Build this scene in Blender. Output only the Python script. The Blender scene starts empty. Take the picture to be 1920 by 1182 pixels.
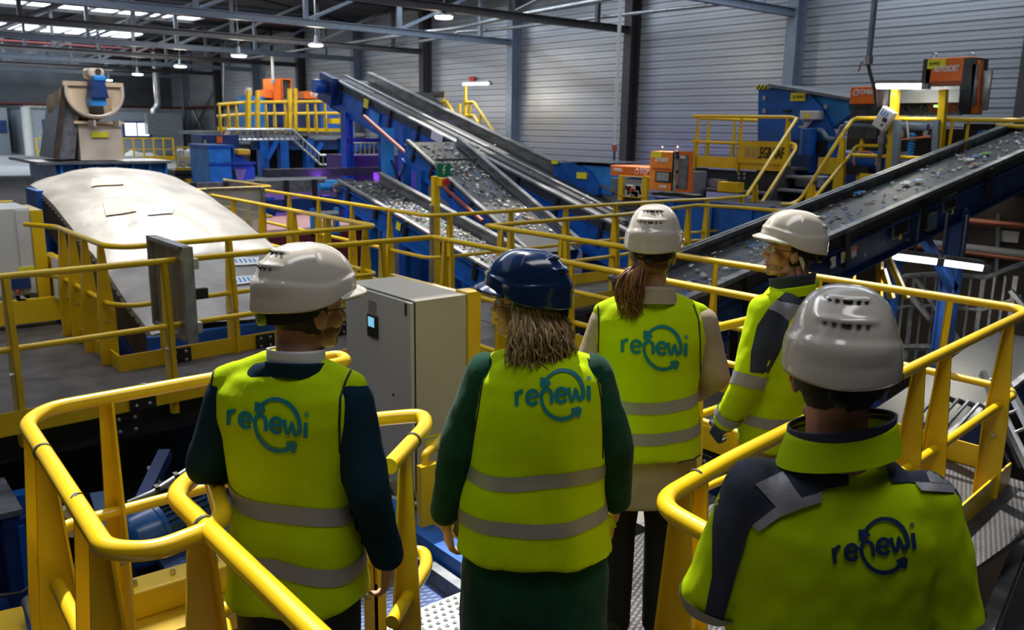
import bpy, bmesh, math, random
from mathutils import Vector, Matrix, noise
from mathutils.bvhtree import BVHTree
random.seed(7)
PI = math.pi
SC = bpy.context.scene
COL = SC.collection
V = Vector

# ------------------------------------------------------------------ camera
FPX = 1600.0
CAM = V((0, 0, 2.15))
_yaw, _pit, _roll = math.radians(39.5), math.radians(12.3), math.atan(.0155)
_f = V((math.sin(_yaw)*math.cos(_pit), math.cos(_yaw)*math.cos(_pit), -math.sin(_pit)))
_r0 = V((math.cos(_yaw), -math.sin(_yaw), 0)); _u0 = _r0.cross(_f)
_r = _r0*math.cos(_roll) + _u0*math.sin(_roll)
_u = _u0*math.cos(_roll) - _r0*math.sin(_roll)
cd = bpy.data.cameras.new('camera'); cam = bpy.data.objects.new('camera', cd); COL.objects.link(cam)
cd.sensor_width = 36.0; cd.lens = 36.0*FPX/1920.0; cd.clip_start = .05; cd.clip_end = 300
cam.matrix_world = Matrix(((_r.x, _u.x, -_f.x, CAM.x), (_r.y, _u.y, -_f.y, CAM.y), (_r.z, _u.z, -_f.z, CAM.z), (0, 0, 0, 1)))
cd.dof.use_dof = True; cd.dof.focus_distance = 2.7; cd.dof.aperture_fstop = 5.6
SC.camera = cam

# ------------------------------------------------------------------ light
SC.view_settings.view_transform = 'Standard'; SC.view_settings.look = 'None'
SC.view_settings.exposure = 0.0; SC.view_settings.gamma = 1.0
w = bpy.data.worlds.new('sky'); SC.world = w; w.use_nodes = True
w.node_tree.nodes['Background'].inputs[0].default_value = (.72, .84, 1.0, 1)
w.node_tree.nodes['Background'].inputs[1].default_value = .6
sd = bpy.data.lights.new('sun', 'SUN'); sd.energy = 7.5; sd.angle = math.radians(1.6); sd.color = (1.0, .95, .86)
sun = bpy.data.objects.new('sun', sd); COL.objects.link(sun)
_az, _el = math.radians(24), math.radians(58)
SUNV = V((math.sin(_az)*math.cos(_el), math.cos(_az)*math.cos(_el), math.sin(_el)))
sun.rotation_euler = SUNV.to_track_quat('Z', 'Y').to_euler(); sun.location = (4, 8, 20)
def area_lamp(name, loc, sx, sy, energy, color, rot=(0, 0, 0)):
    l = bpy.data.lights.new(name, 'AREA'); l.shape = 'RECTANGLE'; l.size = sx; l.size_y = sy; l.energy = energy; l.color = color
    o = bpy.data.objects.new(name, l); COL.objects.link(o); o.location = loc; o.rotation_euler = rot
    return o
area_lamp('skylight_and_fill_glow', (4, 39.5, 6.55), 18, 1.2, 700, (.8, .9, 1))
area_lamp('skylight_and_fill_glow', (4, 50.6, 6.55), 18, 1.2, 700, (.8, .9, 1))
area_lamp('skylight_and_fill_glow', (3.5, 14.0, 6.8), 7, 1.0, 420, (.95, .95, 1), (math.radians(38), 0, 0))  # added fill lamp turned toward the front of the tan hood
area_lamp('skylight_and_fill_glow', (2.0, 8.6, 6.8), 7, 2.0, 260, (.95, .96, 1))  # added soft fill for the railings and deck in the middle distance
area_lamp('skylight_and_fill_glow', (1.6, .2, 6.8), 6, 1.4, 130, (.95, .96, 1))  # added overhead fill for the visitors seen from behind
area_lamp('skylight_and_fill_glow', (16.2, 9, 6.6), 3, 9, 330, (.85, .93, 1))  # this lamp and the next added as skylight light on the ribbed wall
area_lamp('skylight_and_fill_glow', (16.2, 20, 6.6), 3, 7, 230, (.85, .93, 1))
area_lamp('skylight_and_fill_glow', (13, 27.5, 6.5), 10, 1.2, 380, (.82, .9, 1))

# ------------------------------------------------------------------ pixel -> place
def _ray(px, py): return _f + _r*((px-960)/FPX) - _u*((py-591)/FPX)
def atz(px, py, z): d = _ray(px, py); return CAM + d*((z-CAM.z)/d.z)
def atx(px, py, x): d = _ray(px, py); return CAM + d*(x/d.x)
def aty(px, py, y): d = _ray(px, py); return CAM + d*(y/d.y)
def atd(px, py, s): return CAM + _ray(px, py)*s

# ------------------------------------------------------------------ materials
MATS = {}
def mat(name, color, rough=.5, metal=0.0, var=0.0, vscale=6.0, bump=0.0, bscale=40.0, color2=None, thr=None, coat=0.0, spec=.5, emit=None, estr=1.0, trans=0.0, alpha=1.0, sheen=0.0, stretch=None):
    m = bpy.data.materials.new(name); m.use_nodes = True; nt = m.node_tree; b = nt.nodes['Principled BSDF']
    def S(k, v):
        if k in b.inputs: b.inputs[k].default_value = v
    S('Base Color', (*color, 1)); S('Roughness', rough); S('Metallic', metal); S('Coat Weight', coat); S('Coat Roughness', .15); S('Specular IOR Level', spec)
    S('Transmission Weight', trans); S('Alpha', alpha); S('Sheen Weight', sheen)
    if emit: S('Emission Color', (*emit, 1)); S('Emission Strength', estr)
    if var or bump or color2:
        tc = nt.nodes.new('ShaderNodeTexCoord'); mp = nt.nodes.new('ShaderNodeMapping'); nt.links.new(tc.outputs['Object'], mp.inputs[0])
        if stretch: mp.inputs['Scale'].default_value = stretch
    if var or color2:
        n = nt.nodes.new('ShaderNodeTexNoise'); n.inputs['Scale'].default_value = vscale; n.inputs['Detail'].default_value = 6
        nt.links.new(mp.outputs[0], n.inputs['Vector'])
        r = nt.nodes.new('ShaderNodeValToRGB'); nt.links.new(n.outputs[0], r.inputs[0])
        c2 = color2 if color2 else tuple(min(1, c*(1+var)) for c in color)
        c1 = color if color2 else tuple(c*(1-var) for c in color)
        lo, hi = thr if thr else (.35, .65)
        r.color_ramp.elements[0].position = lo; r.color_ramp.elements[1].position = hi
        r.color_ramp.elements[0].color = (*c1, 1); r.color_ramp.elements[1].color = (*c2, 1)
        nt.links.new(r.outputs[0], b.inputs['Base Color'])
    if bump:
        n = nt.nodes.new('ShaderNodeTexNoise'); n.inputs['Scale'].default_value = bscale; n.inputs['Detail'].default_value = 4
        nt.links.new(mp.outputs[0], n.inputs['Vector'])
        bp = nt.nodes.new('ShaderNodeBump'); bp.inputs['Strength'].default_value = bump; bp.inputs['Distance'].default_value = .01
        nt.links.new(n.outputs[0], bp.inputs['Height']); nt.links.new(bp.outputs[0], b.inputs['Normal'])
    MATS[name] = m; return m
def glow(name, color, s):
    m = bpy.data.materials.new(name); m.use_nodes = True; nt = m.node_tree; nt.nodes.clear()
    e = nt.nodes.new('ShaderNodeEmission'); o = nt.nodes.new('ShaderNodeOutputMaterial'); e.inputs[0].default_value = (*color, 1); e.inputs[1].default_value = s
    nt.links.new(e.outputs[0], o.inputs[0]); MATS[name] = m; return m

YEL = mat('yellow_paint', (.78, .51, .009), .3, var=.10, vscale=3, coat=.3, bump=.02)
YELD = mat('yellow_dirty', (.68, .44, .012), .5, var=.2, vscale=5)
BLU = mat('blue_paint', (.007, .10, .42), .4, var=.2, vscale=3, bump=.03)
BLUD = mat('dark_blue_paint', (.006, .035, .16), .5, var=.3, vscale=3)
BLUL = mat('light_blue_paint', (.02, .23, .64), .42, var=.2, vscale=3)
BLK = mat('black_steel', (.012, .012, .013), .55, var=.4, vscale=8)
DGR = mat('dark_grey_steel', (.05, .053, .058), .5, metal=.3, var=.25)
GRY = mat('galvanised_steel', (.34, .36, .38), .38, metal=.75, var=.2, vscale=9)
GRYD = mat('weathered_galvanised_steel', (.17, .18, .2), .5, metal=.5, var=.3, vscale=9)
ALU = mat('aluminium', (.55, .57, .6), .33, metal=.9, var=.1)
WHT = mat('white_enamel', (.62, .62, .6), .4, var=.04, vscale=3)
CAB = mat('cabinet_enamel', (.52, .50, .46), .42, var=.05, vscale=2, bump=.01)
CABS = mat('cabinet_side_enamel', (.50, .46, .38), .45, var=.05, vscale=2)
TAN = mat('tan_dusty_sheet', (.66, .50, .32), .6, var=.22, vscale=2.5, bump=.1, bscale=8)
TAN2 = mat('pale_dusty_sheet', (.60, .51, .41), .6, var=.12, vscale=2.5)
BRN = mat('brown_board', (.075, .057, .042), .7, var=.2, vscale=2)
RUB = mat('rubber_belt', (.035, .036, .04), .5, var=.35, vscale=12, stretch=(4, .4, 1))
RIM = mat('scuffed_steel_rim', (.24, .245, .25), .42, metal=.5, var=.35, vscale=7, stretch=(1, .3, 1))
DEK = mat('deck_plate', (.085, .08, .078), .5, metal=.3, var=.35, vscale=4, bump=.25, bscale=60)
ORG = mat('orange_enamel', (.85, .17, .015), .4, var=.05)
ORGL = mat('pale_orange_enamel', (.9, .27, .03), .4, var=.05)
REDP = mat('red_paint', (.35, .05, .03), .5)
RED = mat('red_plastic', (.6, .03, .02), .4)
COP = mat('copper_pipe', (.5, .17, .09), .4, metal=.4)
STK = mat('yellow_sticker', (.85, .78, .03), .5)
WST = mat('white_sticker', (.75, .76, .76), .5)
BLKP = mat('black_print', (.01, .01, .01), .5)
WPR = mat('white_print', (.85, .85, .85), .5)
GRN = mat('green_sign', (.0, .22, .11), .5)
LED = glow('green_led', (.3, 1, .2), 3)
SCR = glow('lcd_screen', (.25, .62, .85), .9)
SCG = mat('grey_screen', (.3, .32, .33), .2)
TUBE = glow('fluorescent_tube', (1, .98, .88), 9)
BAY = glow('high_bay_lens', (1, .9, .72), 9)
SKYP = glow('skylight_glazing', (.82, .92, 1), 5)
WIN = glow('lit_office_window', (.85, .93, 1), 1.6)
PUR = glow('violet_work_lamp', (.30, .06, .9), 1.2)
DUST = mat('grey_cloth_cover', (.27, .255, .235), .4, var=.22, vscale=2.6, bump=.9, bscale=4, coat=.12)
CARD = mat('cardboard_patch', (.55, .42, .28), .7, var=.1)
BRD = mat('rust_dark_belt', (.05, .032, .022), .7, var=.4, vscale=4)
RUBH = mat('hose_black', (.02, .02, .02), .5)
CLR = mat('clear_panel', (.35, .38, .36), .15, alpha=.55)
DWALL = mat('dark_cladding', (.09, .105, .13), .5, metal=.3, var=.15, vscale=1)
OFF = mat('office_panel', (.30, .34, .38), .5, var=.06)
CEIL = mat('roof_deck', (.12, .125, .135), .5, metal=.3, var=.3, vscale=1.5)
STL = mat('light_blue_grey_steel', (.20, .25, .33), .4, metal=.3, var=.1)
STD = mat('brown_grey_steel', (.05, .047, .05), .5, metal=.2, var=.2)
REDC = mat('red_pipe', (.12, .015, .015), .5)

# ------------------------------------------------------------------ mesh builder
def basis(d, up=V((0, 0, 1))):
    d = d.normalized()
    if abs(d.dot(up)) > .98: up = V((1, 0, 0))
    s = d.cross(up).normalized(); return s, s.cross(d).normalized()
class MB:
    def __init__(self): self.v = []; self.f = []
    def add(self, vs, fs):
        n = len(self.v); self.v += [V(p) for p in vs]; self.f += [tuple(i+n for i in q) for q in fs]; return self
    def box(self, a, b):
        x0, y0, z0 = a; x1, y1, z1 = b
        if x0 > x1: x0, x1 = x1, x0
        if y0 > y1: y0, y1 = y1, y0
        if z0 > z1: z0, z1 = z1, z0
        return self.add([(x0, y0, z0), (x1, y0, z0), (x1, y1, z0), (x0, y1, z0), (x0, y0, z1), (x1, y0, z1), (x1, y1, z1), (x0, y1, z1)],
                 [(0, 3, 2, 1), (4, 5, 6, 7), (0, 1, 5, 4), (1, 2, 6, 5), (2, 3, 7, 6), (3, 0, 4, 7)])
    def bar(self, p, q, w, h, up=V((0, 0, 1)), off=0.0):
        p, q = V(p), V(q); s, u = basis(q-p, up); s = s*w/2; u0 = u*(off-h/2); u1 = u*(off+h/2)
        vs = [p-s+u0, p+s+u0, p+s+u1, p-s+u1, q-s+u0, q+s+u0, q+s+u1, q-s+u1]
        return self.add(vs, [(0, 1, 2, 3), (7, 6, 5, 4), (0, 4, 5, 1), (1, 5, 6, 2), (2, 6, 7, 3), (3, 7, 4, 0)])
    def tube(self, pts, r, n=10, cap=True, closed=False):
        pts = [V(p) for p in pts]; N = len(pts); base = len(self.v); rr = r if isinstance(r, (list, tuple)) else [r]*N
        prev = None
        for i, p in enumerate(pts):
            a = pts[i-1] if (i > 0 or closed) else p; b = pts[(i+1) % N] if (i < N-1 or closed) else p
            d = (b-a)
            if d.length < 1e-9: d = V((0, 0, 1))
            d.normalize()
            if prev is None: s, u = basis(d)
            else:
                s = prev - d*prev.dot(d)
                s = s.normalized() if s.length > 1e-6 else basis(d)[0]
                u = s.cross(d)
            prev = s
            for k in range(n):
                t = 2*PI*k/n; self.v.append(p + (s*math.cos(t)+u*math.sin(t))*rr[i])
        for i in range(N if closed else N-1):
            j = (i+1) % N
            for k in range(n):
                k2 = (k+1) % n; self.f.append((base+i*n+k, base+i*n+k2, base+j*n+k2, base+j*n+k))
        if cap and not closed:
            self.f.append(tuple(base+k for k in reversed(range(n)))); self.f.append(tuple(base+(N-1)*n+k for k in range(n)))
        return self
    def prism(self, poly, d):
        poly = [V(p) for p in poly]; d = V(d); n = len(poly); b = len(self.v)
        self.v += poly + [p+d for p in poly]
        self.f.append(tuple(b+i for i in range(n))); self.f.append(tuple(b+n+i for i in reversed(range(n))))
        for i in range(n): j = (i+1) % n; self.f.append((b+i, b+n+i, b+n+j, b+j))
        return self
    def cyl(self, p, q, r, n=16): return self.tube([p, q], r, n)
    def grid(self, rows):
        b = len(self.v); n = len(rows[0])
        for r in rows: self.v += [V(p) for p in r]
        for i in range(len(rows)-1):
            for j in range(n-1): self.f.append((b+i*n+j, b+i*n+j+1, b+(i+1)*n+j+1, b+(i+1)*n+j))
        return self
    def ibeam(self, p, q, w, h, t=.014, up=V((0, 0, 1))):
        self.bar(p, q, w, t, up, off=h/2-t/2); self.bar(p, q, w, t, up, off=-h/2+t/2); self.bar(p, q, t, h-2*t, up); return self
def smooth_ang(me, ang=40):
    for p in me.polygons: p.use_smooth = True
    try: me.set_sharp_from_angle(angle=math.radians(ang))
    except Exception: pass
def obj(name, mb, m, parent=None, smooth=True, kind=None, bevel=0, sharp=40):
    me = bpy.data.meshes.new(name)
    off = parent['_o'] if parent is not None and '_o' in parent else (0, 0, 0)
    off = V(off)
    me.from_pydata([tuple(p-off) for p in mb.v], [], mb.f); me.update()
    bm = bmesh.new(); bm.from_mesh(me); bmesh.ops.recalc_face_normals(bm, faces=bm.faces); bm.to_mesh(me); bm.free()
    if smooth: smooth_ang(me, sharp)
    for q in (m if isinstance(m, (list, tuple)) else [m]): me.materials.append(q)
    o = bpy.data.objects.new(name, me); COL.objects.link(o)
    if parent is not None:
        o.parent = parent; o['_o'] = tuple(off)
    if bevel:
        b = o.modifiers.new('bevel', 'BEVEL'); b.width = bevel; b.segments = 2; b.limit_method = 'ANGLE'
    if kind: o['kind'] = kind
    return o
def thing(name, label, cat, loc=(0, 0, 0), group=None):
    o = bpy.data.objects.new(name, None); COL.objects.link(o); o.location = loc; o.empty_display_size = .1
    o['label'] = label; o['category'] = cat; o['_o'] = tuple(loc)
    if group: o['group'] = group
    return o
def tag(o, label, cat, group=None, kind=None):
    o['label'] = label; o['category'] = cat
    if group: o['group'] = group
    if kind: o['kind'] = kind
    return o
def struct(name, mb, m, **k): return obj(name, mb, m, kind='structure', **k)
def fillet(pts, r=.1, n=6):
    pts = [V(p) for p in pts]; out = [pts[0]]
    for i in range(1, len(pts)-1):
        a, b, c = pts[i-1], pts[i], pts[i+1]; d1 = (a-b); d2 = (c-b); rr = min(r, d1.length*.45, d2.length*.45)
        p, q = b+d1.normalized()*rr, b+d2.normalized()*rr
        for k in range(n+1):
            t = k/n; out.append(p*(1-t)**2 + b*2*t*(1-t) + q*t*t)
    out.append(pts[-1]); return out
def text_mesh(txt, p, ux, uy, size, squeeze=1.0, bold=0.0, depth=.002):
    """flat raised lettering: p lower-left corner, ux/uy unit vectors of the sign face"""
    c = bpy.data.curves.new('t', 'FONT'); c.body = txt; c.size = size; c.offset = bold; c.extrude = depth; c.resolution_u = 3
    o = bpy.data.objects.new('t', c); COL.objects.link(o); dg = bpy.context.evaluated_depsgraph_get(); dg.update()
    me = bpy.data.meshes.new_from_object(o.evaluated_get(dg)); mb = MB(); p, ux, uy = V(p), V(ux), V(uy); nn = ux.cross(uy)
    mb.v = [p + ux*v.co.x*squeeze + uy*v.co.y + nn*v.co.z for v in me.vertices]; mb.f = [tuple(q.vertices) for q in me.polygons]
    bpy.data.objects.remove(o); bpy.data.curves.remove(c); bpy.data.meshes.remove(me)
    return mb
# ================================================================== the hall
WX = 20.0
# paved ground floor
def paving():
    m = bpy.data.materials.new('concrete_paving'); m.use_nodes = True; nt = m.node_tree; b = nt.nodes['Principled BSDF']
    tc = nt.nodes.new('ShaderNodeTexCoord'); br = nt.nodes.new('ShaderNodeTexBrick'); nt.links.new(tc.outputs['Object'], br.inputs['Vector'])
    br.inputs['Scale'].default_value = 1; br.inputs['Brick Width'].default_value = .8; br.inputs['Row Height'].default_value = .4; br.inputs['Mortar Size'].default_value = .02
    br.inputs['Color1'].default_value = (.20, .185, .17, 1); br.inputs['Color2'].default_value = (.25, .23, .21, 1); br.inputs['Mortar'].default_value = (.08, .075, .07, 1)
    nt.links.new(br.outputs['Color'], b.inputs['Base Color']); b.inputs['Roughness'].default_value = .7
    return m
struct('floor', MB().box((-18, -8, -4.2), (WX+.3, 64, -4.0)), paving())
CON = mat('concrete_slab', (.22, .225, .23), .5, var=.15, vscale=1.2)
struct('floor_back', MB().box((-18, 24, -4), (WX-3.2, 61.2, .3)), CON)
# ribbed wall
def ribbed(x, y0, y1, z0, z1):
    mb = MB(); prof = []; z = z0; k = 0
    while z < z1:
        prof += [(0, z), (0, z+.075), (.012, z+.08), (.012, z+.086), (0, z+.09), (0, z+.165), (.045, z+.178), (.045, z+.192), (0, z+.205)]
        z += .205
    rows = [[(x+d, y, zz) for d, zz in prof] for y in (y0, y1)]
    return mb.grid(rows)
WALL = mat('ribbed_aluminium_cladding', (.44, .47, .52), .38, metal=.55, var=.10, vscale=.7, stretch=(1, .15, 3))
struct('wall_right', ribbed(WX, -8, 61, -4, 7.2), WALL, sharp=10)
struct('wall_back', MB().box((-18, 61, -4), (WX+.2, 61.3, 7.2)), DWALL)
struct('wall_front', MB().box((-18, -8.3, -4), (WX+.2, -8, 7.2)), DWALL)
struct('wall_left', MB().box((-18.3, -8, -4), (-18, 61, 7.2)), DWALL)
mb = MB()
for i in range(60): mb.box((-18, 60.97, .3+i*.115), (WX, 61.0, .33+i*.115))
struct('trim_1', mb, DWALL)
# roof: unseen near openings cut to steer the sun, glazed strips far off
mb = MB(); hx0, hx1 = -7.0, 15.0
holes = [(4.3, 7.8), (13.2, 17.8), (19.6, 22.2)]; y = -8
for a, b in holes:
    mb.box((-18, y, 6.9), (WX+.2, a, 7.1)); mb.box((-18, a, 6.9), (3.7 if a > 9 else hx0, b, 7.1)); mb.box((hx1, a, 6.9), (WX+.2, b, 7.1)); y = b
mb.box((-18, y, 6.9), (WX+.2, 61.2, 7.1))
for i in range(118):
    yy = 23+i*.33
    if yy < 61: mb.box((-18, yy, 6.84), (WX, yy+.12, 6.9))
struct('ceiling', mb, CEIL)
for n, (yy, x1, ww) in enumerate([(39.4, 14.6, 1.5), (50.7, 14.9, 1.3), (59.3, 14.9, .9)]):
    struct('window_%d' % (n+1), MB().box((-18, yy-ww, 6.78), (x1, yy+ww, 6.82)), SKYP)
mb = MB()
for yy, x1, ww in [(39.4, 14.6, 1.5), (50.7, 14.9, 1.3), (59.3, 14.9, .9)]:
    x = x1
    while x > -18: mb.box((x-.04, yy-ww, 6.72), (x+.04, yy+ww, 6.78)); x -= 1.15
struct('trim_2', mb, STD)
# columns on the ribbed wall
for i in range(11):
    y = 1.75 + 5.59*i
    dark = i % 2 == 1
    mb = MB(); mb.ibeam((WX-.22, y, -4), (WX-.22, y, 6.9), .3, .42, .03, up=V((1, 0, 0)))
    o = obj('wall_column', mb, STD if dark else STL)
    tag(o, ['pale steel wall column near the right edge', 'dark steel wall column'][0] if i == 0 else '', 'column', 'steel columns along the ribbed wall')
    desc = {1: 'dark steel column on the ribbed wall, hidden behind the tall orange sorter', 2: 'pale steel column on the ribbed wall above the blue hopper housing',
            3: 'dark steel column on the ribbed wall beside the white hanging pipe', 4: 'pale steel column on the ribbed wall right of the lit tube lamp',
            5: 'dark steel column on the ribbed wall behind the yellow stair platform'}
    o['label'] = desc.get(i, ('dark' if dark else 'pale')+' steel column on the ribbed wall, '+['at the far corner', 'second from the far corner', 'third from the far corner', 'fourth from the far corner', 'fifth from the far corner'][10-i] if i > 5 else 'steel column of the ribbed wall beyond the right edge, nearest the camera')
# roof trusses
for i in range(1, 11):
    y = 1.75 + 5.59*i
    if y > 60: continue
    dark = i % 2 == 1
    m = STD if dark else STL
    root = thing('roof_truss', 'roof truss', 'roof truss', (WX-.4, y, 5.1), 'steel trusses across the hall')
    zc = 5.1
    if i < 3: x0 = 13.0
    else: x0 = -14
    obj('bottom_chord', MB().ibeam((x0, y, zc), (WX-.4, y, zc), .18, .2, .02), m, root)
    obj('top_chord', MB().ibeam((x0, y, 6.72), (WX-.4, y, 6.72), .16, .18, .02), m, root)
    x = WX-.4-1.3; k = 0
    while x > x0+.5:
        obj('upright', MB().bar((x, y, zc+.1), (x, y, 6.64), .12, .12), m, root)
        if x-3.2 > x0: obj('diagonal_brace', MB().bar((x-3.1, y, zc+.1), (x-.1, y, 6.6), .09, .09), m, root)
        x -= 3.2; k += 1
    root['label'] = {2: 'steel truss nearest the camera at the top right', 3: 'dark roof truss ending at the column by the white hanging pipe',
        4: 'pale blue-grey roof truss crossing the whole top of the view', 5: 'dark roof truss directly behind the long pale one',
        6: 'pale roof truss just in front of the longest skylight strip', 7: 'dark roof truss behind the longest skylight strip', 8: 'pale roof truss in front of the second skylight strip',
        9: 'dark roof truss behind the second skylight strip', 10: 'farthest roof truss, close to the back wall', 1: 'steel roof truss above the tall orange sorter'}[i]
# sloped purlin bracing under the far roof
for i, (a, b) in enumerate([((12, 30), (19.6, 35.2)), ((12, 41), (19.6, 46.4)), ((12, 52), (19.6, 57))]):
    o = obj('roof_brace', MB().bar((a[0], a[1], 6.6), (b[0], b[1], 6.6), .1, .1), STD)
    tag(o, ['diagonal wind brace under the roof, nearest the camera', 'diagonal wind brace under the roof between the middle trusses', 'farthest diagonal wind brace under the roof'][i], 'roof brace')
for i, x in enumerate((-2, 4, 10)):
    o = obj('roof_purlin', MB().bar((x, 23, 6.76), (x, 60.9, 6.76), .12, .14), STD)
    tag(o, ['leftmost long roof purlin', 'middle long roof purlin', 'rightmost long roof purlin'][i] + ' running away over the trusses', 'roof beam')
for i, (px, py, q) in enumerate([(40, 112, 46), (230, 125, 52), (60, 30, 36)]):
    p = aty(px, py, q); o = obj('sprinkler_pipe', MB().cyl((-14, q, 6.0+.2*i), (17, q, 6.0+.2*i), .06, 8), REDC)
    tag(o, ['dull red sprinkler pipe under the middle skylight', 'dull red sprinkler pipe near the back wall', 'dull red sprinkler pipe above the first skylight'][i], 'pipe')
# far corner bracing on the ribbed wall
cx = MB()
a, b = atx(345, 170, WX-.1), atx(400, 290, WX-.1); c, d = atx(400, 170, WX-.1), atx(340, 290, WX-.1)
cx.cyl(a, b, .05, 6); cx.cyl(c, d, .05, 6)
tag(obj('cross_brace', cx, GRY), 'crossed wall bracing rods by the far corner of the ribbed wall', 'wall brace')
# red fire main along the far walls
tag(obj('fire_main', MB().tube([(8, 60.8, 3.2), (19.7, 60.8, 3.2), (19.7, 46, 3.2), (19.7, 38, 3.3)], .07, 8), REDC), 'red fire main running round the far corner of the hall', 'pipe')

# ---------------------------------------------------------------- far office building
P0 = aty(-60, 196, 55); P1 = aty(345, 206, 55)
off = thing('office_building', 'pale site office cabin with lit windows against the back wall', 'building', (14, 56, .3))
obj('wall', MB().box((9.9, 54.5, .3), (18.4, 59, 2.95)), OFF, off)
obj('roof_edge', MB().box((9.8, 54.4, 2.9), (18.5, 59.1, 3.02)), GRY, off)
obj('corner_cover', MB().cyl((9.9, 54.5, .3), (9.9, 54.5, 2.95), .25, 12), WHT, off)
for (xa, xb, za, zb) in [(10.75, 12.6, 1.45, 2.18), (15.0, 16.35, 1.42, 2.16)]:
    f = obj('window_frame', MB().box((xa-.1, 54.4, za-.1), (xb+.1, 54.5, zb+.1)), BLUD, off)
    obj('pane', MB().box((xa, 54.36, za), ((xa+xb)/2-.04, 54.4, zb)).box(((xa+xb)/2+.04, 54.36, za), (xb, 54.4, zb)), WIN, f)
offb = thing('dock_office', 'low grey cabin with dark windows at the far left', 'building', (7, 58, .3))
obj('wall', MB().box((5.0, 57, .3), (9.4, 60, 2.9)), OFF, offb)
obj('window', MB().box((8.2, 56.92, 1.5), (9.3, 57, 2.2)), BLUD, offb)
# flue pipe and heater by the far corner
ht = thing('wall_heater', 'grey wall heater box with a silver flue pipe in the far corner', 'heater', aty(295, 252, 53))
p = aty(278, 252, 53); q = aty(298, 213, 53)
obj('casing', MB().box((p.x, 53, p.z), (q.x+.1, 53.6, q.z)), GRY, ht)
q1 = aty(300, 215, 53); q2 = aty(298, 160, 53)
obj('flue', MB().tube(fillet([(q1.x-.3, 53.3, q1.z-.2), (q1.x-.3, 53.3, q1.z+.2), (q1.x, 53.3, q1.z+.5), (q1.x, 53.3, 6.6)], .2), .17, 12), ALU, ht)
p = aty(262, 283, 48); p.z = .36
pl = thing('pallet_load', 'white wrapped load lying on the far floor by a yellow rail', 'load', (p.x, 48.5, .3))
mb = MB()
rows = []
for i in range(9):
    rows.append([(p.x-1.3+i*.33, 48+j*.25, p.z-.05+(.38+.1*math.sin(i*1.9+j))*math.sin(PI*i/8)*math.sin(PI*j/4)) for j in range(5)])
mb.grid(rows); obj('wrapped_sheet', mb, WHT, pl)
# yellow barrier at the back
def simple_fence(name, label, a, b, z0, h, n, m=YELD, r=.035, panel=None):
    t = thing(name, label, 'fence', (a[0], a[1], z0)); a = V((a[0], a[1], 0)); b = V((b[0], b[1], 0))
    for k in range(n+1):
        p = a.lerp(b, k/n); obj('post', MB().bar((p.x, p.y, z0), (p.x, p.y, z0+h), .07, .07), m, t)
    obj('top_rail', MB().cyl((a.x, a.y, z0+h), (b.x, b.y, z0+h), r, 8), m, t)
    obj('mid_rail', MB().cyl((a.x, a.y, z0+h*.5), (b.x, b.y, z0+h*.5), r*.8, 8), m, t)
    obj('kick_board', MB().bar((a.x, a.y, z0+.1), (b.x, b.y, z0+.1), .03, .25), m, t)
    if panel: obj('mesh_panel', MB().bar((a.x, a.y, z0+h*.5), (b.x, b.y, z0+h*.5), .01, h*.9), panel, t)
    return t
a = aty(232, 289, 46); b = aty(326, 287, 46)
simple_fence('safety_fence', 'yellow safety fence in front of the far office, right of the tan hood', (a.x, 46), (b.x, 46), .3, 1.1, 5)
a = aty(70, 290, 44); b = aty(112, 290, 44)
simple_fence('safety_fence', 'short yellow safety fence left of the tan hood', (a.x, 44), (b.x, 44), .3, 1.1, 2)

# ---------------------------------------------------------------- wall services
def pipe(name, label, pts, r, m=GRY, cat='pipe', n=10, fr=.15): return tag(obj(name, MB().tube(fillet(pts, fr), r, n), m), label, cat)
pipe('conduit', 'long grey service pipe rising to the right under the trusses', [atx(420, 190, 17), atx(420, 116, 17), atx(640, 82, 17), atx(872, 50, 17), atx(975, 28, 17), atx(1250, -22, 17)], .06)
pipe('conduit', 'thin galvanised pipe running along the ribbed wall at the top', [atx(720, 88, 18.5), atx(850, 68, 18.5), atx(858, 60, 18.5), atx(960, 52, 18.5), atx(1200, 24, 18.5), atx(1408, 1, 18.5)], .055)
hp = thing('drop_pipe', 'white pipe hanging down in front of the wall with a black hose end', 'pipe', atx(1163, 10, 16))
a = atx(1163, 10, 16); b = atx(1158, 272, 16)
obj('pipe', MB().cyl((16, a.y, a.z+1.4), (16, a.y, b.z), .045, 10), WHT, hp)
obj('coupling', MB().cyl((16, a.y, b.z), (16, a.y, b.z-.15), .07, 10), COP, hp)
c = atx(1166, 330, 16); obj('hose', MB().tube([(16, a.y, b.z-.15), (16, a.y, b.z-.45), (15.98, a.y-.02, c.z+.2), (c.x, c.y, c.z)], .025, 8), RUBH, hp)
hp = thing('drop_pipe', 'blue-grey pipe hanging above the right sorter with a black hose end', 'pipe', atx(1640, 0, 12.5))
a = atx(1640, 0, 12.5); b = atx(1634, 105, 12.5)
obj('pipe', MB().cyl((12.5, a.y, a.z+1.5), (12.5, a.y, b.z), .045, 10), STL, hp)
obj('coupling', MB().cyl((12.5, a.y, b.z), (12.5, a.y, b.z-.12), .065, 10), GRY, hp)
obj('valve_handle', MB().tube([(12.5, a.y, b.z-.06), (12.47, a.y+.1, b.z-.1), (12.46, a.y+.12, b.z-.22)], .012, 6), REDP, hp)
pts = [atx(1634, 115, 12.5), atx(1632, 140, 12.5), atx(1640, 165, 12.5), atx(1643, 200, 12.5)]; pts[0] = V((12.5, a.y, b.z-.12))
obj('hose', MB().tube(fillet(pts, .3), .028, 8), RUBH, hp)
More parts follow.
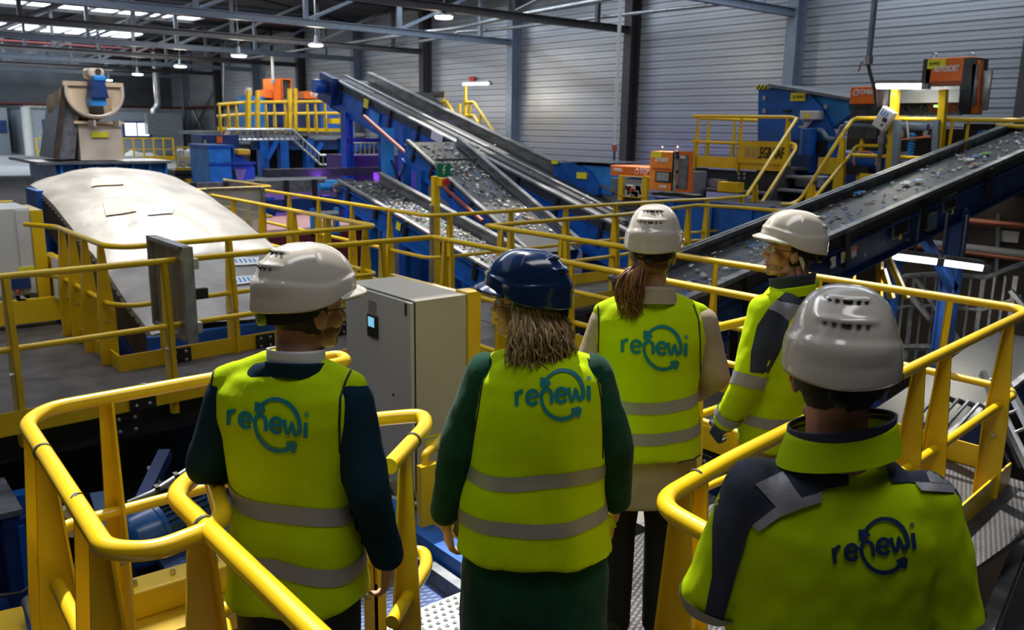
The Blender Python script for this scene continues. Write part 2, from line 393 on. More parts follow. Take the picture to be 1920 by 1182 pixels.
# high bay lamps
for i, (px, py, z, s) in enumerate([(832, 31, 4.9, .34), (448, 104, 4.6, .4), (338, 124, 4.6, .38), (258, 139, 4.6, .36), (592, 84, 4.85, .36), (204, 150, 4.6, .3)]):
    p = atz(px, py, z)
    if i == 3: p = atx(px, py, 13)
    t = thing('high_bay_lamp', ['round hanging lamp in front of the dark column at the top', 'lit round lamp above the left end of the high platform', 'lit round lamp above the far corner', 'lit round lamp right of the tan hood', 'lit round lamp under the dark truss beside the long pipe', 'small lit lamp just behind the tan hood motor'][i], 'lamp', p, 'round high bay lamps')
    obj('lens', MB().tube([p+V((0, 0, -.06)), p+V((0, 0, -.05)), p], [s*.4, s*.62, s*.68], 20), BAY, t)
    obj('housing', MB().tube([p, p+V((0, 0, .05)), p+V((0, 0, .07)), p+V((0, 0, .08)), p+V((0, 0, .3))], [s*.7, s*.68, s*.5, s*.2, s*.12], 20), GRY, t)
    obj('rod', MB().cyl(p+V((0, 0, .3)), V((p.x, p.y, 6.9)), .015, 6), GRY, t)
    l = bpy.data.lights.new('bay_light', 'POINT'); l.energy = 90; l.color = (1, .86, .66); l.shadow_soft_size = .25
    lo = bpy.data.objects.new('bay_light', l); COL.objects.link(lo); lo.location = p+V((0, 0, -.3))
# tube lamps
def tube_lamp(label, p, q, watts, post=None, m=YEL, hang=0):
    p, q = V(p), V(q); t = thing('tube_lamp', label, 'lamp', (p+q)/2)
    obj('tube', MB().bar(p, q, .11, .07), TUBE, t); obj('fitting', MB().bar(p, q, .13, .05, off=.065), GRY, t)
    obj('end_cap', MB().bar(q, q+(q-p).normalized()*.1, .1, .08), GRY, t)
    if not post and hang: obj('hanger', MB().cyl(p.lerp(q, .5)+V((0, 0, .06)), p.lerp(q, .5)+V((0, 0, hang)), .015, 6).cyl(p+V((0, 0, .06)), p+V((0, 0, hang)), .015, 6), GRY, t)
    if post: obj('post', MB().bar(post, (post[0], post[1], max(p.z, q.z)), .07, .07), m, t)
    l = bpy.data.lights.new('tube_light', 'AREA'); l.shape = 'RECTANGLE'; l.size = (q-p).length; l.size_y = .15; l.energy = watts; l.color = (1, .95, .82)
    lo = bpy.data.objects.new('tube_light', l); COL.objects.link(lo); lo.location = (p+q)/2-V((0, 0, .08)); lo.rotation_euler = (0, 0, math.atan2((q-p).y, (q-p).x))
    return t
pp = atx(873, 158, 18.3)
tube_lamp('lit tube lamp on a yellow post over the yellow stairs', atx(870, 158, 18.3), atx(918, 157, 18.3), 45, (18.3, pp.y, 1.2))
tube_lamp('lit tube lamp behind the head of the long conveyor', atx(713, 167, 17.5), atx(748, 166, 17.5), 60, (17.6, atx(748, 166, 17.5).y, -4), BLUD)
tube_lamp('lit tube lamp beside the right orange sorter', atx(1645, 162, 12.9), atx(1730, 162, 12.9), 9, (13.2, atx(1665, 162, 13.2).y, 1.3), GRYD)
tube_lamp('left lit tube lamp under the right conveyor', atx(1678, 481, 10), atx(1752, 490, 10.4), 25, hang=.6)
tube_lamp('right lit tube lamp under the right conveyor', atx(1765, 492, 10.5), atx(1838, 502, 10.9), 25, hang=.6)
# ================================================================== decks and railings
def post_mesh(x, y, d, z0, z1, w=.13, side=1, drop=.14):
    """tapered plate post with a folded flange; d = rail direction, plate stands square to it"""
    d = V((d[0], d[1], 0)).normalized(); n = V((-d.y, d.x, 0))*side; p = V((x, y, 0)); Z = V((0, 0, 1))
    prof = [(-w*.30, z0-drop), (w*.30, z0-drop), (w*.5, z0+.02), (w*.5, z0+(z1-z0)*.42), (w*.17, z1-.01), (-w*.17, z1-.01), (-w*.5, z0+(z1-z0)*.42), (-w*.5, z0+.02)]
    mb = MB(); mb.prism([p-d*.005+n*a+Z*b for a, b in prof], d*.01)
    # flange along one edge
    e = [(-w*.30, z0-drop), (-w*.5, z0+.02), (-w*.5, z0+(z1-z0)*.42), (-w*.17, z1-.01)]
    for (a, b), (a2, b2) in zip(e, e[1:]):
        q = [p+n*a+Z*b-d*.005, p+n*a+Z*b+d*.045, p+n*a2+Z*b2+d*.04, p+n*a2+Z*b2-d*.005]
        mb.prism(q, n*.008)
    return mb, p+n*0+Z*(z0+(z1-z0)*.36)
def railing(label, path, posts, z0=0.0, hs=(1.1, .58), r=.0255, group=None, toe=None, m=YEL, splices=(), name='safety_railing', bolts=True, w=.13, cat='railing', rad=.11):
    c = V((path[0][0], path[0][1], z0)); t = thing(name, label, cat, c, group)
    P3 = [V((q[0], q[1], (q[2] if len(q) > 2 else 0)+z0)) for q in path]
    for i, h in enumerate(hs):
        pts = fillet([q+V((0, 0, h)) for q in P3], rad)
        obj('top_rail' if i == 0 else 'mid_rail', MB().tube(pts, r if i == 0 else r*.9, 14), m, t)
    bm_ = MB(); nb = 0
    for q in posts:
        x, y = q[0], q[1]; best = None
        for a, b in zip(P3, P3[1:]):
            d = b-a; L2 = d.x**2+d.y**2
            if L2 < 1e-6: continue
            s = max(0, min(1, ((x-a.x)*d.x+(y-a.y)*d.y)/L2)); c2 = a+d*s; dist = (c2.x-x)**2+(c2.y-y)**2
            if best is None or dist < best[0]: best = (dist, c2, d)
        _, c2, d = best
        side = q[2] if len(q) > 2 else 1
        mb, mid = post_mesh(c2.x, c2.y, d, c2.z, c2.z+hs[0], side=side, w=w); obj('post', mb, m, t, sharp=30)
        if bolts:
            dn = V((d.x, d.y, 0)).normalized()
            o = obj('bolt', MB().tube([mid-dn*.022, mid-dn*.022, mid+dn*.018, mid+dn*.018], [.0, .013, .013, .0], 6, cap=False), ALU, t, sharp=20)
    for k, (x, y, z) in enumerate(splices):
        # dark sleeve joint in the top rail
        best = min(((V((x, y, 0))-V((a.x, a.y, 0))).length, a, b) for a, b in zip(P3, P3[1:]))
        d = (best[2]-best[1]).normalized(); p = V((x, y, z))
        obj('joint_band', MB().cyl(p-d*.006, p+d*.006, r*1.12, 14), DGR, t)
    if toe:
        for a, b in toe:
            a = V((a[0], a[1], z0)); b = V((b[0], b[1], z0)); obj('toe_board', MB().bar(a+V((0, 0, .06)), b+V((0, 0, .06)), .012, .17), m, t)
    return t
def splice_plates(t, a, b, z0, step, n, normal):
    """black bolted fish plates on the toe boards"""
    a, b, nn = V((*a, z0)), V((*b, z0)), V((*normal, 0)).normalized()
    for k in range(n):
        p = a.lerp(b, (k+.5)/n)+nn*.014; d = (b-a).normalized()
        pl = obj('splice_plate', MB().bar(p-d*.1+V((0, 0, .06)), p+d*.1+V((0, 0, .06)), .008, .15), BLK, t)
        bo = MB()
        for sx in (-.05, .05):
            for sz in (.02, .1): q = p+d*sx+V((0, 0, sz)); bo.tube([q, q+nn*.012, q+nn*.018], [.015, .014, .004], 8)
        obj('bolt_heads', bo, ALU, pl)

def deck(name, label, rects, z=0.0, m=DEK, t=.04, beam=None):
    root = thing(name, label, 'walkway deck', (rects[0][0], rects[0][1], z))
    mb = MB()
    for (x0, y0, x1, y1) in rects: mb.box((x0, y0, z-t), (x1, y1, z-.001))
    obj('deck_plate', mb, m, root, smooth=False)
    if beam:
        for k, (a, b) in enumerate(beam):
            obj('edge_beam', MB().ibeam((a[0], a[1], z-t-.13), (b[0], b[1], z-t-.13), .1, .24, .014), BLK, root)
            d = (V((*b, 0))-V((*a, 0))); n = max(1, int(d.length/1.1)); dn = d.normalized(); nn = V((dn.y, -dn.x, 0))
            for i in range(n):
                p = V((*a, z-t-.13))+dn*((i+.5)*d.length/n)
                pl = obj('bolted_plate', MB().bar(p-dn*.12-nn*.0+nn*.055, p+dn*.12+nn*.055, .012, .2), BLK, root)
                bo = MB()
                for sx in (-.06, .06):
                    for sz in (-.05, .05):
                        q = p+dn*sx+nn*.061+V((0, 0, sz)); bo.tube([q, q+nn*.014, q+nn*.02], [.017, .016, .005], 8)
                obj('bolt_heads', bo, ALU, pl)
    return root
def tread_mat(name, col, s=22):
    m = bpy.data.materials.new(name); m.use_nodes = True; nt = m.node_tree; b = nt.nodes['Principled BSDF']
    tc = nt.nodes.new('ShaderNodeTexCoord'); vo = nt.nodes.new('ShaderNodeTexVoronoi'); mp = nt.nodes.new('ShaderNodeMapping')
    mp.inputs['Rotation'].default_value = (0, 0, .78); mp.inputs['Scale'].default_value = (1, 2.4, 1)
    nt.links.new(tc.outputs['Object'], mp.inputs[0]); nt.links.new(mp.outputs[0], vo.inputs['Vector']); vo.inputs['Scale'].default_value = s; vo.inputs['Randomness'].default_value = .1
    bp = nt.nodes.new('ShaderNodeBump'); bp.inputs['Strength'].default_value = .9; bp.inputs['Distance'].default_value = .01; bp.invert = True
    nt.links.new(vo.outputs['Distance'], bp.inputs['Height']); nt.links.new(bp.outputs[0], b.inputs['Normal'])
    n = nt.nodes.new('ShaderNodeTexNoise'); n.inputs['Scale'].default_value = 3; n.inputs['Detail'].default_value = 8; nt.links.new(tc.outputs['Object'], n.inputs['Vector'])
    r = nt.nodes.new('ShaderNodeValToRGB'); nt.links.new(n.outputs[0], r.inputs[0]); r.color_ramp.elements[0].position = .35; r.color_ramp.elements[1].position = .7
    r.color_ramp.elements[0].color = (*[c*.6 for c in col], 1); r.color_ramp.elements[1].color = (*[min(1, c*1.7) for c in col], 1)
    nt.links.new(r.outputs[0], b.inputs['Base Color']); b.inputs['Roughness'].default_value = .5; b.inputs['Metallic'].default_value = .25
    return m
TRG = tread_mat('grey_tread_plate', (.06, .058, .06)); TRB = tread_mat('blue_tread_plate', (.035, .06, .15), 16)

deck('walkway_deck', 'grey tread plate deck the visitors stand on', [(.74, -2.2, 1.72, 2.06), (1.66, 1.56, 5.78, 2.86)], m=TRG, beam=[((5.72, 1.95), (5.72, 2.9)), ((1.75, 1.62), (5.72, 1.9))])
deck('walkway_deck', 'narrow deck between the two long yellow railings ahead of the visitors', [(4.68, 2.86, 5.78, 6.86)], m=TRG, beam=[((4.72, 6.8), (4.72, 2.9))])
deck('walkway_deck', 'worn brown deck on the left with the yellow edged cover pit', [(-6, 6.86, 1.95, 12.2), (1.95, 6.86, 5.8, 7.86)], beam=[((-6, 6.9), (4.7, 6.9))])
deck('walkway_deck', 'deck running away to the right of the white cloth cover', [(4.75, 7.86, 5.82, 13.6)], beam=[((5.8, 13.5), (5.8, 8.7))])
deck('walkway_deck', 'deck leading to the stairs of the right platform', [(5.82, 7.4, 12.2, 8.66)], beam=[((5.8, 7.4), (10.3, 7.4))])
ld = thing('stair_landing', 'blue tread plate landing below the visitors in the middle', 'landing', (1.9, 3.6, -.3))
obj('plate', MB().box((1.3, 2.95, -.34), (2.42, 4.9, -.3)), TRB, ld, smooth=False)
obj('curb', MB().box((2.38, 2.9, -.34), (2.44, 4.9, -.2)), GRYD, ld)
obj('side_beam', MB().box((2.46, 2.9, -.6), (2.6, 4.9, -.12)), BLU, ld)
# perforated nosing step
st = thing('perforated_step', 'silver step plate with raised round holes beside the green skirt', 'step', (2.0, 2.86, -.04))
obj('plate', MB().box((1.62, 2.62, -.03), (2.5, 2.96, .012)), ALU, st)
ho = MB()
for i in range(22):
    for j in range(8):
        p = V((1.64+i*.04+(j % 2)*.02, 2.645+j*.041, .0125)); ho.tube([p, p+V((0, 0, .006)), p+V((0, 0, .006))], [.011, .009, .006], 8, cap=False)
h = obj('raised_holes', ho, ALU, st); h['kind'] = 'stuff'
ho = MB()
for i in range(22):
    for j in range(8):
        p = V((1.64+i*.04+(j % 2)*.02, 2.645+j*.041, .0132)); ho.add([p+V((.006*math.cos(a*PI/3), .006*math.sin(a*PI/3), 0)) for a in range(6)], [tuple(range(6))])
h = obj('hole_bottoms', ho, BLK, st); h['kind'] = 'stuff'
tb = thing('black_box', 'black flat box lying on the deck between the two front visitors', 'box', (1.65, 2.5, 0))
mb = MB(); mb.bar((1.42, 2.52, .05), (1.78, 2.62, .05), .3, .08); obj('body', mb, BLK, tb, bevel=.012)
obj('lid', MB().bar((1.43, 2.523, .095), (1.77, 2.617, .095), .29, .012), RUB, tb, bevel=.004)

# --- railings round the visitors
rl = railing('long yellow railing on the right side of the walkway, passing behind the visitors', [(5.77, 7.40), (5.77, 2.02), (5.66, 1.94), (3.7, 1.74), (2.2, 1.57), (1.78, 1.5), (1.73, 1.12)],
    [(5.77, 7.2), (5.77, 6.25), (5.77, 5.3), (5.77, 4.35), (5.77, 3.4), (5.77, 2.45), (5.35, 1.9, 1), (4.3, 1.8, 1), (3.95, 1.77), (2.75, 1.63), (2.05, 1.55), (1.95, 1.54)],
    splices=[(5.77, 4.9, 1.1), (5.77, 2.6, 1.1), (3.66, 1.736, 1.1), (2.02, 1.545, 1.1), (1.74, 1.27, 1.1)], r=.0275,
    toe=[((5.8, 7.38), (5.8, 2.0)), ((5.66, 1.9), (3.3, 1.66))])
splice_plates(rl, (5.8, 2.0), (5.8, 7.38), 0, 1, 5, (-1, 0))
rl = railing('yellow railing along the left side of the narrow deck, ending behind the ponytailed visitor', [(4.70, 6.94), (4.68, 3.0), (4.3, 2.83), (3.55, 2.8)],
    [(4.70, 6.75), (4.7, 5.85), (4.68, 4.95), (4.67, 4.05), (4.66, 3.2), (3.62, 2.8)], hs=(1.1, .62, .16), toe=[((4.66, 6.9), (4.66, 2.95))])
rl = railing('yellow railing crossing from the left edge behind the white-helmeted man', [(-3.2, 6.4), (.93, 6.72), (3.0, 6.9), (4.68, 6.94)],
    [(-1.2, 6.55), (-.1, 6.64), (.97, 6.72), (2.07, 6.82), (3.1, 6.9), (4.1, 6.92)], splices=[(2.02, 6.82, 1.1), (.2, 6.66, 1.1)], w=.12, toe=[((-3.2, 6.38), (4.6, 6.9))])
splice_plates(rl, (-3.2, 6.36), (4.6, 6.88), 0, 1, 7, (0, -1))
# near left loops
railing('yellow railing looping round the motor pit at lower left', [(1.3, 3.33), (1.82, 3.38), (1.84, 3.5), (.6, 3.45), (.5, 3.32), (.47, 2.16), (.56, 2.08), (.76, 2.12), (.84, 2.42)],
    [(.82, 3.46), (.495, 3.22, -1), (.49, 3.0, -1), (.475, 2.42, -1), (.47, 2.24, -1)], r=.027, splices=[(.49, 2.98, 1.1), (.48, 2.5, 1.1), (.95, 3.475, 1.1)], hs=(1.1, .62))
railing('yellow railing running diagonally in front of the man in the navy suit', [(1.3, 2.62), (.84, 2.52), (.71, 2.4), (.72, 1.05)],
    [(.712, 2.2, -1), (.72, 1.25, -1)], r=.028, splices=[(.712, 2.14, 1.1)], hs=(1.1, .6), w=.15)
railing('short yellow end loop of railing right of the man in the navy suit', [(1.12, 2.62), (1.5, 2.62), (1.68, 2.55), (1.62, 2.44), (1.32, 2.2)],
    [(1.43, 2.33), (1.48, 2.62)], r=.027, splices=[(1.45, 2.62, 1.1), (1.5, 2.345, 1.1)], hs=(1.1, .55), w=.09, rad=.07)
# around the white cover
rl = railing('yellow railing round the near left corner of the white cloth cover', [(1.72, 10.1), (1.93, 9.7), (1.95, 7.95), (2.1, 7.78), (3.6, 7.94), (4.72, 8.06), (4.74, 13.9)],
    [(1.95, 9.5), (1.95, 9.1), (1.95, 8.65), (1.95, 8.1), (2.35, 7.8), (3.0, 7.88), (3.7, 7.95), (4.73, 8.3), (4.73, 9.2), (4.73, 10.1), (4.73, 11.1), (4.73, 12.1), (4.73, 13.1)],
    toe=[((1.95, 9.7), (1.95, 7.8)), ((1.95, 7.78), (4.7, 8.0)), ((4.74, 8.0), (4.74, 13.9))], w=.16)
splice_plates(rl, (2.05, 7.77), (4.6, 7.98), 0, 1, 3, (.1, -1))
railing('yellow railing right of the walkway beside the white cover, bending towards the right stairs', [(5.83, 13.5), (5.82, 8.75), (6.0, 8.66), (8.6, 8.72), (10.4, 8.72), (11.3, 8.6), (12.3, 8.72)],
    [(5.83, 12.6), (5.83, 11.6), (5.83, 10.6), (5.83, 9.6), (6.1, 8.66), (7.1, 8.68), (8.1, 8.7), (9.1, 8.72), (10.1, 8.72), (11.1, 8.62), (12.1, 8.7)], w=.14,
    toe=[((5.84, 13.5), (5.84, 8.7)), ((5.84, 8.68), (11.3, 8.68))])
railing('yellow railing from the walkway corner past the big blue panel to the right conveyor', [(5.75, 7.45), (8.0, 7.55), (10.1, 8.0), (10.35, 7.4), (10.4, 6.2)],
    [(5.95, 7.42), (6.1, 7.43), (7.0, 7.5), (7.9, 7.55), (8.9, 7.75), (9.8, 7.95), (10.37, 6.9)], w=.13, toe=[((5.85, 7.42), (8.0, 7.52)), ((8.0, 7.52), (10.1, 7.97))])
railing('low yellow railing on the far side of the white cover', [(4.74, 14.1), (6.3, 14.3), (6.3, 16.5)], [(4.9, 14.1), (5.8, 14.25), (6.3, 15.4)], w=.12)
railing('small yellow railing between the white cabinet and the cover', [(1.55, 14.2), (1.35, 13.2), (2.1, 13.0)], [(1.4, 13.4), (1.9, 13.05)], w=.1)
# steel panel and gate
pn = thing('steel_panel', 'grey steel panel box clamped to the left railing', 'panel', (2.2, 6.9, .6))
a = atx(287, 452, 2.2); b = atx(352, 470, 2.2); c = atx(362, 635, 2.2)
obj('face', MB().box((2.18, b.y, c.z), (2.2, a.y, b.z)), mat('brushed_steel_panel', (.30, .27, .2), .35, metal=.8, var=.25, vscale=3, stretch=(1, 4, .4)), pn)
fr = MB(); fr.box((2.15, b.y-.03, c.z-.03), (2.23, b.y+.03, b.z+.03)).box((2.15, a.y-.02, c.z-.03), (2.23, a.y+.02, b.z+.03)).box((2.15, b.y, b.z), (2.23, a.y, b.z+.03)).box((2.15, b.y, c.z-.03), (2.23, a.y, c.z))
obj('frame', fr, GRY, pn)
for z in (1.1, .6): obj('pipe_clamp', MB().box((2.22, b.y-.05, z-.04), (2.26, b.y+.06, z+.04)), ALU, pn)
obj('latch', MB().box((2.23, b.y-.02, .82), (2.33, b.y+.03, .9)), BLK, pn)
gp = thing('clear_gate_panel', 'pale see-through panel standing at the far end of the cover walkway', 'panel', (5.3, 13.0, .1))
a = aty(388, 357, 13.0); b = aty(492, 440, 13.0)
obj('sheet', MB().box((a.x, 12.99, b.z), (b.x, 13.01, a.z)), CLR, gp)
obj('frame', MB().box((a.x-.05, 12.96, b.z-.1), (a.x, 13.04, a.z+.02)).box((b.x, 12.96, b.z-.1), (b.x+.06, 13.04, a.z+.02)).box((a.x, 12.97, a.z), (b.x, 13.03, a.z+.03)), GRYD, gp)

# --- big grey control cabinet
cb = thing('control_cabinet', 'large beige-grey control cabinet with a small blue screen between the front visitors', 'cabinet', (3.0, 4.8, -.1))
x0, x1, y0, y1, z0, z1 = 2.8, 3.22, 4.37, 5.22, -.18, 1.1
obj('body', MB().box((x0+.03, y0, z0), (x1, y1, z1)), CABS, cb, bevel=.006)
dr = obj('door', MB().box((x0, y0+.012, z0+.01), (x0+.026, y1-.005, z1-.012)), CAB, cb, bevel=.005)
obj('edge_seal', MB().box((x0+.026, y0+.006, z0+.01), (x0+.032, y1, z1-.008)), BLK, cb)
sc = atx(700, 606, x0)
obj('touch_panel', MB().box((x0-.012, sc.y-.065, sc.z-.095), (x0, sc.y+.065, sc.z+.055)), BLK, dr, bevel=.003)
obj('screen', MB().box((x0-.014, sc.y-.03, sc.z-.025), (x0-.012, sc.y+.045, sc.z+.04)), SCR, dr)
obj('data_plate', MB().box((x0-.003, sc.y-.045, sc.z+.065), (x0, sc.y+.055, sc.z+.15)), ALU, dr)
hd = atx(761, 578, x0); obj('maker_mark', MB().box((x0-.003, hd.y-.012, hd.z-.05), (x0, hd.y-.004, hd.z+.03)).box((x0-.003, hd.y+.004, hd.z-.05), (x0, hd.y+.012, hd.z+.03)), BLK, dr)
lk = atx(738, 740, x0); obj('lock', MB().cyl((x0-.006, lk.y, lk.z), (x0, lk.y, lk.z), .008, 10), BLK, dr)
obj('back_post', MB().box((x1, y0-.02, z0-.6), (x1+.1, y0+.12, z1+.015)), YEL, cb)
obj('back_rail', MB().box((x1, y0, z1-.1), (x1+.04, y1+.1, z1-.0)), YEL, cb)
obj('warning_label', MB().box((x0+.1, y0-.003, .13), (x0+.3, y0, .17)).box((x0+.1, y0-.003, .185), (x0+.3, y0, .2)), STK, cb)
for k, z in enumerate((.03, .1, .16)):
    g = MB().tube([(x0+.2, y0, z), (x0+.2, y0-.02, z), (x0+.2, y0-.02, z), (x0+.2, y0-.05, z)], [.018, .018, .012, .012], 10); obj('cable_gland', g, COP if k == 1 else ALU, cb)
obj('cable_pipe', MB().tube([(2.55, 4.5, -.15), (2.75, 3.9, -.12), (2.9, 3.4, -.1)], .03, 10), GRYD, cb)
sp = thing('support_post', 'yellow support post beside the blue landing', 'post', (2.55, 4.0, -.4)); a = atz(788, 990, -.3)
obj('post', MB().box((2.52, 3.85, -.9), (2.64, 3.9, .25)), YEL, sp); obj('cap_rail', MB().tube(fillet([(2.58, 3.9, .25), (2.58, 3.9, .3), (2.9, 4.1, .32)], .05), .025, 10), YEL, sp)
# ================================================================== machines
def bx_x(px0, py0, px1, py1, X, dx):
    """box whose face lies in plane x=X between two sighted corners, dx deep (away)"""
    a, b = atx(px0, py0, X), atx(px1, py1, X); return MB().box((X, b.y, b.z), (X+dx, a.y, a.z))
def bx_y(px0, py0, px1, py1, Y, dy):
    a, b = aty(px0, py0, Y), aty(px1, py1, Y); return MB().box((a.x, Y, b.z), (b.x, Y+dy, a.z))
def conveyor(label, lo, hi, width, farh=.12, side=.34, gap=.1, rim=.07, blue=BLU, brackets=8, cat='conveyor', name='belt_conveyor', head=True, group=None, sidedir=V((1, 0, 0)), belt=RUB, vents=0):
    lo, hi = V(lo), V(hi); d = (hi-lo).normalized(); s = sidedir.normalized(); up = s.cross(d); up = up if up.z > 0 else -up
    t = thing(name, label, cat, lo, group); n = 14
    w2 = s*width
    obj('belt', MB().prism([lo+s*.06-up*.07, lo+w2-s*.05-up*.07, lo+w2-s*.05-up*.10, lo+s*.06-up*.10], hi-lo), belt, t)
    r1 = MB(); r1.bar(lo+up*-.02, hi+up*-.02, rim, .05, up=up); r1.bar(lo+s*.03-up*.05, hi+s*.03-up*.05, .012, .1, up=up); obj('near_rim', r1, RIM, t)
    r2 = MB(); r2.bar(lo+w2+up*(farh-.02), hi+w2+up*(farh-.02), rim*1.2, .045, up=up); r2.bar(lo+w2+up*(farh*.5-.04), hi+w2+up*(farh*.5-.04), .014, farh+.1, up=up); obj('far_skirt', r2, RIM, t)
    obj('side_skirt', MB().bar(lo-s*.012-up*(.03+gap/2), hi-s*.012-up*(.03+gap/2), .012, gap+.04, up=up), DGR, t)
    for k, q in enumerate((V((0, 0, 0)), w2)):
        mb = MB(); c = -up*(gap+.03+side/2)+q
        sg = -1 if k == 0 else 1
        mb.bar(lo+c, hi+c, .014, side, up=up); mb.bar(lo+c+up*(side/2)+s*sg*.03, hi+c+up*(side/2)+s*sg*.03, .07, .012, up=up); mb.bar(lo+c-up*(side/2)+s*sg*.03, hi+c-up*(side/2)+s*sg*.03, .07, .012, up=up)
        obj('side_beam', mb, blue, t)
    L = (hi-lo).length
    for k in range(brackets):
        p = lo+d*L*(k+.5)/brackets-s*.045; b = MB(); b.bar(p-up*(gap*.2), p-up*(gap+.06+side*.55), .05, .09, up=d); obj('bracket', b, BLK, t)
    cr = MB()
    for k in range(int(L/1.0)):
        p = lo+d*(k+.5)-up*(gap+side*.5); cr.bar(p, p+w2, .05, .05)
    obj('cross_members', cr, BLUD, t)
    obj('return_belt', MB().prism([lo+s*.08-up*(gap+side*.8), lo+w2-s*.08-up*(gap+side*.8), lo+w2-s*.08-up*(gap+side*.8+.02), lo+s*.08-up*(gap+side*.8+.02)], hi-lo), RUB, t)
    if head: obj('head_drum', MB().cyl(hi+s*.03-up*.2, hi+w2-s*.03-up*.2, .13, 16), BLK, t)
    return t, d, s, up
SCRAP = [mat('white_scrap', (.7, .72, .72), .5), mat('blue_scrap', (.02, .25, .6), .4), mat('green_scrap', (.12, .45, .05), .5), mat('brown_scrap', (.35, .2, .1), .6), mat('grey_scrap', (.4, .42, .42), .5), mat('dark_scrap', (.07, .07, .075), .5)]
def scraps(label, lo, hi, width, n, s0, s1, weights, up=V((0, 0, 1)), zoff=-.06, sidedir=V((1, 0, 0)), edge=.12, clump=.5):
    lo, hi = V(lo), V(hi); d = (hi-lo).normalized(); s = sidedir; upv = s.cross(d); upv = upv if upv.z > 0 else -upv
    mb = MB(); fm = []; L = (hi-lo).length; rnd = random.Random(n)
    cl = [(rnd.random()*L, rnd.uniform(edge, width-edge)) for _ in range(int(n/7)+1)]
    for k in range(n):
        if rnd.random() < clump: c = rnd.choice(cl); a = c[0]+rnd.gauss(0, .12); b = c[1]+rnd.gauss(0, .08)
        else: a = rnd.random()*L; b = rnd.uniform(edge, width-edge)
        b = min(max(b, edge*.8), width-edge*.8); a = min(max(a, 0), L)
        p = lo+d*a+s*b+upv*zoff; z = rnd.uniform(s0, s1); an = rnd.random()*PI
        e1 = (d*math.cos(an)+s*math.sin(an)); e2 = e1.cross(upv); e2n = (e2+upv*rnd.uniform(-.5, .5)).normalized()
        q = [p+e1*z*rnd.uniform(.6, 1.2)+upv*.004, p+e2n*z*rnd.uniform(.3, .9)+upv*z*rnd.uniform(.1, .5), p-e1*z*rnd.uniform(.5, 1)+upv*.004, p-e2n*z*.6+upv*z*.15]
        b0 = len(mb.f); mb.prism(q, upv*.006); mi = rnd.choices(range(6), weights)[0]; fm += [mi]*(len(mb.f)-b0)
    o = obj('plastic_scraps', mb, SCRAP, smooth=False)
    for p, i in zip(o.data.polygons, fm): p.material_index = i
    return tag(o, label, 'scraps', kind='stuff')

# ---- right conveyor
cl = V((5.95, 4.8, .70)); ch = V((16.2, 4.8, 2.545))
t, d, s, up = conveyor('wide dark belt conveyor rising to the right edge, carrying plastic flakes', cl, ch, .9, farh=.06, side=.36, gap=.16, rim=.085, brackets=6, blue=BLUD, sidedir=V((0, 1, 0)))
scraps('plastic flakes and scraps on the right conveyor belt', cl, ch, .9, 420, .012, .05, (6, 4, .8, 1, 4, 2), sidedir=V((0, 1, 0)))
for k, (px, py) in enumerate([(1688, 428), (1780, 380)]):
    p = aty(px, py, 4.77); g = MB()
    for j in range(8): g.bar(p+d*(j-3.5)*.038-up*.07, p+d*(j-3.5)*.038+up*.07, .02, .014, up=d)
    obj('vent_grille', MB().bar(p-d*.19, p+d*.19, .012, .2, up=up), GRY, t); obj('vent_slots', MB().add([v-s*.012 for v in g.v], g.f), BLK, t)
for k, (px, py, m) in enumerate([(1562, 492, WST), (1582, 482, WST), (1601, 472, WST)]):
    p = aty(px, py, 4.75); obj('warning_sticker', MB().bar(p-d*.05, p+d*.05, .004, .12, up=up), m, t)
def tri(p, r): return MB().prism([p+up*r, p-up*r*.6-d*r*.9, p-up*r*.6+d*r*.9], -s*.003)
for k, (px, py) in enumerate([(1584, 480), (1688, 445), (1786, 397)]): obj('warning_triangle', tri(aty(px, py, 4.742), .045), STK, t)
obj('sticker_band', MB().bar(aty(1602, 466, 4.742)-d*.05, aty(1602, 466, 4.742)+d*.05, .004, .035, up=up), ORG, t)
obj('sticker_picture', MB().bar(aty(1557, 495, 4.742)-d*.02, aty(1557, 495, 4.742)+d*.02, .004, .05, up=up), BLKP, t)
p = aty(1744, 415, 4.74); obj('switch_box', MB().bar(p-d*.09, p+d*.09, .08, .2, up=up), GRY, t)
obj('switch_face', MB().bar(p-d*.04-s*.045, p+d*.04-s*.045, .006, .06, up=up), BLUL, t)
q = MB()
for (px, py) in [(1619, 478), (1655, 455), (1700, 450), (1810, 392)]: a = aty(px, py, 4.76); q.tube([a, a-s*.018], .018, 8)
obj('bolt_heads', q, ALU, t)
for x in (7.3, 11.4):
    zt = .70+(x-5.95)*.18-.45
    for y in (4.85, 5.65): obj('support_leg', MB().ibeam((x, y, -4), (x, y, zt), .2, .2, .015, up=V((0, 1, 0))), BLUD, t)
    obj('leg_tie', MB().bar((x, 4.85, zt-.7), (x, 5.65, zt-.7), .08, .12), BLUD, t)
obj('knee_brace', MB().bar((11.4, 4.8, .2), (10.4, 4.8, .95), .1, .1), BLUD, t)
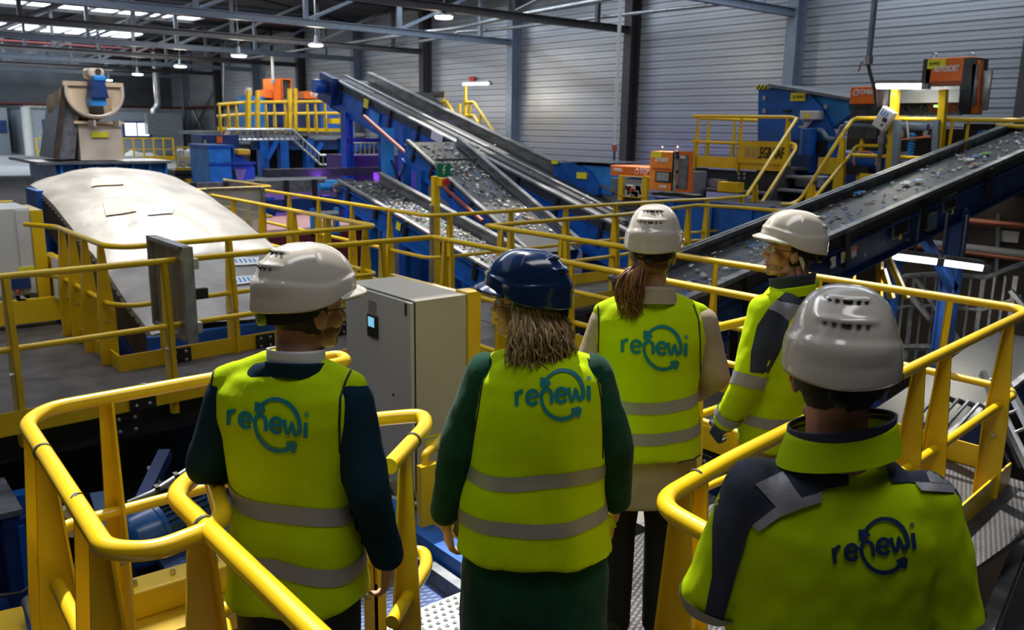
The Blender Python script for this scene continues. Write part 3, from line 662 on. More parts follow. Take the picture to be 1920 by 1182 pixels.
for k, (px, py, m) in enumerate([(1530+80, 352+12, SCRAP[1]), (1700, 345, SCRAP[0]), (1722, 340, SCRAP[1]), (1828, 310, SCRAP[3]), (1848, 290, SCRAP[2]), (1818, 302, SCRAP[0])]):
    # drop the piece onto the belt plane
    rr = _ray(px, py); n_ = s.cross(d); p0_ = cl-up*.05; tt = (p0_-CAM).dot(n_)/rr.dot(n_); p = CAM+rr*tt; mb = MB(); rows = []
    for i in range(5): rows.append([p+d*(i-2)*.04+s*(j-2)*.025+up*(.012+.018*abs(math.sin(i*2.1+j*1.7+k))) for j in range(5)])
    mb.grid(rows); o = obj('plastic_scrap', mb, m)
    tag(o, ['blue plastic piece lowest on the right conveyor', 'white crumpled film piece in the middle of the right conveyor', 'blue plastic piece just above the white crumpled film', 'orange-brown scrap near the top of the right conveyor', 'green leafy scrap highest on the right conveyor', 'white scrap beside the orange-brown piece on the right conveyor'][k], 'scrap')

# ---- long conveyor in the middle left
lo = atx(1173, 429, 12.5); hi = atx(622, 144, 12.5); lo2 = lo+(lo-hi)*.12
t, d, s, up = conveyor('longest blue-sided belt conveyor climbing to the upper left', lo2, hi, 1.25, farh=.2, side=.62, gap=.22, rim=.14, blue=BLU, brackets=10, belt=RUB)
obj('centre_rim', MB().bar(lo2+s*.45+up*.05, hi+s*.45+up*.05, .1, .05, up=up), RIM, t)
for fr in (.5, .78): 
    p = lo.lerp(hi, fr); obj('patch', MB().bar(p-d*.25-s*.06-up*.45, p+d*.25-s*.06-up*.45, .02, .3, up=up), BLUL, t)
p = atx(686, 194, 12.4); obj('sticker', MB().bar(p-d*.12, p+d*.12, .01, .25, up=up), STK, t)
p = atx(819, 257, 12.4); obj('sticker', MB().bar(p-d*.25, p+d*.25, .01, .22, up=up), WST, t)
for fr, wd in ((.93, .3), (.62, .25), (.33, .25)):
    p = lo.lerp(hi, fr)
    for x in (12.5, 13.75): obj('support_leg', MB().ibeam((x, p.y, -4), (x, p.y, p.z-.8), wd, .25, .02), BLU, t)
    obj('cross_tie', MB().bar((12.5, p.y, p.z-1.6), (13.75, p.y, p.z-1.6), .12, .12), BLUD, t)
hd = MB(); hd.bar(hi-d*.5-s*.12-up*.35, hi+d*.35-s*.12-up*.35, .2, .8, up=up); obj('head_housing', hd, BLUD, t)
obj('drive_motor', MB().cyl(hi-s*.55-up*.3, hi-s*.12-up*.3, .2, 16), BLU, t)
scraps('a few scraps on the longest conveyor', lo, hi, 1.2, 40, .03, .07, (6, 0, 0, 1, 3, 0))

# ---- debris conveyor under the long one
lo = atx(960, 440, 10.6); hi = atx(765, 262, 10.6)
t, d, s, up = conveyor('blue-sided conveyor with bright debris passing under the longest conveyor', lo+(lo-hi)*.15, hi, 1.35, farh=.1, side=.36, gap=.08, rim=.09, brackets=6)
scraps('bright mixed debris on the conveyor under the longest one', lo, hi, 1.3, 260, .025, .07, (6, 2, .6, 3, 4, 1), edge=.2)
obj('cross_plate', MB().bar(atx(818, 300, 10.65), atx(818, 300, 10.65)+s*1.1, .1, .05), DGR, t)
for fr in (.25, .85):
    p = lo.lerp(hi, fr)
    for x in (10.6, 11.9): obj('support_leg', MB().bar((x, p.y, -4), (x, p.y, p.z-.4), .2, .2), BLU, t)
# ---- glass conveyor
lo = atx(935, 512, 8.3); hi = atx(634, 336, 8.3)
t, d, s, up = conveyor('short conveyor heaped with dark glassy flakes behind the yellow railings', lo+(lo-hi)*.2, hi, .95, farh=.12, side=.36, gap=.06, rim=.09, brackets=6)
scraps('dark glittering flakes heaped on the short conveyor', lo, hi, .95, 900, .02, .05, (1, 1, .3, .3, 2.5, 9), edge=.13, clump=.2, zoff=-.05)
p = atx(747, 423, 8.25); obj('sticker', MB().bar(p-d*.07, p+d*.07, .01, .17, up=up), STK, t)
for fr in (.25, .75):
    p = lo.lerp(hi, fr)
    for x in (8.3, 9.2): obj('support_leg', MB().bar((x, p.y, -4), (x, p.y, p.z-.4), .16, .16), BLU, t)
hm = thing('gear_motor', 'blue and silver gear motor at the top of the short flake conveyor', 'motor', hi)
obj('casing', MB().box((hi.x-.2, hi.y-.05, hi.z-.25), (hi.x+.05, hi.y+.2, hi.z-.02)), BLUL, hm, bevel=.03)
obj('motor', MB().cyl((hi.x-.42, hi.y, hi.z-.15), (hi.x-.2, hi.y, hi.z-.15), .08, 14), BLUL, hm); obj('gland_box', MB().cyl((hi.x-.1, hi.y-.2, hi.z-.15), (hi.x-.1, hi.y-.02, hi.z-.15), .09, 14), ALU, hm)
# level conveyor crossing behind it
p0 = aty(330, 352, 19); p1 = aty(662, 333, 19)
t = thing('belt_conveyor', 'level grey-sided conveyor crossing behind the short flake conveyor', 'conveyor', p0)
obj('side_beam', MB().bar(p0, (p1.x, 19, p0.z), .05, .28, off=-.05), GRYD, t); obj('belt', MB().box((p0.x, 19.05, p0.z), (p1.x, 20.0, p0.z+.03)), RUB, t)
obj('lower_beam', MB().bar(V(p0)-V((0, 0, .5)), (p1.x, 19, p0.z-.5), .08, .3), BLUD, t)
for k in range(6): x = p0.x+(p1.x-p0.x)*(k+.5)/6; obj('bracket', MB().box((x-.05, 18.9, p0.z-.5), (x+.05, 18.97, p0.z+.1)), BLK, t)
for k in range(3): x = p0.x+(p1.x-p0.x)*(k+.5)/3; obj('leg', MB().box((x-.1, 19, -4), (x+.1, 19.2, p0.z-.3)), BLU, t)
# red handrail pipes and red pallets behind the railings
tag(obj('pull_cord_pipe', MB().cyl(atx(683, 218, 11.0), atx(905, 415, 10.4), .045, 8), mat('salmon_pipe', (.30, .07, .05), .6)), 'thin salmon red pipe sloping under the debris conveyor', 'pipe')
rp = thing('machine_cover', 'dull red machine cover behind the yellow railings', 'cover', aty(560, 440, 15)); a = aty(490, 395, 15.5)
rm = mat('wine_red_cover', (.12, .015, .025), .5, var=.3); obj('cover', MB().box((a.x, 15.5, -.7), (a.x+2.4, 18.3, .15)), rm, rp); obj('base', MB().box((a.x+.1, 15.6, -4), (a.x+2.3, 18.2, -.7)), BLK, rp)
eq = thing('valve_station', 'cluster of pale valves and pipes on a blue frame beside the red cover', 'machine', aty(600, 400, 14.5))
p = aty(585, 392, 14.5); q = aty(632, 440, 14.5)
obj('frame', MB().box((p.x, 14.5, q.z), (q.x, 14.6, q.z+.06)).box((p.x, 14.5, q.z), (p.x+.06, 14.6, p.z)).box((q.x, 14.5, q.z), (q.x+.06, 14.6, p.z)), BLUL, eq)
mb = MB()
for k in range(5): x = p.x+(q.x-p.x)*(k+.5)/5; mb.cyl((x, 14.5, q.z+.1), (x, 14.5, p.z-.05), .035, 8)
obj('valves', mb, ALU, eq); obj('header_pipe', MB().cyl((p.x, 14.45, p.z-.1), (q.x, 14.45, p.z-.1), .05, 8), GRY, eq); obj('leg', MB().box((p.x+.2, 14.5, -4), (p.x+.3, 14.6, q.z)), BLU, eq)

# ---- emergency shower post with the green sign
a = aty(820, 455, 10.2)
t = thing('sign_post', 'yellow post with a green sign and small red alarm in the middle', 'post', (a.x, 10.2, -.1)); top = aty(820, 331, 10.2)
obj('post', MB().box((a.x-.05, 10.2, -1.2), (a.x+.05, 10.28, top.z)), YEL, t)
s0, s1 = aty(819, 307, 10.15), aty(843, 331, 10.15); sg = obj('sign', MB().box((s0.x, 10.13, s1.z), (s1.x, 10.15, s0.z)), GRN, t)
ic = MB(); cx, cz = (s0.x+s1.x)/2, (s0.z+s1.z)/2
ic.box((cx-.01, 10.12, cz-.06), (cx+.0, 10.13, cz+.0)).box((cx-.03, 10.12, cz+.0), (cx+.02, 10.13, cz+.012)).box((cx-.005, 10.12, cz+.02), (cx+.005, 10.13, cz+.06)).box((cx-.01, 10.12, cz+.055), (cx+.04, 10.13, cz+.065))
obj('sign_picture', ic, WPR, sg)
al = aty(834, 341, 10.1); obj('alarm', MB().cyl((al.x, 10.2, al.z), (al.x, 10.05, al.z), .05, 12), RED, t); obj('alarm_base', MB().box((al.x-.06, 10.1, al.z-.06), (al.x+.06, 10.2, al.z+.05)), YEL, t)
obj('grey_pipe', MB().cyl((a.x-.1, 10.2, -1.2), (a.x-.1, 10.2, top.z-.4), .03, 8), GRY, t)

# ---- white cloth cover over the big conveyor
t = thing('covered_conveyor', 'large sloping conveyor under a pale grey cloth cover', 'conveyor', (3.3, 10.5, 0))
rows = []; NX, NY = 26, 60
for j in range(NY+1):
    f = j/NY; y = 8.15+(13.1-8.15)*f
    # side height: rises and flattens toward the far end
    zs = .2+1.12*(1-(1-f)**1.35)
    row = []
    for i in range(NX+1):
        g = i/NX; x = 2.34+2.02*g; arch = math.sin(PI*g)**.7*(.05+.16*f)
        z = zs+arch+noise.noise(V((x*1.6, y*.9, 0)))*.035+noise.noise(V((x*5, y*2.2, 3)))*.012
        row.append((x, y, z))
    drop = [(row[0][0]-.01, y, row[0][2]-.07-.015*noise.noise(V((0, y*9, 0))))]; drop2 = [(row[-1][0]+.01, y, row[-1][2]-.07)]
    rows.append(drop+row+drop2)
obj('cloth_cover', MB().grid(rows), DUST, t)
L = [(2.36, 8.15+(4.95)*k/12, .2+1.12*(1-(1-k/12)**1.35)) for k in range(13)]
for X, nm in ((2.34, 'left'), (4.33, 'right')):
    mb = MB(); rr = [[(X, y, z-.03) for _, y, z in L], [(X, y, z-.48) for _, y, z in L]]; mb.grid(rr); mb.grid([[(X+.05, y, z-.03) for _, y, z in L], [(X+.05, y, z-.48) for _, y, z in L]])
    obj('side_apron', mb, BRD, t)
    mb = MB()
    for k in range(34):
        f = k/33; y = 8.2+4.85*f; z = .2+1.12*(1-(1-f)**1.35); mb.tube([(X-.005, y, z-.04), (X-.035, y, z-.04)], .012, 6)
    o = obj('edge_studs', mb, BLK, t); o['kind'] = 'stuff'
obj('end_beam', MB().box((2.3, 8.12, -.5), (4.45, 8.2, .19)), BLU, t); obj('end_flange', MB().box((2.3, 8.06, .02), (4.45, 8.12, .05)), BLUL, t)
obj('body', MB().prism([(2.42, 8.25, -4), (2.42, 13.0, -4), (2.42, 13.0, .8), (2.42, 8.25, -.5)], (1.85, 0, 0)), BLUD, t)
obj('side_frame', MB().box((2.28, 12.4, -2), (2.36, 13.1, 1.28)), BLU, t)
for k, (x, y, sx, sy, m) in enumerate([(3.75, 9.35, .34, .2, WST), (3.55, 8.9, .3, .16, WST), (3.35, 10.9, .3, .22, WST), (2.95, 11.2, .35, .5, CARD), (3.1, 12.2, .4, .3, CARD)]):
    f = (y-8.15)/4.95
    def hz(x, y):
        f = (y-8.15)/4.95; g = (x-2.34)/2.02; return .2+1.12*(1-(1-f)**1.35)+math.sin(PI*g)**.7*(.05+.16*f)+noise.noise(V((x*1.6, y*.9, 0)))*.035+noise.noise(V((x*5, y*2.2, 3)))*.012+.018
    rr = [[(x+sx*(i/6-.5)+.1*(j/6-.5), y+sy*(j/6-.5), hz(x+sx*(i/6-.5)+.1*(j/6-.5), y+sy*(j/6-.5))) for i in range(7)] for j in range(7)]
    pt = obj('patch', MB().grid(rr), m, t)
    if m is WST and k != 2 or k == 2:
        mk = MB(); rr = random.Random(k)
        for q in range(5):
            xx = x+sx*(.5-q*.2)*.8-.03; yy = y
            mk.add([(xx, yy-.05, hz(xx, yy-.05)+.004), (xx+.02, yy-.05, hz(xx+.02, yy-.05)+.004), (xx+.03, yy+.04, hz(xx+.03, yy+.04)+.004), (xx+.01, yy+.05, hz(xx+.01, yy+.05)+.004)], [(0, 1, 2, 3)])
        obj('blue_marks', mk, BLUL, pt)
# ---- blue frame and tan hood
t = thing('infeed_hopper', 'tan dusty hood with a round-bottomed mouth and blue motor on a blue frame', 'machine', (4.5, 18, 1))
p = aty(75, 303, 18); q = aty(312, 345, 18)
obj('blue_frame', MB().box((p.x+.25, 18, q.z-1), (q.x, 20.4, p.z-.04)), BLUL, t)
for k in range(7): x = p.x+.3+(q.x-p.x-.35)*k/6; obj('stiffener', MB().prism([(x, 17.82, p.z-.04), (x, 18, q.z-.8), (x, 18, p.z-.04)], (.04, 0, 0)), BLUL, t)
obj('frame_top', MB().box((p.x-.1, 17.75, p.z-.05), (q.x+.05, 20.5, p.z)), GRYD, t)
obj('frame_base', MB().box((p.x+.1, 18.1, -4), (q.x-.1, 20.3, q.z-1)), BLUD, t)
a, b = aty(146, 232, 17.9), aty(232, 300, 17.9)
lb = obj('lower_box', MB().box((a.x, 17.9, b.z), (b.x, 19.3, a.z)), TAN2, t); obj('flange', MB().box((a.x-.08, 17.82, a.z), (b.x+.05, 19.4, a.z+.05)), TAN, t)
st = aty(188, 253, 17.88); obj('sticker', MB().box((st.x-.15, 17.87, st.z-.05), (st.x+.15, 17.89, st.z+.05)), STK, t)
# U-shaped face, tilted back
c = aty(178, 182, 17.75); rad = (aty(230, 160, 17.75).x-aty(125, 160, 17.75).x)/2; topz = aty(125, 158, 17.75).z
def U(r, zt, n=20, wmul=1): return [(c.x-r*wmul, 0, zt)]+[(c.x-r*wmul*math.cos(PI*k/n), 0, c.z+.08-r*.92*math.sin(PI*k/n)) for k in range(n+1)]+[(c.x+r*wmul, 0, zt)]
outer = [(x, 17.75, z) for x, _, z in U(rad, topz)]
ix0, ix1 = aty(166, 182, 17.7).x, aty(209, 182, 17.7).x; iz0 = aty(166, 215, 17.7).z
# face plate as two cheeks + bottom + so the mouth stays open
fm = MB(); n = 20
def col(x):
    u = (x-c.x)/rad; u = max(-1, min(1, u)); return c.z+.08-rad*.92*math.sqrt(max(0, 1-u*u))
def strip(xa, xb, zt_fn, zb_fn, k=12):
    r = [[(xa+(xb-xa)*i/k, 17.75, zt_fn(xa+(xb-xa)*i/k)) for i in range(k+1)], [(xa+(xb-xa)*i/k, 17.75, zb_fn(xa+(xb-xa)*i/k)) for i in range(k+1)]]; fm.grid(r)
strip(c.x-rad, ix0, lambda x: topz, col); strip(ix1, c.x+rad, lambda x: topz, col); strip(ix0, ix1, lambda x: iz0, col); strip(ix0, ix1, lambda x: topz, lambda x: topz-.2)
obj('face_plate', fm, TAN, t)
sh = MB(); sh.grid([[V(p) for p in outer], [V(p)+V((-.1, 1.2, -.25)) for p in outer]]); obj('shell', sh, TAN, t)
obj('rim', MB().tube([V(p)+V((0, -.02, 0)) for p in outer], .035, 8), TAN2, t); obj('top_edge', MB().box((c.x-rad-.05, 17.7, topz-.02), (c.x+rad+.02, 17.85, topz+.06)), TAN, t)
obj('mouth_cheek', MB().box((ix0-.03, 17.35, iz0-.1), (ix0, 17.75, topz-.75)), TAN2, t); obj('mouth_cheek', MB().box((ix1, 17.35, iz0-.1), (ix1+.03, 17.75, topz-.75)), TAN2, t); pass
obj('mouth_back', MB().box((ix0, 18.3, iz0), (ix1, 18.35, topz)), DGR, t); obj('mouth_floor', MB().box((ix0, 17.75, iz0-.02), (ix1, 18.3, iz0)), GRYD, t)
le = MB(); p0 = aty(122, 175, 17.9); p1 = aty(104, 298, 17.9); p2 = aty(140, 298, 17.9); p3 = aty(150, 190, 17.9)
le.prism([p0, p1, p2, p3], (0, 1.4, 0)); obj('side_chute', le, GRYD, t); obj('chute_lip', MB().bar(p0+V((0, -.03, .1)), p1+V((0, -.03, 0)), .12, .08), BRD, t)
m0 = aty(184, 190, 17.4); m1 = aty(186, 158, 17.3); m2 = aty(185, 138, 17.3)
obj('drive_bracket', MB().box((m0.x-.13, 17.35, m0.z-.08), (m0.x+.13, 17.75, m0.z+.06)), BLUL, t); obj('gearbox', MB().prism([(m1.x-.15, 17.3, m0.z+.06), (m1.x+.15, 17.3, m0.z+.06), (m1.x+.1, 17.3, m1.z+.06), (m1.x-.1, 17.3, m1.z+.06)], (0, .4, 0)), BLUD, t)
obj('motor', MB().box((m2.x-.16, 17.35, m2.z-.08), (m2.x+.12, 17.8, m2.z+.1)), TAN2, t, bevel=.05); obj('motor_cap', MB().box((m2.x-.09, 17.28, m2.z-.14), (m2.x+.13, 17.45, m2.z-.03)), BLUL, t, bevel=.03); obj('motor_eye', MB().cyl((m2.x, 17.34, m2.z+.04), (m2.x, 17.3, m2.z+.04), .05, 12), BRD, t)
# ---- white robot-side cabinet at the left edge
t = thing('service_cabinet', 'white enamel cabinet with a yellow edge post at the left edge', 'cabinet', atx(60, 590, 1.25))
cy = 10.4; a = aty(-30, 393, cy); b = aty(72, 552, cy)
obj('body', MB().box((a.x-.2, cy, b.z), (b.x, cy+.75, a.z)), WHT, t, bevel=.01); obj('door', MB().box((a.x+.28, cy-.02, b.z+.02), (b.x-.02, cy, a.z-.02)), WHT, t, bevel=.005)
obj('side_strip', MB().box((b.x, cy-.02, b.z-.5), (b.x+.12, cy+.75, a.z-.03)), YEL, t)
st = aty(50, 504, cy-.03); obj('sticker', MB().box((st.x-.08, cy-.03, st.z-.02), (st.x+.08, cy-.02, st.z+.02)), STK, t)
obj('base_frame', MB().box((a.x-.2, cy-.3, .05), (b.x+.5, cy-.2, .3)).box((b.x+.15, cy-.3, .05), (b.x+.25, cy+.4, b.z+.4)).box((b.x-.25, cy-.3, .3), (b.x-.17, cy-.2, b.z)), YEL, t)
cb = MB()
for k in range(8):
    x = a.x+.1+k*.12; cb.tube([(x, cy+.1, b.z), (x+.03*math.sin(k*2), cy-.05, b.z-.12), (x+.08*math.sin(k*3), cy+.05, .3)], .014, 6)
obj('cables', cb, RUBH, t); obj('air_unit', MB().box((a.x+.35, cy-.05, .38), (b.x-.25, cy+.15, .5)), BLUD, t); obj('red_hose', MB().cyl((a.x+.2, cy-.1, .36), (b.x-.2, cy-.1, .37), .022, 8), RED, t)
obj('cloth', MB().grid([[(b.x+.1+i*.06, cy-.32-.02*math.sin(i*2), .75-j*.09-i*.04) for i in range(6)] for j in range(6)]), WST, t)
arch = thing('round_cover', 'black rounded cover at the far left behind the white cabinet', 'cover', (1.2, 15.5, .3)); p = aty(10, 372, 15.5)
obj('cover', MB().tube([(p.x-2.5, 15.5, p.z-.6), (p.x+.4, 15.5, p.z-.6)], .95, 24), BLK, arch); obj('base', MB().box((p.x-2.5, 14.8, -4), (p.x+.4, 16.3, p.z-.9)), BLUD, arch)
# ================================================================== right upper platform, hoppers and sorters
XP = 14.6
fl = 1.5
t = thing('raised_platform', 'raised platform with a lettered yellow board beside the blue hopper housing', 'platform', (XP, 11, fl))
a = atx(1290, 305, XP); b = atx(1480, 325, XP)
obj('deck_plate', MB().box((XP, b.y, fl-.05), (XP+1.6, a.y, fl)), DEK, t, smooth=False)
obj('edge_beam', MB().ibeam((XP, b.y, fl-.28), (XP, a.y, fl-.28), .1, .35, .02), BLK, t); obj('toe_board', MB().box((XP-.02, b.y, fl-.07), (XP, a.y, fl+.16)), YEL, t)
obj('leg', MB().box((XP+.1, a.y-.3, -4), (XP+.3, a.y-.1, fl-.1)), BLK, t); obj('leg', MB().box((XP+.1, b.y+.2, -4), (XP+.3, b.y+.4, fl-.1)), BLK, t)
for k, px in enumerate((1310, 1392)):
    for dx in (-5, 5):
        for py in (326, 334): p = atx(px+dx, py, XP-.08); obj('bolt', MB().cyl(p, p-V((.03, 0, 0)), .03, 8), ALU, t)
pb = bx_x(1388, 264, 1470, 309, XP-.1, .02); bd = obj('lettered_board', pb, YEL, t)
q0 = atx(1395, 292, XP-.12); q1 = atx(1467, 297, XP-.12); tm = text_mesh('BOLLEGRAAF', (XP-.12, q0.y, q0.z-.03), (0, -1, 0), (0, 0, 1), .30, squeeze=(q0.y-q1.y)/1.75, bold=.006)
xs = sorted(v.y for v in tm.v); cut = q0.y-(q0.y-q1.y)*.37
la, lb_ = MB(), MB()
la.v = tm.v; lb_.v = tm.v; la.f = [f for f in tm.f if sum(tm.v[i].y for i in f)/len(f) > cut]; lb_.f = [f for f in tm.f if sum(tm.v[i].y for i in f)/len(f) <= cut]
obj('letters', la, mat('sheen_print', (.6, .5, .25), .3, metal=.5), bd); obj('letters', lb_, BLKP, bd)  # sheen on the first letters is put into their colour
def px_rail(label, pts3, posts, m=YEL, r=.034, h2=.5, name='safety_railing', w=.15, z0post=None):
    """top rail through sighted 3-D points; second rail h2 below"""
    t = thing(name, label, 'railing', pts3[0])
    obj('top_rail', MB().tube(fillet(pts3, .12), r, 10), m, t)
    if h2: obj('mid_rail', MB().tube(fillet([V(p)-V((0, 0, h2)) for p in pts3], .12), r*.9, 10), m, t)
    for (p, z0) in posts:
        mb, _ = post_mesh(p[0], p[1], (pts3[1]-pts3[0]) if abs((pts3[1]-pts3[0]).z) < .3 else (V((0, 1, 0))), z0, p[2], w=w); obj('post', mb, m, t, sharp=30)
    return t
P = lambda px, py, X=XP: atx(px, py, X)
px_rail('yellow railing on the raised platform, starting left of the lettered board', [P(1300, 218), P(1488, 220), P(1494, 228)], [(P(1309, 220), fl), (P(1391, 219), fl), (P(1476, 221), fl)], h2=.52)
px_rail('back yellow railing of the raised platform in front of the ribbed wall', [atx(1310, 222, XP+1.5), atx(1425, 226, XP+1.5)], [(atx(1330, 222, XP+1.5), fl), (atx(1378, 224, XP+1.5), fl)], h2=.52)
# stairs from the lower deck to the platform
t = thing('stair_flight', 'dark steel stair flight with grey treads between two yellow handrails', 'stairs', (12.2, 9, 0))
s0 = atx(1500, 345, 14.4); s1 = atx(1418, 470, 12.3)
n = 6
for k in range(n):
    f = k/(n-1); py = 328+(452-328)*f*.98; pxc = 1517-f*85; X = 14.6-2.0*f
    a = atx(pxc-42, py, X); b = atx(pxc+42, py+6, X); obj('tread', MB().box((X-.28, b.y, a.z-.04), (X, a.y, a.z)), GRY, t)
A = [atx(1484, 318, 14.6), atx(1395, 480, 12.4)]; B = [atx(1575, 318, 14.6), atx(1478, 480, 12.4)]
for q in (A, B): obj('stringer', MB().bar(q[0], q[1], .03, .26, up=V((1, 0, 1))), BLK, t)
def hand(label, px, X0, X1, posts=()):
    pts = [];
    for i, (x, y) in enumerate(px): pts.append(atx(x, y, X0+(X1-X0)*i/(len(px)-1)))
    t = thing('stair_handrail', label, 'handrail', pts[0]); obj('top_rail', MB().tube(fillet(pts, .12), .032, 10), YEL, t)
    return t, pts
t, pts = hand('left yellow stair handrail sloping down from the lettered board', [(1494, 222), (1400, 367)], 14.6, 12.6)
p2 = [atx(1480, 268, 14.6), atx(1492, 272, 14.5), atx(1492, 280, 14.45), atx(1398, 428, 12.6)]; obj('mid_rail', MB().tube(fillet(p2, .1), .03, 10), YEL, t)
for (px, y0, y1, X) in [(1478, 226, 345, 14.5), (1416, 345, 440, 12.9)]: a, b = atx(px, y0, X), atx(px-6, y1, X); mb, _ = post_mesh(a.x, a.y, (1, 0, 0), b.z, a.z, w=.16); obj('post', mb, YEL, t, sharp=30)
t, pts = hand('right yellow stair handrail bending level beside the grey enclosure', [(1470, 388), (1500, 376), (1580, 250), (1600, 222), (1700, 220)], 12.6, 14.0)
p2 = [atx(1465, 383, 12.5), atx(1500, 384, 12.6), atx(1512, 390, 12.6), atx(1595, 290, 14), atx(1606, 273, 14), atx(1665, 274, 14)]; obj('mid_rail', MB().tube(fillet(p2, .1), .03, 10), YEL, t)
for (px, y0, y1, X) in [(1580, 258, 378, 13.8), (1522, 345, 400, 12.9), (1620, 222, 330, 14.0)]: a, b = atx(px, y0, X), atx(px-5, y1, X); mb, _ = post_mesh(a.x, a.y, (1, 0, 0), b.z, a.z, w=.2 if px < 1600 else .08); obj('post', mb, YEL, t, sharp=30)
obj('guard_plate', bx_x(1535, 295, 1572, 328, 14.2, .03), YELD, t)
t2 = px_rail('level yellow railing in front of the right sorter, running off the right edge', [atx(1606, 222, 13.2), atx(1925, 226, 13.2)], [(atx(1785, 225, 13.2), 1.35), (atx(1815, 226, 13.3), 1.35)], h2=.58, w=.1)
obj('toe_board', bx_x(1612, 325, 1662, 338, 13.2, .03), YEL, t2)
for px in (1680, 1770): a = atx(px, 168, 13.1); b = atx(px-12, 330, 13.1); obj('tall_post', MB().bar(a, b, .1, .1), YEL, t2)
for px in (1683, 1757): a = atx(px, 225, 13.05); b = atx(px-5, 338, 13.05); obj('grey_stanchion', MB().bar(a, b, .09, .09), STL, t2)
# blue hopper housing
t = thing('hopper_housing', 'large royal blue hopper housing with a sloping lid behind the raised platform', 'machine', (16, 11, fl))
X = 15.6
poly = [atx(1422, 163, X), atx(1510, 168, X), atx(1540, 200, X), atx(1560, 240, X), atx(1580, 285, X), atx(1580, 310, X), atx(1420, 310, X)]
obj('side_plate', MB().prism(poly, (.06, 0, 0)), BLU, t)
y0, y1 = atx(1560, 180, X).y, atx(1422, 163, X).y
obj('body', MB().prism([atx(1512, 170, X+.1), atx(1592, 186, X+.1), atx(1592, 215, X+.1), atx(1560, 242, X+.1), atx(1540, 205, X+.1)], (1.6, 0, 0)), BLUL, t)
obj('lid', MB().prism([atx(1440, 157, X-.1), atx(1598, 184, X-.1), atx(1598, 189, X-.1), atx(1440, 163, X-.1)], (2.0, 0, 0)), GRYD, t)
obj('hazard_strip', bx_x(1418, 160, 1438, 167, X-.08, .06), STK, t); hz = MB()
for k in range(3): p = atx(1422+k*7, 163.5, X-.09); hz.bar(p+V((0, .03, -.04)), p+V((0, -.03, .04)), .01, .03)
obj('hazard_bars', hz, BLKP, t)
obj('yellow_label', bx_x(1483, 174, 1509, 189, X-.02, .02), STK, t); a = atx(1486, 185, X-.03); obj('label_text', text_mesh('02 W4M.212', (X-.03, a.y, a.z), (0, -1, 0), (0, 0, 1), .09, squeeze=.7), BLKP, t)
jb = obj('junction_box', bx_x(1500, 208, 1531, 224, X-.25, .25), WHT, t, bevel=.01); p = atx(1513, 216, X-.26); obj('warning_triangle', MB().prism([p+V((0, 0, .07)), p+V((0, -.07, -.05)), p+V((0, .07, -.05))], (-.004, 0, 0)), STK, jb)
cb = MB()
for k in range(5): a = atx(1505+k*5, 224, X-.12); b = atx(1497+k*4, 238+k*2, X-.1); cb.tube([a, a.lerp(b, .5)+V((0, .05*k-.1, -.05)), b], .012, 6)
obj('cables', cb, WHT, jb)
obj('rail_pipe', MB().tube(fillet([atx(1503, 246, X-.1), atx(1542, 244, X-.1), atx(1550, 260, X-.1), atx(1570, 262, X-.1), atx(1580, 235, X-.15)], .1), .05, 8), STL, t)
for (px, py) in [(1433, 184), (1433, 208), (1548, 200)]: obj('hinge', bx_x(px-3, py-4, px+2, py+4, X-.04, .04), ALU, t)
obj('handle', bx_x(1467, 206, 1480, 210, X-.06, .06), BLK, t)
obj('drive_recess', bx_x(1487, 262, 1545, 310, X-.05, .05), BLK, t); p = atx(1514, 275, X-.2); obj('drive_motor', MB().cyl(p+V((0, 0, .35)), p-V((0, 0, .2)), .16, 14), BLU, t, bevel=.01); obj('gearbox', MB().box((X-.4, p.y-.22, p.z-.5), (X-.05, p.y+.2, p.z-.15)), BLUD, t)
obj('base', MB().box((X, atx(1580, 300, X).y, -4), (X+2, atx(1420, 300, X).y, atx(1500, 310, X).z)), BLUD, t)
obj('chute_box', bx_x(1492, 330, 1532, 352, X-.9, .7), OFF, t)
# orange box with lettering beside the hopper
def sorter_text(parent, s, px, py, X, size, sq, m=WPR, bold=.004):
    a = atx(px, py, X); return obj('lettering', text_mesh(s, (X, a.y, a.z), (0, -1, 0), (0, 0, 1), size, squeeze=sq, bold=bold), m, parent)
t = thing('orange_unit', 'orange box with white lettering between the blue housing and the grey enclosure', 'machine', (13.8, 8, 1.7))
bo = obj('cover', bx_x(1595, 163, 1640, 195, 13.9, .4), ORG, t, bevel=.015); sorter_text(bo, 'TOMRA', 1611, 177, 13.88, .11, .62)
cc = atx(1605, 174, 13.88); obj('emblem', MB().tube([cc+V((0, .05*math.cos(k*PI/4), .05*math.sin(k*PI/4))) for k in range(8)], .008, 6, closed=True).bar(cc+V((0, .04, 0)), cc-V((0, .04, 0)), .006, .01), WPR, bo)
obj('lower_box', bx_x(1596, 196, 1642, 260, 13.95, .35), DGR, t); obj('slot', bx_x(1602, 199, 1630, 205, 13.93, .03), BLK, t)
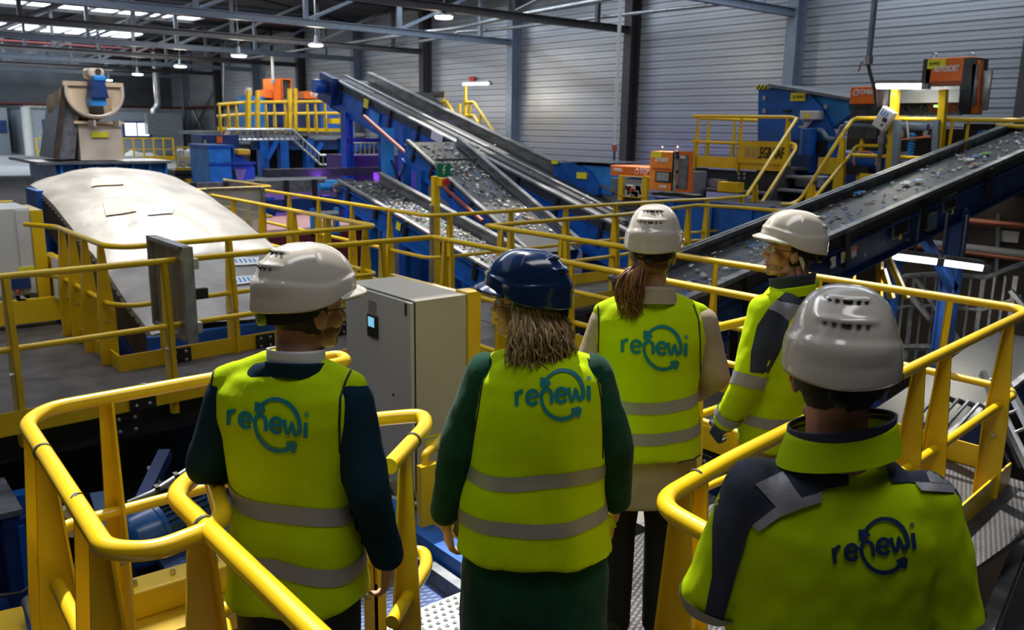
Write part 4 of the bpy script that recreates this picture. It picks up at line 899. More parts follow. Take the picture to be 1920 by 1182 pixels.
# tall orange sorter
t = thing('optical_sorter', 'tall orange sorter cabinet with white lettering against the wall at upper right', 'machine', (14.2, 6.3, 2.5))
X = 14.2
obj('side_frame', bx_x(1732, 111, 1737, 206, X, .42), DGR, t)
bo = obj('body', bx_x(1737, 110, 1810, 212, X+.0, .4), ORG, t, bevel=.02); obj('edge_band', bx_x(1808, 109, 1819, 214, X-.02, .42), DGR, t)
dr = obj('door', MB().prism([atx(1819, 110, X), atx(1838, 112, X), atx(1834, 212, X), atx(1816, 214, X)], (.12, 0, 0)), ORG, t); obj('door_window', MB().prism([atx(1823, 120, X-.02), atx(1834, 121, X-.02), atx(1830, 196, X-.02), atx(1820, 198, X-.02)], (.02, 0, 0)), GRYD, dr)
obj('side_panel', bx_x(1836, 133, 1850, 207, X+.1, .05), GRY, t)
sorter_text(bo, 'AUTOSORT', 1751, 135, X-.02, .13, .56)
lb = obj('yellow_label', bx_x(1740, 112, 1772, 128, X-.02, .02), STK, bo); sorter_text(lb, '02-W4M212', 1742, 123, X-.03, .075, .45, BLKP, 0)
obj('recess', bx_x(1742, 153, 1799, 170, X-.01, .01), mat('recess_red', (.35, .07, .02), .5), bo); obj('slot', bx_x(1752, 161, 1795, 167, X-.02, .01), BLK, bo)
for px in (1752, 1821): p = atx(px, 109, X+.3); obj('lifting_eye', MB().tube([p+V((0, .04*math.cos(k*PI/4), .04+.04*math.sin(k*PI/4))) for k in range(8)], .01, 6, closed=True), ALU, t)
# grey perforated enclosure in front
t = thing('pipe_enclosure', 'pale grey long enclosure with wiring beneath, in front of the tall orange sorter', 'enclosure', (13.5, 7, 2.6))
X = 13.5
obj('front_plate', bx_x(1661, 168, 1797, 192, X, .03), mat('pale_grey_plate', (.38, .4, .42), .4, metal=.3), t)
obj('top_strip', bx_x(1659, 165, 1799, 168, X-.02, .25), GRY, t); cb = MB(); rnd = random.Random(3)
obj('side_plate', MB().prism([atx(1643, 166, X+.5), atx(1661, 168, X), atx(1661, 192, X), atx(1643, 205, X+.5)], (.02, 0, 0)), GRY, t)
for k in range(34):
    a = atx(1663+k*4, 193, X+.1); b = atx(1663+k*4+rnd.uniform(-9, 9), 193+rnd.uniform(10, 28), X+.15); cb.tube([a, a.lerp(b, .5)+V((0, rnd.uniform(-.08, .08), 0)), b], .007, 5)
o = obj('cables', cb, DGR, t); o['kind'] = 'stuff'
obj('rear_frame', bx_x(1661, 210, 1800, 216, X+.2, .1), BLK, t); obj('back_plate', bx_x(1661, 192, 1740, 212, X+.35, .02), DGR, t)
for px in (1753, 1758): obj('green_light', bx_x(px-2, 197, px+1.5, 201, X-.02, .02), LED, t)
# tilted meter box
t = thing('meter_box', 'small tilted white controller box with a blue mark on the yellow rail', 'box', atx(1655, 223, 12.9))
c = atx(1655, 223, 12.9); ux = V((0, -math.cos(.55), -math.sin(.55)*.9)).normalized(); uy = V((1, 0, 0)).cross(ux); uy = uy if uy.z > 0 else -uy
def qd(u0, v0, u1, v1, x0, x1): return MB().prism([c+ux*u0+uy*v0+V((x0, 0, 0)), c+ux*u1+uy*v0+V((x0, 0, 0)), c+ux*u1+uy*v1+V((x0, 0, 0)), c+ux*u0+uy*v1+V((x0, 0, 0))], (x1-x0, 0, 0))
obj('case', qd(-.11, -.16, .11, .16, 0, .12), WHT, t, bevel=.01); mk = MB()
mk.v = []
for k in range(3): q = qd(-.08+k*.05, .04, -.06+k*.05, .12, -.004, 0); mk.add(q.v, q.f)
obj('blue_mark', mk, BLUL, t); obj('display', qd(.0, -.03, .08, .03, -.004, 0), BLK, t); obj('buttons', qd(.02, -.1, .06, -.07, -.004, 0), BLK, t)
# pneumatic clutter
t = thing('pneumatic_station', 'grey pipes, blue motor and coiled hoses under the grey enclosure', 'machine', (14, 8, 1.4))
obj('header_pipe', MB().cyl(atx(1585, 234, 14), atx(1740, 239, 14), .06, 10), STL, t)
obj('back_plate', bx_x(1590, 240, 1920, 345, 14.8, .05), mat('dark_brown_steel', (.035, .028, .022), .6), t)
for c0 in (1712, 1673):
    co = MB(); pts = []
    for k in range(90): f = k/90; p = atx(c0-f*10, 250+f*70, 13.8); pts.append(p+V((.04*math.cos(k*.9), .05*math.sin(k*.9), 0)))
    co.tube(pts, .013, 5); obj('coiled_hose', co, BLUL, t)
m0 = atx(1628, 300, 14.1); mot = obj('blue_motor', MB().cyl(m0+V((0, .45, 0)), m0-V((0, .2, 0)), .16, 14), BLU, t); obj('motor_foot', MB().box((13.95, m0.y-.1, m0.z-.25), (14.2, m0.y+.3, m0.z-.1)), BLK, t)
ri = MB(); ri.tube([atx(1622+22*math.cos(a*PI/7), 302-18*math.sin(a*PI/7)*(1 if a < 8 else 1), 13.85) for a in range(-1, 9)], .016, 6); obj('orange_hose', ri, mat('orange_hose', (.75, .22, .08), .4), t)
vv = MB()
for (px, py) in [(1668, 255), (1690, 250), (1735, 252), (1650, 262)]: vv.box(tuple(atx(px-5, py+7, 13.8)), tuple(atx(px+5, py-7, 13.8)+V((.15, 0, 0))))
obj('valve', vv, GRY, t)['kind'] = 'stuff'
for (px0, py0, px1, py1, m) in [(1652, 250, 1675, 262, COP), (1690, 262, 1745, 256, COP), (1700, 225, 1704, 262, GRY)]: obj('hose', MB().cyl(atx(px0, py0, 13.75), atx(px1, py1, 13.75), .02, 6), m, t)
obj('panel', bx_x(1685, 285, 1703, 305, 14.0, .1), GRY, t)
t = thing('machine_row', 'dark machinery row behind the railing at the right edge', 'machine', (14.5, 5, 1.2))
obj('beam', bx_x(1800, 262, 1925, 300, 14.5, .4), BLUD, t); obj('upper_box', bx_x(1808, 232, 1925, 262, 14.9, .4), BLK, t); p = atx(1839, 253, 14.4); obj('blue_wheel', MB().cyl(p, p+V((.1, 0, 0)), .07, 14), BLUL, t)
obj('yellow_bar', MB().cyl(atx(1868, 235, 14.6), atx(1925, 238, 14.6), .03, 8), YEL, t); obj('post', bx_x(1865, 240, 1872, 262, 14.7, .1), TAN2, t); obj('body', MB().box((15, 1, -4), (17, 8.0, 1.3)), BLK, t)
# ---- small orange sorter and blue housing in the middle
t = thing('optical_sorter', 'pale orange sorter cabinet with a grey screen in front of the ribbed wall', 'machine', (12.2, 9.9, .9))
X = 12.4
bo = obj('body', bx_x(1219, 283, 1262, 360, X, .35), ORGL, t, bevel=.015); obj('corner_band', bx_x(1262, 284, 1268, 361, X-.0, .35), GRY, t)
dr = obj('door', MB().prism([atx(1268, 284, X), atx(1293, 284, X), atx(1292, 361, X), atx(1268, 361, X)], (.1, 0, 0)), ORG, t); obj('door_window', bx_x(1273, 291, 1287, 356, X-.02, .02), GRYD, dr)
fr = obj('screen_frame', bx_x(1229, 321, 1256, 343, X-.03, .03), BLK, bo); obj('screen', bx_x(1231, 323, 1253, 340, X-.04, .01), SCG, fr)
obj('red_strip', bx_x(1223, 315, 1257, 319, X-.02, .02), REDP, bo); obj('yellow_label', bx_x(1221, 284, 1240, 296, X-.02, .02), STK, bo); sorter_text(bo, 'AUTOSORT', 1228, 303, X-.03, .10, .62)
sorter_text(bo, 'TOMRA', 1236, 352, X-.03, .07, .72); sorter_text(dr, 'TOMRA', 1275, 297, X-.04, .06, .6)
for px in (1241, 1270): p = atx(px, 283, X+.2); obj('lifting_eye', MB().tube([p+V((0, .04*math.cos(k*PI/4), .03+.04*math.sin(k*PI/4))) for k in range(8)], .01, 6, closed=True), ALU, t)
hn = MB()
for py in (287, 295, 322, 350): b_ = bx_x(1267, py-3, 1270, py+3, X-.04, .04); hn.add(b_.v, b_.f)
obj('hinges', hn, BLK, t)['kind'] = 'stuff'
obj('stand', bx_x(1222, 361, 1292, 372, X+.02, .4), BLK, t)
t = thing('orange_unit', 'long orange lettered cover left of the pale orange sorter', 'machine', (12.9, 11, 1))
bo = obj('cover', bx_x(1145, 310, 1222, 334, 12.9, .7), ORG, t, bevel=.01); sorter_text(bo, 'TOMRA', 1199, 326, 12.88, .16, .85); sorter_text(bo, 'TOMRA', 1150, 321, 12.88, .09, .8); obj('under_box', bx_x(1146, 334, 1175, 362, 12.95, .5), GRYD, t)
cc = atx(1194, 322, 12.88); obj('emblem', MB().tube([cc+V((0, .05*math.cos(k*PI/4), .05*math.sin(k*PI/4))) for k in range(8)], .008, 6, closed=True), WPR, bo)
t = thing('hopper_housing', 'low blue hopper housing with a curved side behind the foot of the longest conveyor', 'machine', (13.6, 12.6, .5)); X = 13.6
obj('left_part', MB().prism([atx(1037, 305, X), atx(1075, 306, X), atx(1105, 322, X), atx(1122, 350, X), atx(1122, 366, X), atx(1037, 366, X)], (1.2, 0, 0)), BLU, t)
obj('right_part', bx_x(1076, 309, 1148, 366, X+.1, 1.0), BLUL, t); obj('lid', bx_x(1034, 301, 1146, 306, X-.05, 1.3), GRYD, t); obj('yellow_label', bx_x(1081, 323, 1099, 336, X-.04, .04), STK, t); obj('hazard_tip', bx_x(1034, 301, 1044, 308, X-.1, .05), STK, t)
obj('base', MB().box((X+.2, 10.5, -4), (X+1.4, 14.2, .7)), BLUD, t)
t = thing('valve_rack', 'bright yellow frame around valves in front of the pale orange sorter', 'machine', (11.6, 10, .5)); X = 11.9
for (a_, b_, c_, d_) in [(1160, 330, 1166, 376), (1204, 330, 1211, 392), (1160, 329, 1218, 334), (1160, 367, 1210, 373)]: obj('frame_bar', bx_x(a_, b_, c_, d_, X, .06), YEL, t)
vb = MB(); rnd = random.Random(5)
for k in range(26): a = rnd.uniform(1168, 1202); b = rnd.uniform(350, 366); p = atx(a, b, X+.05); vb.box(tuple(p-V((0, .04, .05))), tuple(p+V((.08, .04, .05))))
obj('valves', vb, WHT, t)['kind'] = 'stuff'; obj('clear_plate', bx_x(1167, 335, 1203, 349, X+.03, .01), CLR, t); obj('red_knob', bx_x(1180, 353, 1187, 359, X, .03), RED, t); obj('tray', bx_x(1166, 366, 1204, 392, X+.08, .05), BRD, t)
# big blue panel behind the middle railings
t = thing('blue_hopper', 'big royal blue steel hopper wall behind the middle railings', 'machine', (10.9, 9.6, -1)); X = 11.4
obj('front_wall', bx_x(1232, 372, 1445, 520, X, .08), BLU, t); a = atx(1232, 372, X); b = atx(1445, 372, X); obj('top_edge', MB().box((X-.06, b.y, a.z-.02), (X+.14, a.y, a.z+.03)), BLUD, t)
obj('body', MB().box((X+.1, b.y, -4), (X+2.0, a.y, a.z-.1)), BLUD, t)
for px in (1262, 1335, 1410): p = atx(px, 376, X-.03); obj('stiffener', MB().box((X-.05, p.y-.03, -1), (X, p.y+.03, a.z)), BLU, t)
obj('top_plate', MB().box((X+.1, b.y, a.z-.1), (X+2.0, a.y, a.z-.05)), BLK, t)
rb = MB()
for i in range(26): y = b.y+(a.y-b.y)*((i*37) % 26)/26; z = -.9+((i*17) % 23)/23*1.3; rb.tube([(X, y, z), (X-.012, y, z)], .014, 6)
obj('rivets', rb, ALU, t)['kind'] = 'stuff'
t = thing('pump_unit', 'pale blue cylinder and small yellow lamp under the raised platform', 'machine', (13.6, 10.6, .8)); p = atx(1307, 345, 13.8)
obj('cylinder', MB().cyl(p+V((0, 0, .25)), p-V((0, 0, .35)), .18, 14), STL, t); q = atx(1372, 352, 13.4); obj('bracket', MB().box((13.3, q.y-.2, q.z-.08), (13.5, q.y+.25, q.z+.1)), YEL, t); obj('beam', bx_x(1318, 352, 1440, 366, 13.7, .2), GRYD, t)
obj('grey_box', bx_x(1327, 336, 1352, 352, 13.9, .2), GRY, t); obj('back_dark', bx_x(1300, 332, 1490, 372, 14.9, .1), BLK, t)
# ---- yellow stairs by the wall behind the long conveyor
t = thing('wall_stairs', 'yellow railed stairs and landing against the ribbed wall behind the longest conveyor', 'stairs', (18, 21, 1)); X = 18.0
L = lambda px, py, x=X: atx(px, py, x)
for (a_, b_) in [((780, 192), (838, 191)), ((838, 191), (886, 272)), ((870, 193), (888, 192)), ((888, 192), (942, 270)), ((780, 216), (835, 215)), ((835, 215), (868, 262)), ((868, 217), (888, 217)), ((888, 217), (925, 272))]:
    obj('rail', MB().cyl(L(*a_), L(*b_), .05, 8), YEL, t)
for (px, y0, y1) in [(797, 192, 240), (824, 190, 240), (836, 195, 245), (862, 195, 245), (873, 160, 245), (881, 193, 255), (858, 222, 262), (900, 215, 262)]: a, b = L(px, y0), L(px-2, y1); obj('post', MB().bar(a, b, .1, .06), YEL, t)
a = L(832, 176); obj('dark_sign', bx_x(806, 173, 831, 183, X-.1, .05), BLK, t); obj('sign_post', MB().bar(L(832, 172), L(832, 195), .06, .06), YEL, t)
obj('landing', MB().box((18, L(890, 240).y, 1.3), (19.6, L(780, 240).y, 1.4)), GRYD, t); p = L(857, 225); obj('extinguisher', MB().cyl(p+V((0, 0, .2)), p-V((0, 0, .3)), .1, 12), RED, t)
obj('frame', MB().box((18.2, L(890, 240).y, -4), (18.4, L(890, 240).y+.2, 1.3)), GRYD, t)
obj('red_alarm', bx_x(879, 144, 889, 152, 19.9, .05), RED, t)
t = thing('dark_hood', 'dark grey sloping hood beyond the head of the longest conveyor', 'hood', L(740, 180, 16.5)); obj('hood', MB().prism([L(720, 175, 16.5), L(752, 172, 16.5), L(790, 205, 16.5), L(720, 200, 16.5)], (1.2, 0, 0)), DGR, t)
obj('leg', MB().bar(L(752, 190, 16.8), V((16.8, L(752, 190, 16.8).y, -4)), .15, .15), BLUD, t)

# ================================================================== far left platform
Y = 30.0
F = lambda px, py, y=Y: aty(px, py, y)
t = thing('high_platform', 'high blue steel platform with yellow railings at the upper left centre', 'platform', (13.5, 30, -4))
a, b = F(408, 247), F(640, 247)
obj('floor_beam', MB().box((a.x, Y, a.z-.12), (b.x+1.0, Y+4, a.z+.0)), GRYD, t); obj('toe_board', bx_y(408, 238, 640, 247, Y-.05, .05), YEL, t)
a2, b2 = F(480, 268), F(730, 268); obj('main_beam', MB().box((a2.x, Y+.2, a2.z-.25), (b2.x, Y+.5, a2.z+.1)), BLUD, t)
for px in (497, 535, 583, 648, 722): p = F(px, 260); obj('leg', MB().box((p.x-.16, Y+.1, -4), (p.x+.16, Y+.42, p.z)), BLU, t)
for (p1, p2) in [((500, 300), (520, 262)), ((648, 300), (680, 268)), ((585, 300), (603, 268))]: obj('knee_brace', MB().bar(F(*p1), F(*p2), .14, .14), BLU, t)
obj('under_machine', MB().box((F(500, 300).x, Y+1.5, -4), (F(770, 300).x, Y+4, F(500, 275).z)), BLK, t)
obj('back_box', bx_y(505, 192, 545, 243, Y+1.0, 1.2), BLU, t); obj('back_box', bx_y(568, 190, 640, 243, Y+1.0, 1.2), BLU, t); obj('yellow_motor', bx_y(622, 222, 637, 232, Y-.3, .3), YEL, t)
r = thing('safety_railing', 'yellow railing along the high platform at the upper left centre', 'railing', F(408, 247))
for y0 in (196, 218): obj('top_rail' if y0 == 196 else 'mid_rail', MB().tube(fillet([F(409, y0+1, Y+2.5), F(409, y0), F(462, y0-4), F(640, y0-6)], .1), .055, 8), YEL, r)
for px in (410, 426, 441, 460, 497, 513, 533, 552, 575, 590, 608, 637):
    p = F(px, 194 if px > 450 else 197); mb, _ = post_mesh(p.x, Y, (1, 0, 0), F(px, 243).z, p.z, w=.2); o = obj('post', mb, YEL, r); 
for px, top in ((466, 170), (483, 170), (543, 166), (553, 166)): p = F(px, top, Y-.1); q = F(px, 243, Y-.1); obj('tall_post', MB().bar(p, q, .14, .12), YELD if px % 2 else YEL, r)
t = thing('cable_tray', 'grey ladder cable tray bending down below the high platform', 'cable tray', F(425, 245, Y-.6))
pts = [F(424, 243, Y-.6), F(548, 243, Y-.6), F(600, 291, Y-.6), F(640, 291, Y-.6)]
for off_ in (0, .35): obj('side_rail', MB().tube([p-V((0, 0, off_)) for p in pts], .05, 6), GRY, t)
ru = MB()
for p, q in zip(pts, pts[1:]):
    n = int((q-p).length/.2)
    for k in range(n): c = p.lerp(q, (k+.5)/n); ru.box((c.x-.02, Y-.65, c.z-.35), (c.x+.02, Y-.6, c.z))
obj('rungs', ru, GRY, t)['kind'] = 'stuff'; obj('end_leg', MB().bar(F(428, 246, Y-.6), F(416, 270, Y-.6), .12, .1), CARD, t)
t = thing('cable_tray', 'second grey ladder cable tray running level behind the blue tower', 'cable tray', F(660, 272, Y-.3))
pts = [F(648, 268, Y-.3), F(725, 268, Y-.3)]
for off_ in (0, .5): obj('side_rail', MB().tube([p-V((0, 0, off_)) for p in pts], .05, 6), GRYD, t)
ru = MB()
for k in range(10): c = pts[0].lerp(pts[1], k/9); ru.box((c.x-.03, Y-.35, c.z-.5), (c.x+.03, Y-.3, c.z))
obj('rungs', ru, GRYD, t)['kind'] = 'stuff'
t = thing('optical_sorter', 'small orange sorter on the high platform at the upper left centre', 'machine', F(520, 185)); obj('left_box', bx_y(499, 168, 514, 184, Y+.6, .8), ORG, t); bo = obj('body', bx_y(512, 147, 528, 189, Y+.5, .9), ORG, t)
fr = MB()
for q in [(528, 149, 531, 188), (545, 149, 548, 188), (528, 147, 548, 150)]: b_ = bx_y(*q, Y+.45, .3); fr.add(b_.v, b_.f)
obj('door_frame', fr, ORG, t); obj('door_panel', bx_y(531, 150, 545, 186, Y+.6, .05), DGR, t); obj('stand', bx_y(502, 189, 545, 243, Y+.7, .6), BLUD, t)
t = thing('orange_unit', 'orange lettered cover on the high platform beside the conveyor head', 'machine', F(587, 180)); bo = obj('cover', bx_y(570, 171, 604, 186, Y+.6, .8), ORG, t)
a = F(581, 181, Y+.55); obj('lettering', text_mesh('TOMRA', a, (1, 0, 0), (0, 0, 1), .2, .85, .006), WPR, bo); obj('stand', bx_y(572, 186, 602, 243, Y+.8, .5), BLUD, t)
t = thing('blue_vessel', 'blue and white vessel standing at the left end of the high platform', 'machine', F(470, 220)); obj('body', bx_y(462, 180, 500, 240, Y+.8, .8), BLUL, t); p = F(466, 178, Y+.6); obj('white_cap', MB().cyl(p, p+V((0, 0, .25)), .12, 12), WHT, t)
obj('pipe', MB().cyl(F(467, 165, Y+.6), F(467, 240, Y+.6), .05, 8), GRY, t)
t = thing('white_pole', 'thin white pole rising above the small orange sorter on the high platform', 'pole', F(511, 148)); obj('pole', MB().cyl(F(510, 106, Y+.4), F(512, 150, Y+.4), .05, 8), WHT, t); obj('foot', MB().cyl(F(512, 150, Y+.4), F(512, 156, Y+.4), .09, 8), GRY, t)
# blue hopper below left of the platform
t = thing('blue_hopper', 'light blue hopper with a tapered base beneath the left end of the high platform', 'machine', aty(430, 340, 24)); Y2 = 24
obj('body', bx_y(391, 274, 436, 345, Y2, 1.5), BLUL, t); obj('rim', bx_y(389, 272, 440, 277, Y2-.06, 1.6), BLU, t); obj('outlet', MB().prism([aty(436, 276, Y2+.1), aty(478, 314, Y2+.1), aty(478, 336, Y2+.1), aty(436, 340, Y2+.1)], (0, 1.2, 0)), BLU, t)
obj('motor', bx_y(446, 280, 471, 291, Y2-.2, .5), YEL, t, bevel=.05); obj('mid_band', bx_y(391, 305, 480, 308, Y2-.08, .08), BLU, t); obj('chute', MB().prism([aty(440, 318, Y2-.1), aty(462, 318, Y2-.1), aty(455, 342, Y2-.1), aty(446, 342, Y2-.1)], (0, .2, 0)), GRY, t); obj('under', bx_y(391, 345, 480, 400, Y2+.2, 1), BLUD, t)
t = thing('blue_cabinet', 'dark blue machine block behind the light blue hopper', 'machine', aty(400, 270, 28)); obj('block', bx_y(378, 253, 450, 300, 28, 1), BLUD, t); obj('orange_label', bx_y(407, 256, 417, 268, 27.9, .1), ORG, t); obj('lower', bx_y(378, 300, 450, 350, 28.1, 1), BLK, t)
t = thing('wire_cage', 'small yellow railed cage with white sacks left of the light blue hopper', 'cage', aty(355, 320, 26)); Y3 = 26
for (x0, y0, x1, y1) in [(331, 276, 333, 318), (345, 276, 347, 318), (360, 276, 362, 318), (372, 276, 374, 318), (386, 262, 388, 318), (330, 275, 388, 278), (330, 296, 388, 298), (330, 315, 388, 320)]: obj('frame_bar', bx_y(x0, y0, x1, y1, Y3, .08), YELD, t)
obj('floor_frame', bx_y(328, 320, 390, 326, Y3-.1, 1.4), BLK, t)
for (x0, x1) in ((337, 352), (356, 368)): obj('white_sack', bx_y(x0, 280, x1, 314, Y3+.3, .5), WST, t, bevel=.08)
obj('under_block', bx_y(328, 326, 392, 365, Y3, 1.2), BLK, t); obj('yellow_box', bx_y(350, 336, 366, 344, Y3-.2, .2), YELD, t)
# violet work lamps deep in the machinery
for k, (px, py, X, e) in enumerate([(745, 250, 13.5, 70), (600, 330, 12, 45), (545, 400, 11, 35)]):
    l = bpy.data.lights.new('violet_light', 'POINT'); l.energy = e; l.color = (.35, .1, 1); l.shadow_soft_size = .3; lo = bpy.data.objects.new('violet_light', l); COL.objects.link(lo); p = aty(px, py, 21+k); lo.location = p
t = thing('screening_drum', 'violet-lit dark machine block beneath the conveyors', 'machine', (12, 21, -1)); p = aty(655, 268, 23)
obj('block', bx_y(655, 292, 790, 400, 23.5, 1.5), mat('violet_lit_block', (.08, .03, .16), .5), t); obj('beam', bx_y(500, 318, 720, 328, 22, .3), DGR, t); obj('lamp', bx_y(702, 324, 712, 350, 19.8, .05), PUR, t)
obj('lattice', MB().bar(aty(745, 260, 20), aty(795, 330, 20), .08, .08).bar(aty(795, 260, 20), aty(745, 330, 20), .08, .08), BLK, t)
for px in (731, 763): p = aty(px, 240, 18.5); obj('tower_leg', MB().box((p.x-.12, 18.5, -4), (p.x+.12, 18.75, p.z)), BLUL if px < 750 else BLU, t)
obj('tower_brace', MB().bar(aty(733, 300, 18.5), aty(762, 370, 18.5), .06, .06).bar(aty(762, 300, 18.5), aty(733, 370, 18.5), .06, .06), BLUD, t)
# ================================================================== machinery below the walkways
t = thing('drive_motor', 'blue electric motor with black cooling fins in the pit at lower left', 'motor', (1.0, 3.0, -.35))
c = atz(305, 992, -.2); ax = V((.97, .24, .05)).normalized(); q_ = 1.3
mcol = mat('motor_blue', (.01, .08, .28), .3, var=.15, coat=.3)
obj('fan_cowl', MB().tube([c-ax*.2*q_, c-ax*.19*q_, c-ax*.16*q_, c-ax*.06*q_, c-ax*.05*q_], [.06*q_, .10*q_, .125*q_, .14*q_, .14*q_], 24), mcol, t)
obj('housing', MB().cyl(c-ax*.05, c+ax*.2*q_, .115*q_, 24), mcol, t); fm = MB(); s1, u1 = basis(ax)
for k in range(28):
    a = 2*PI*k/28; d_ = s1*math.cos(a)+u1*math.sin(a); fm.bar(c-ax*.04+d_*.122*q_, c+ax*.19*q_+d_*.122*q_, .004, .03, up=d_)
obj('cooling_fins', fm, DGR, t); obj('end_shield', MB().tube([c+ax*.2*q_, c+ax*.23*q_, c+ax*.27*q_, c+ax*.30*q_], [.135*q_, .135*q_, .07*q_, .04*q_], 24), mcol, t)
obj('terminal_box', MB().bar(c+ax*.02+V((0, 0, .16*q_)), c+ax*.16*q_+V((0, 0, .16*q_)), .14, .11), DGR, t, bevel=.01); obj('foot', MB().bar(c-ax*.05-V((0, 0, .19)), c+ax*.28-V((0, 0, .19)), .24, .04), BLK, t)
obj('flange', MB().cyl(c-ax*.07, c-ax*.04, .145*q_, 24), mcol, t)
t = thing('motor_base', 'dark blue machine base plates under the blue motor', 'machine', (.8, 3.0, -1))
obj('bed_plate', MB().bar(c-ax*.5-V((0, -.1, .2)), c+ax*.9-V((0, -.1, .2)), .55, .03), BLUD, t); a = atz(200, 960, -.45); b = atz(250, 1030, -.5)
obj('sloping_plate', MB().prism([atz(168, 925, -.4), atz(215, 918, -.35), atz(262, 1000, -.5), atz(205, 1045, -.55)], (0, 0, -.02)), mat('pale_blue_plate', (.05, .10, .2), .4, metal=.3), t)
obj('column', MB().box((c.x-.3, c.y+.1, -4), (c.x-.1, c.y+.3, -.45)), BLUD, t)
cb = MB(); rnd = random.Random(2)
for k in range(7): p = c+V((.25+k*.07, -.15, -.17)); cb.tube([p, p+V((rnd.uniform(-.1, .1), -.1, -.02)), p+V((rnd.uniform(-.2, .2), -.2, -.1))], .008, 6)
obj('wiring', cb, HDRK if 'HDRK' in globals() else BLK, t)['kind'] = 'stuff'
t = thing('channel_beam', 'yellow box channel with bolts at the lower left', 'beam', (.7, 2.2, -.3))
a = atz(165, 1150, -.05); b = atz(445, 1065, -.05)
obj('channel', MB().bar(a, b, .16, .14), YEL, t, bevel=.01); bo = MB()
for f in (.3, .55, .85): p = a.lerp(b, f)+V((0, 0, .07)); bo.tube([p, p+V((0, 0, .014)), p+V((0, 0, .03))], [.014, .014, .008], 6)
obj('bolts', bo, ALU, t); a2 = a+V((0, -.16, -.12)); b2 = b+V((0, -.16, -.12)); obj('lower_lip', MB().bar(a2, b2, .2, .1), YELD, t)
t = thing('padded_rollers', 'two worn grey padded rollers holding a brown sling at the bottom left corner', 'rollers', (.3, 1.8, 0))
for (x0, y0, x1, y1) in [(52, 1128, 92, 1215), (122, 1108, 165, 1200)]: obj('roller', caps(atz(x0, y0, .1), atz(x1, y1, .1), .028) if 'caps' in globals() else MB().cyl(atz(x0, y0, .1), atz(x1, y1, .1), .028, 12), mat('grey_foam', (.06, .065, .075), .7), t)
g = [[atz(55+(122-55)*i/6+(j*7), 1130-3*i+j*14, .09-.035*math.sin(PI*i/6)) for i in range(7)] for j in range(7)]
obj('sling', MB().grid(g), mat('brown_sling', (.06, .048, .04), .8, var=.3, bump=.2), t)
t = thing('yellow_bracket', 'yellow flat bracket plate in the bottom left corner', 'bracket', (.1, 1.8, -.02)); obj('plate', MB().prism([atz(-15, 1150, .02), atz(42, 1137, .02), atz(55, 1200, .02), atz(-15, 1215, .02)], (0, 0, -.05)), YEL, t)
t = thing('machine_post', 'dark blue machine post with a pale cap at the left edge', 'post', (0, 3, -1)); a = atz(-30, 905, -.4); b = atz(30, 950, -.4)
obj('post', MB().box((a.x, b.y-.1, -4), (b.x, b.y+.5, -.42)), BLUD, t); obj('cap', MB().box((a.x-.02, b.y-.12, -.42), (b.x+.02, b.y+.55, -.38)), GRYD, t); obj('blue_strip', MB().box((b.x-.02, b.y-.12, -3), (b.x+.02, b.y-.1, -.5)), BLU, t)
cd_ = thing('rail_conduit', 'silver cable conduit clipped to the middle rail at lower left', 'conduit', (1, 3.5, .5)); a = atz(285, 925, .5); b = atz(372, 868, .52)
obj('pipe', MB().tube([a-V((.1, -.02, .03)), a, b, b+V((.4, .02, 0))], .014, 10), GRYD, cd_); obj('socket', MB().cyl(b-V((.03, 0, 0)), b+V((.14, .01, 0)), .026, 12), GRY, cd_)
for f in (.1, .5, .9): q = a.lerp(b, f); obj('clip', MB().box((q.x-.01, q.y-.02, q.z-.02), (q.x+.01, q.y+.02, q.z+.02)), BLK, cd_)
wb = thing('wire_bundle', 'coloured wires in a metal spout on the left railing post', 'cables', atz(85, 1000, .45)); p = atz(84, 985, .5)
for k, m in enumerate((ORG, RED, WST, RUBH, ORG)): obj('wire', MB().tube([p+V((.01*k-.02, 0, .05)), p+V((.012*k-.03, -.01*k, -.02)), p+V((.008*k-.02, 0, -.12))], .005, 6), m, wb)
p = atz(130, 985, .45); obj('spout', MB().tube([p+V((-.02, 0, .08)), p+V((.02, 0, .02)), p+V((0, 0, -.05))], .022, 10), GRY, wb)
tag(obj('loose_cable', MB().tube([atz(-10, 1118, .2), atz(40, 1112, .12), atz(85, 1080, .15), atz(98, 1060, .2)], .006, 6), RUBH), 'thin black cable with a yellow tag hanging at the left edge', 'cable')
# dark machine fill added in the pits, also keeps sun off the floor
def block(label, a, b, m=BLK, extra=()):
    t = thing('machine_fill', label, 'machine', (a[0], a[1], a[2])); obj('block', MB().box(a, b), m, t)
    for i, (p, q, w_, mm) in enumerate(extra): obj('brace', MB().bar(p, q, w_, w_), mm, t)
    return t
block('dark block added for the machinery beneath the left deck', (-6, 7.4, -4), (2.25, 12, -.4), BLK)
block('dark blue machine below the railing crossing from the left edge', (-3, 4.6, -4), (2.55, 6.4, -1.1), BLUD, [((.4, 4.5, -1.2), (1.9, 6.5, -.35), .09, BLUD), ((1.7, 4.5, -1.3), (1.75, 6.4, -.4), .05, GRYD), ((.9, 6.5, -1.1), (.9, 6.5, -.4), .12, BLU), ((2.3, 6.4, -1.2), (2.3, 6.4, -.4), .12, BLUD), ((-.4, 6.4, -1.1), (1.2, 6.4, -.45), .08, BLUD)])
block('black block added for the pit machinery right of the blue landing', (2.7, 2.95, -4), (4.55, 6.75, -.75), BLK, [((2.8, 3.2, -.6), (4.5, 6.5, -.6), .1, BLUD), ((3.3, 3.0, -.55), (3.4, 6.6, -.55), .07, GRYD), ((3.0, 3.3, -.5), (3.0, 6.6, -.5), .05, CARD)])
block('black block added for the machinery beneath the flake conveyor', (5.9, 9.0, -4), (8.0, 13.0, -1.0), BLK)
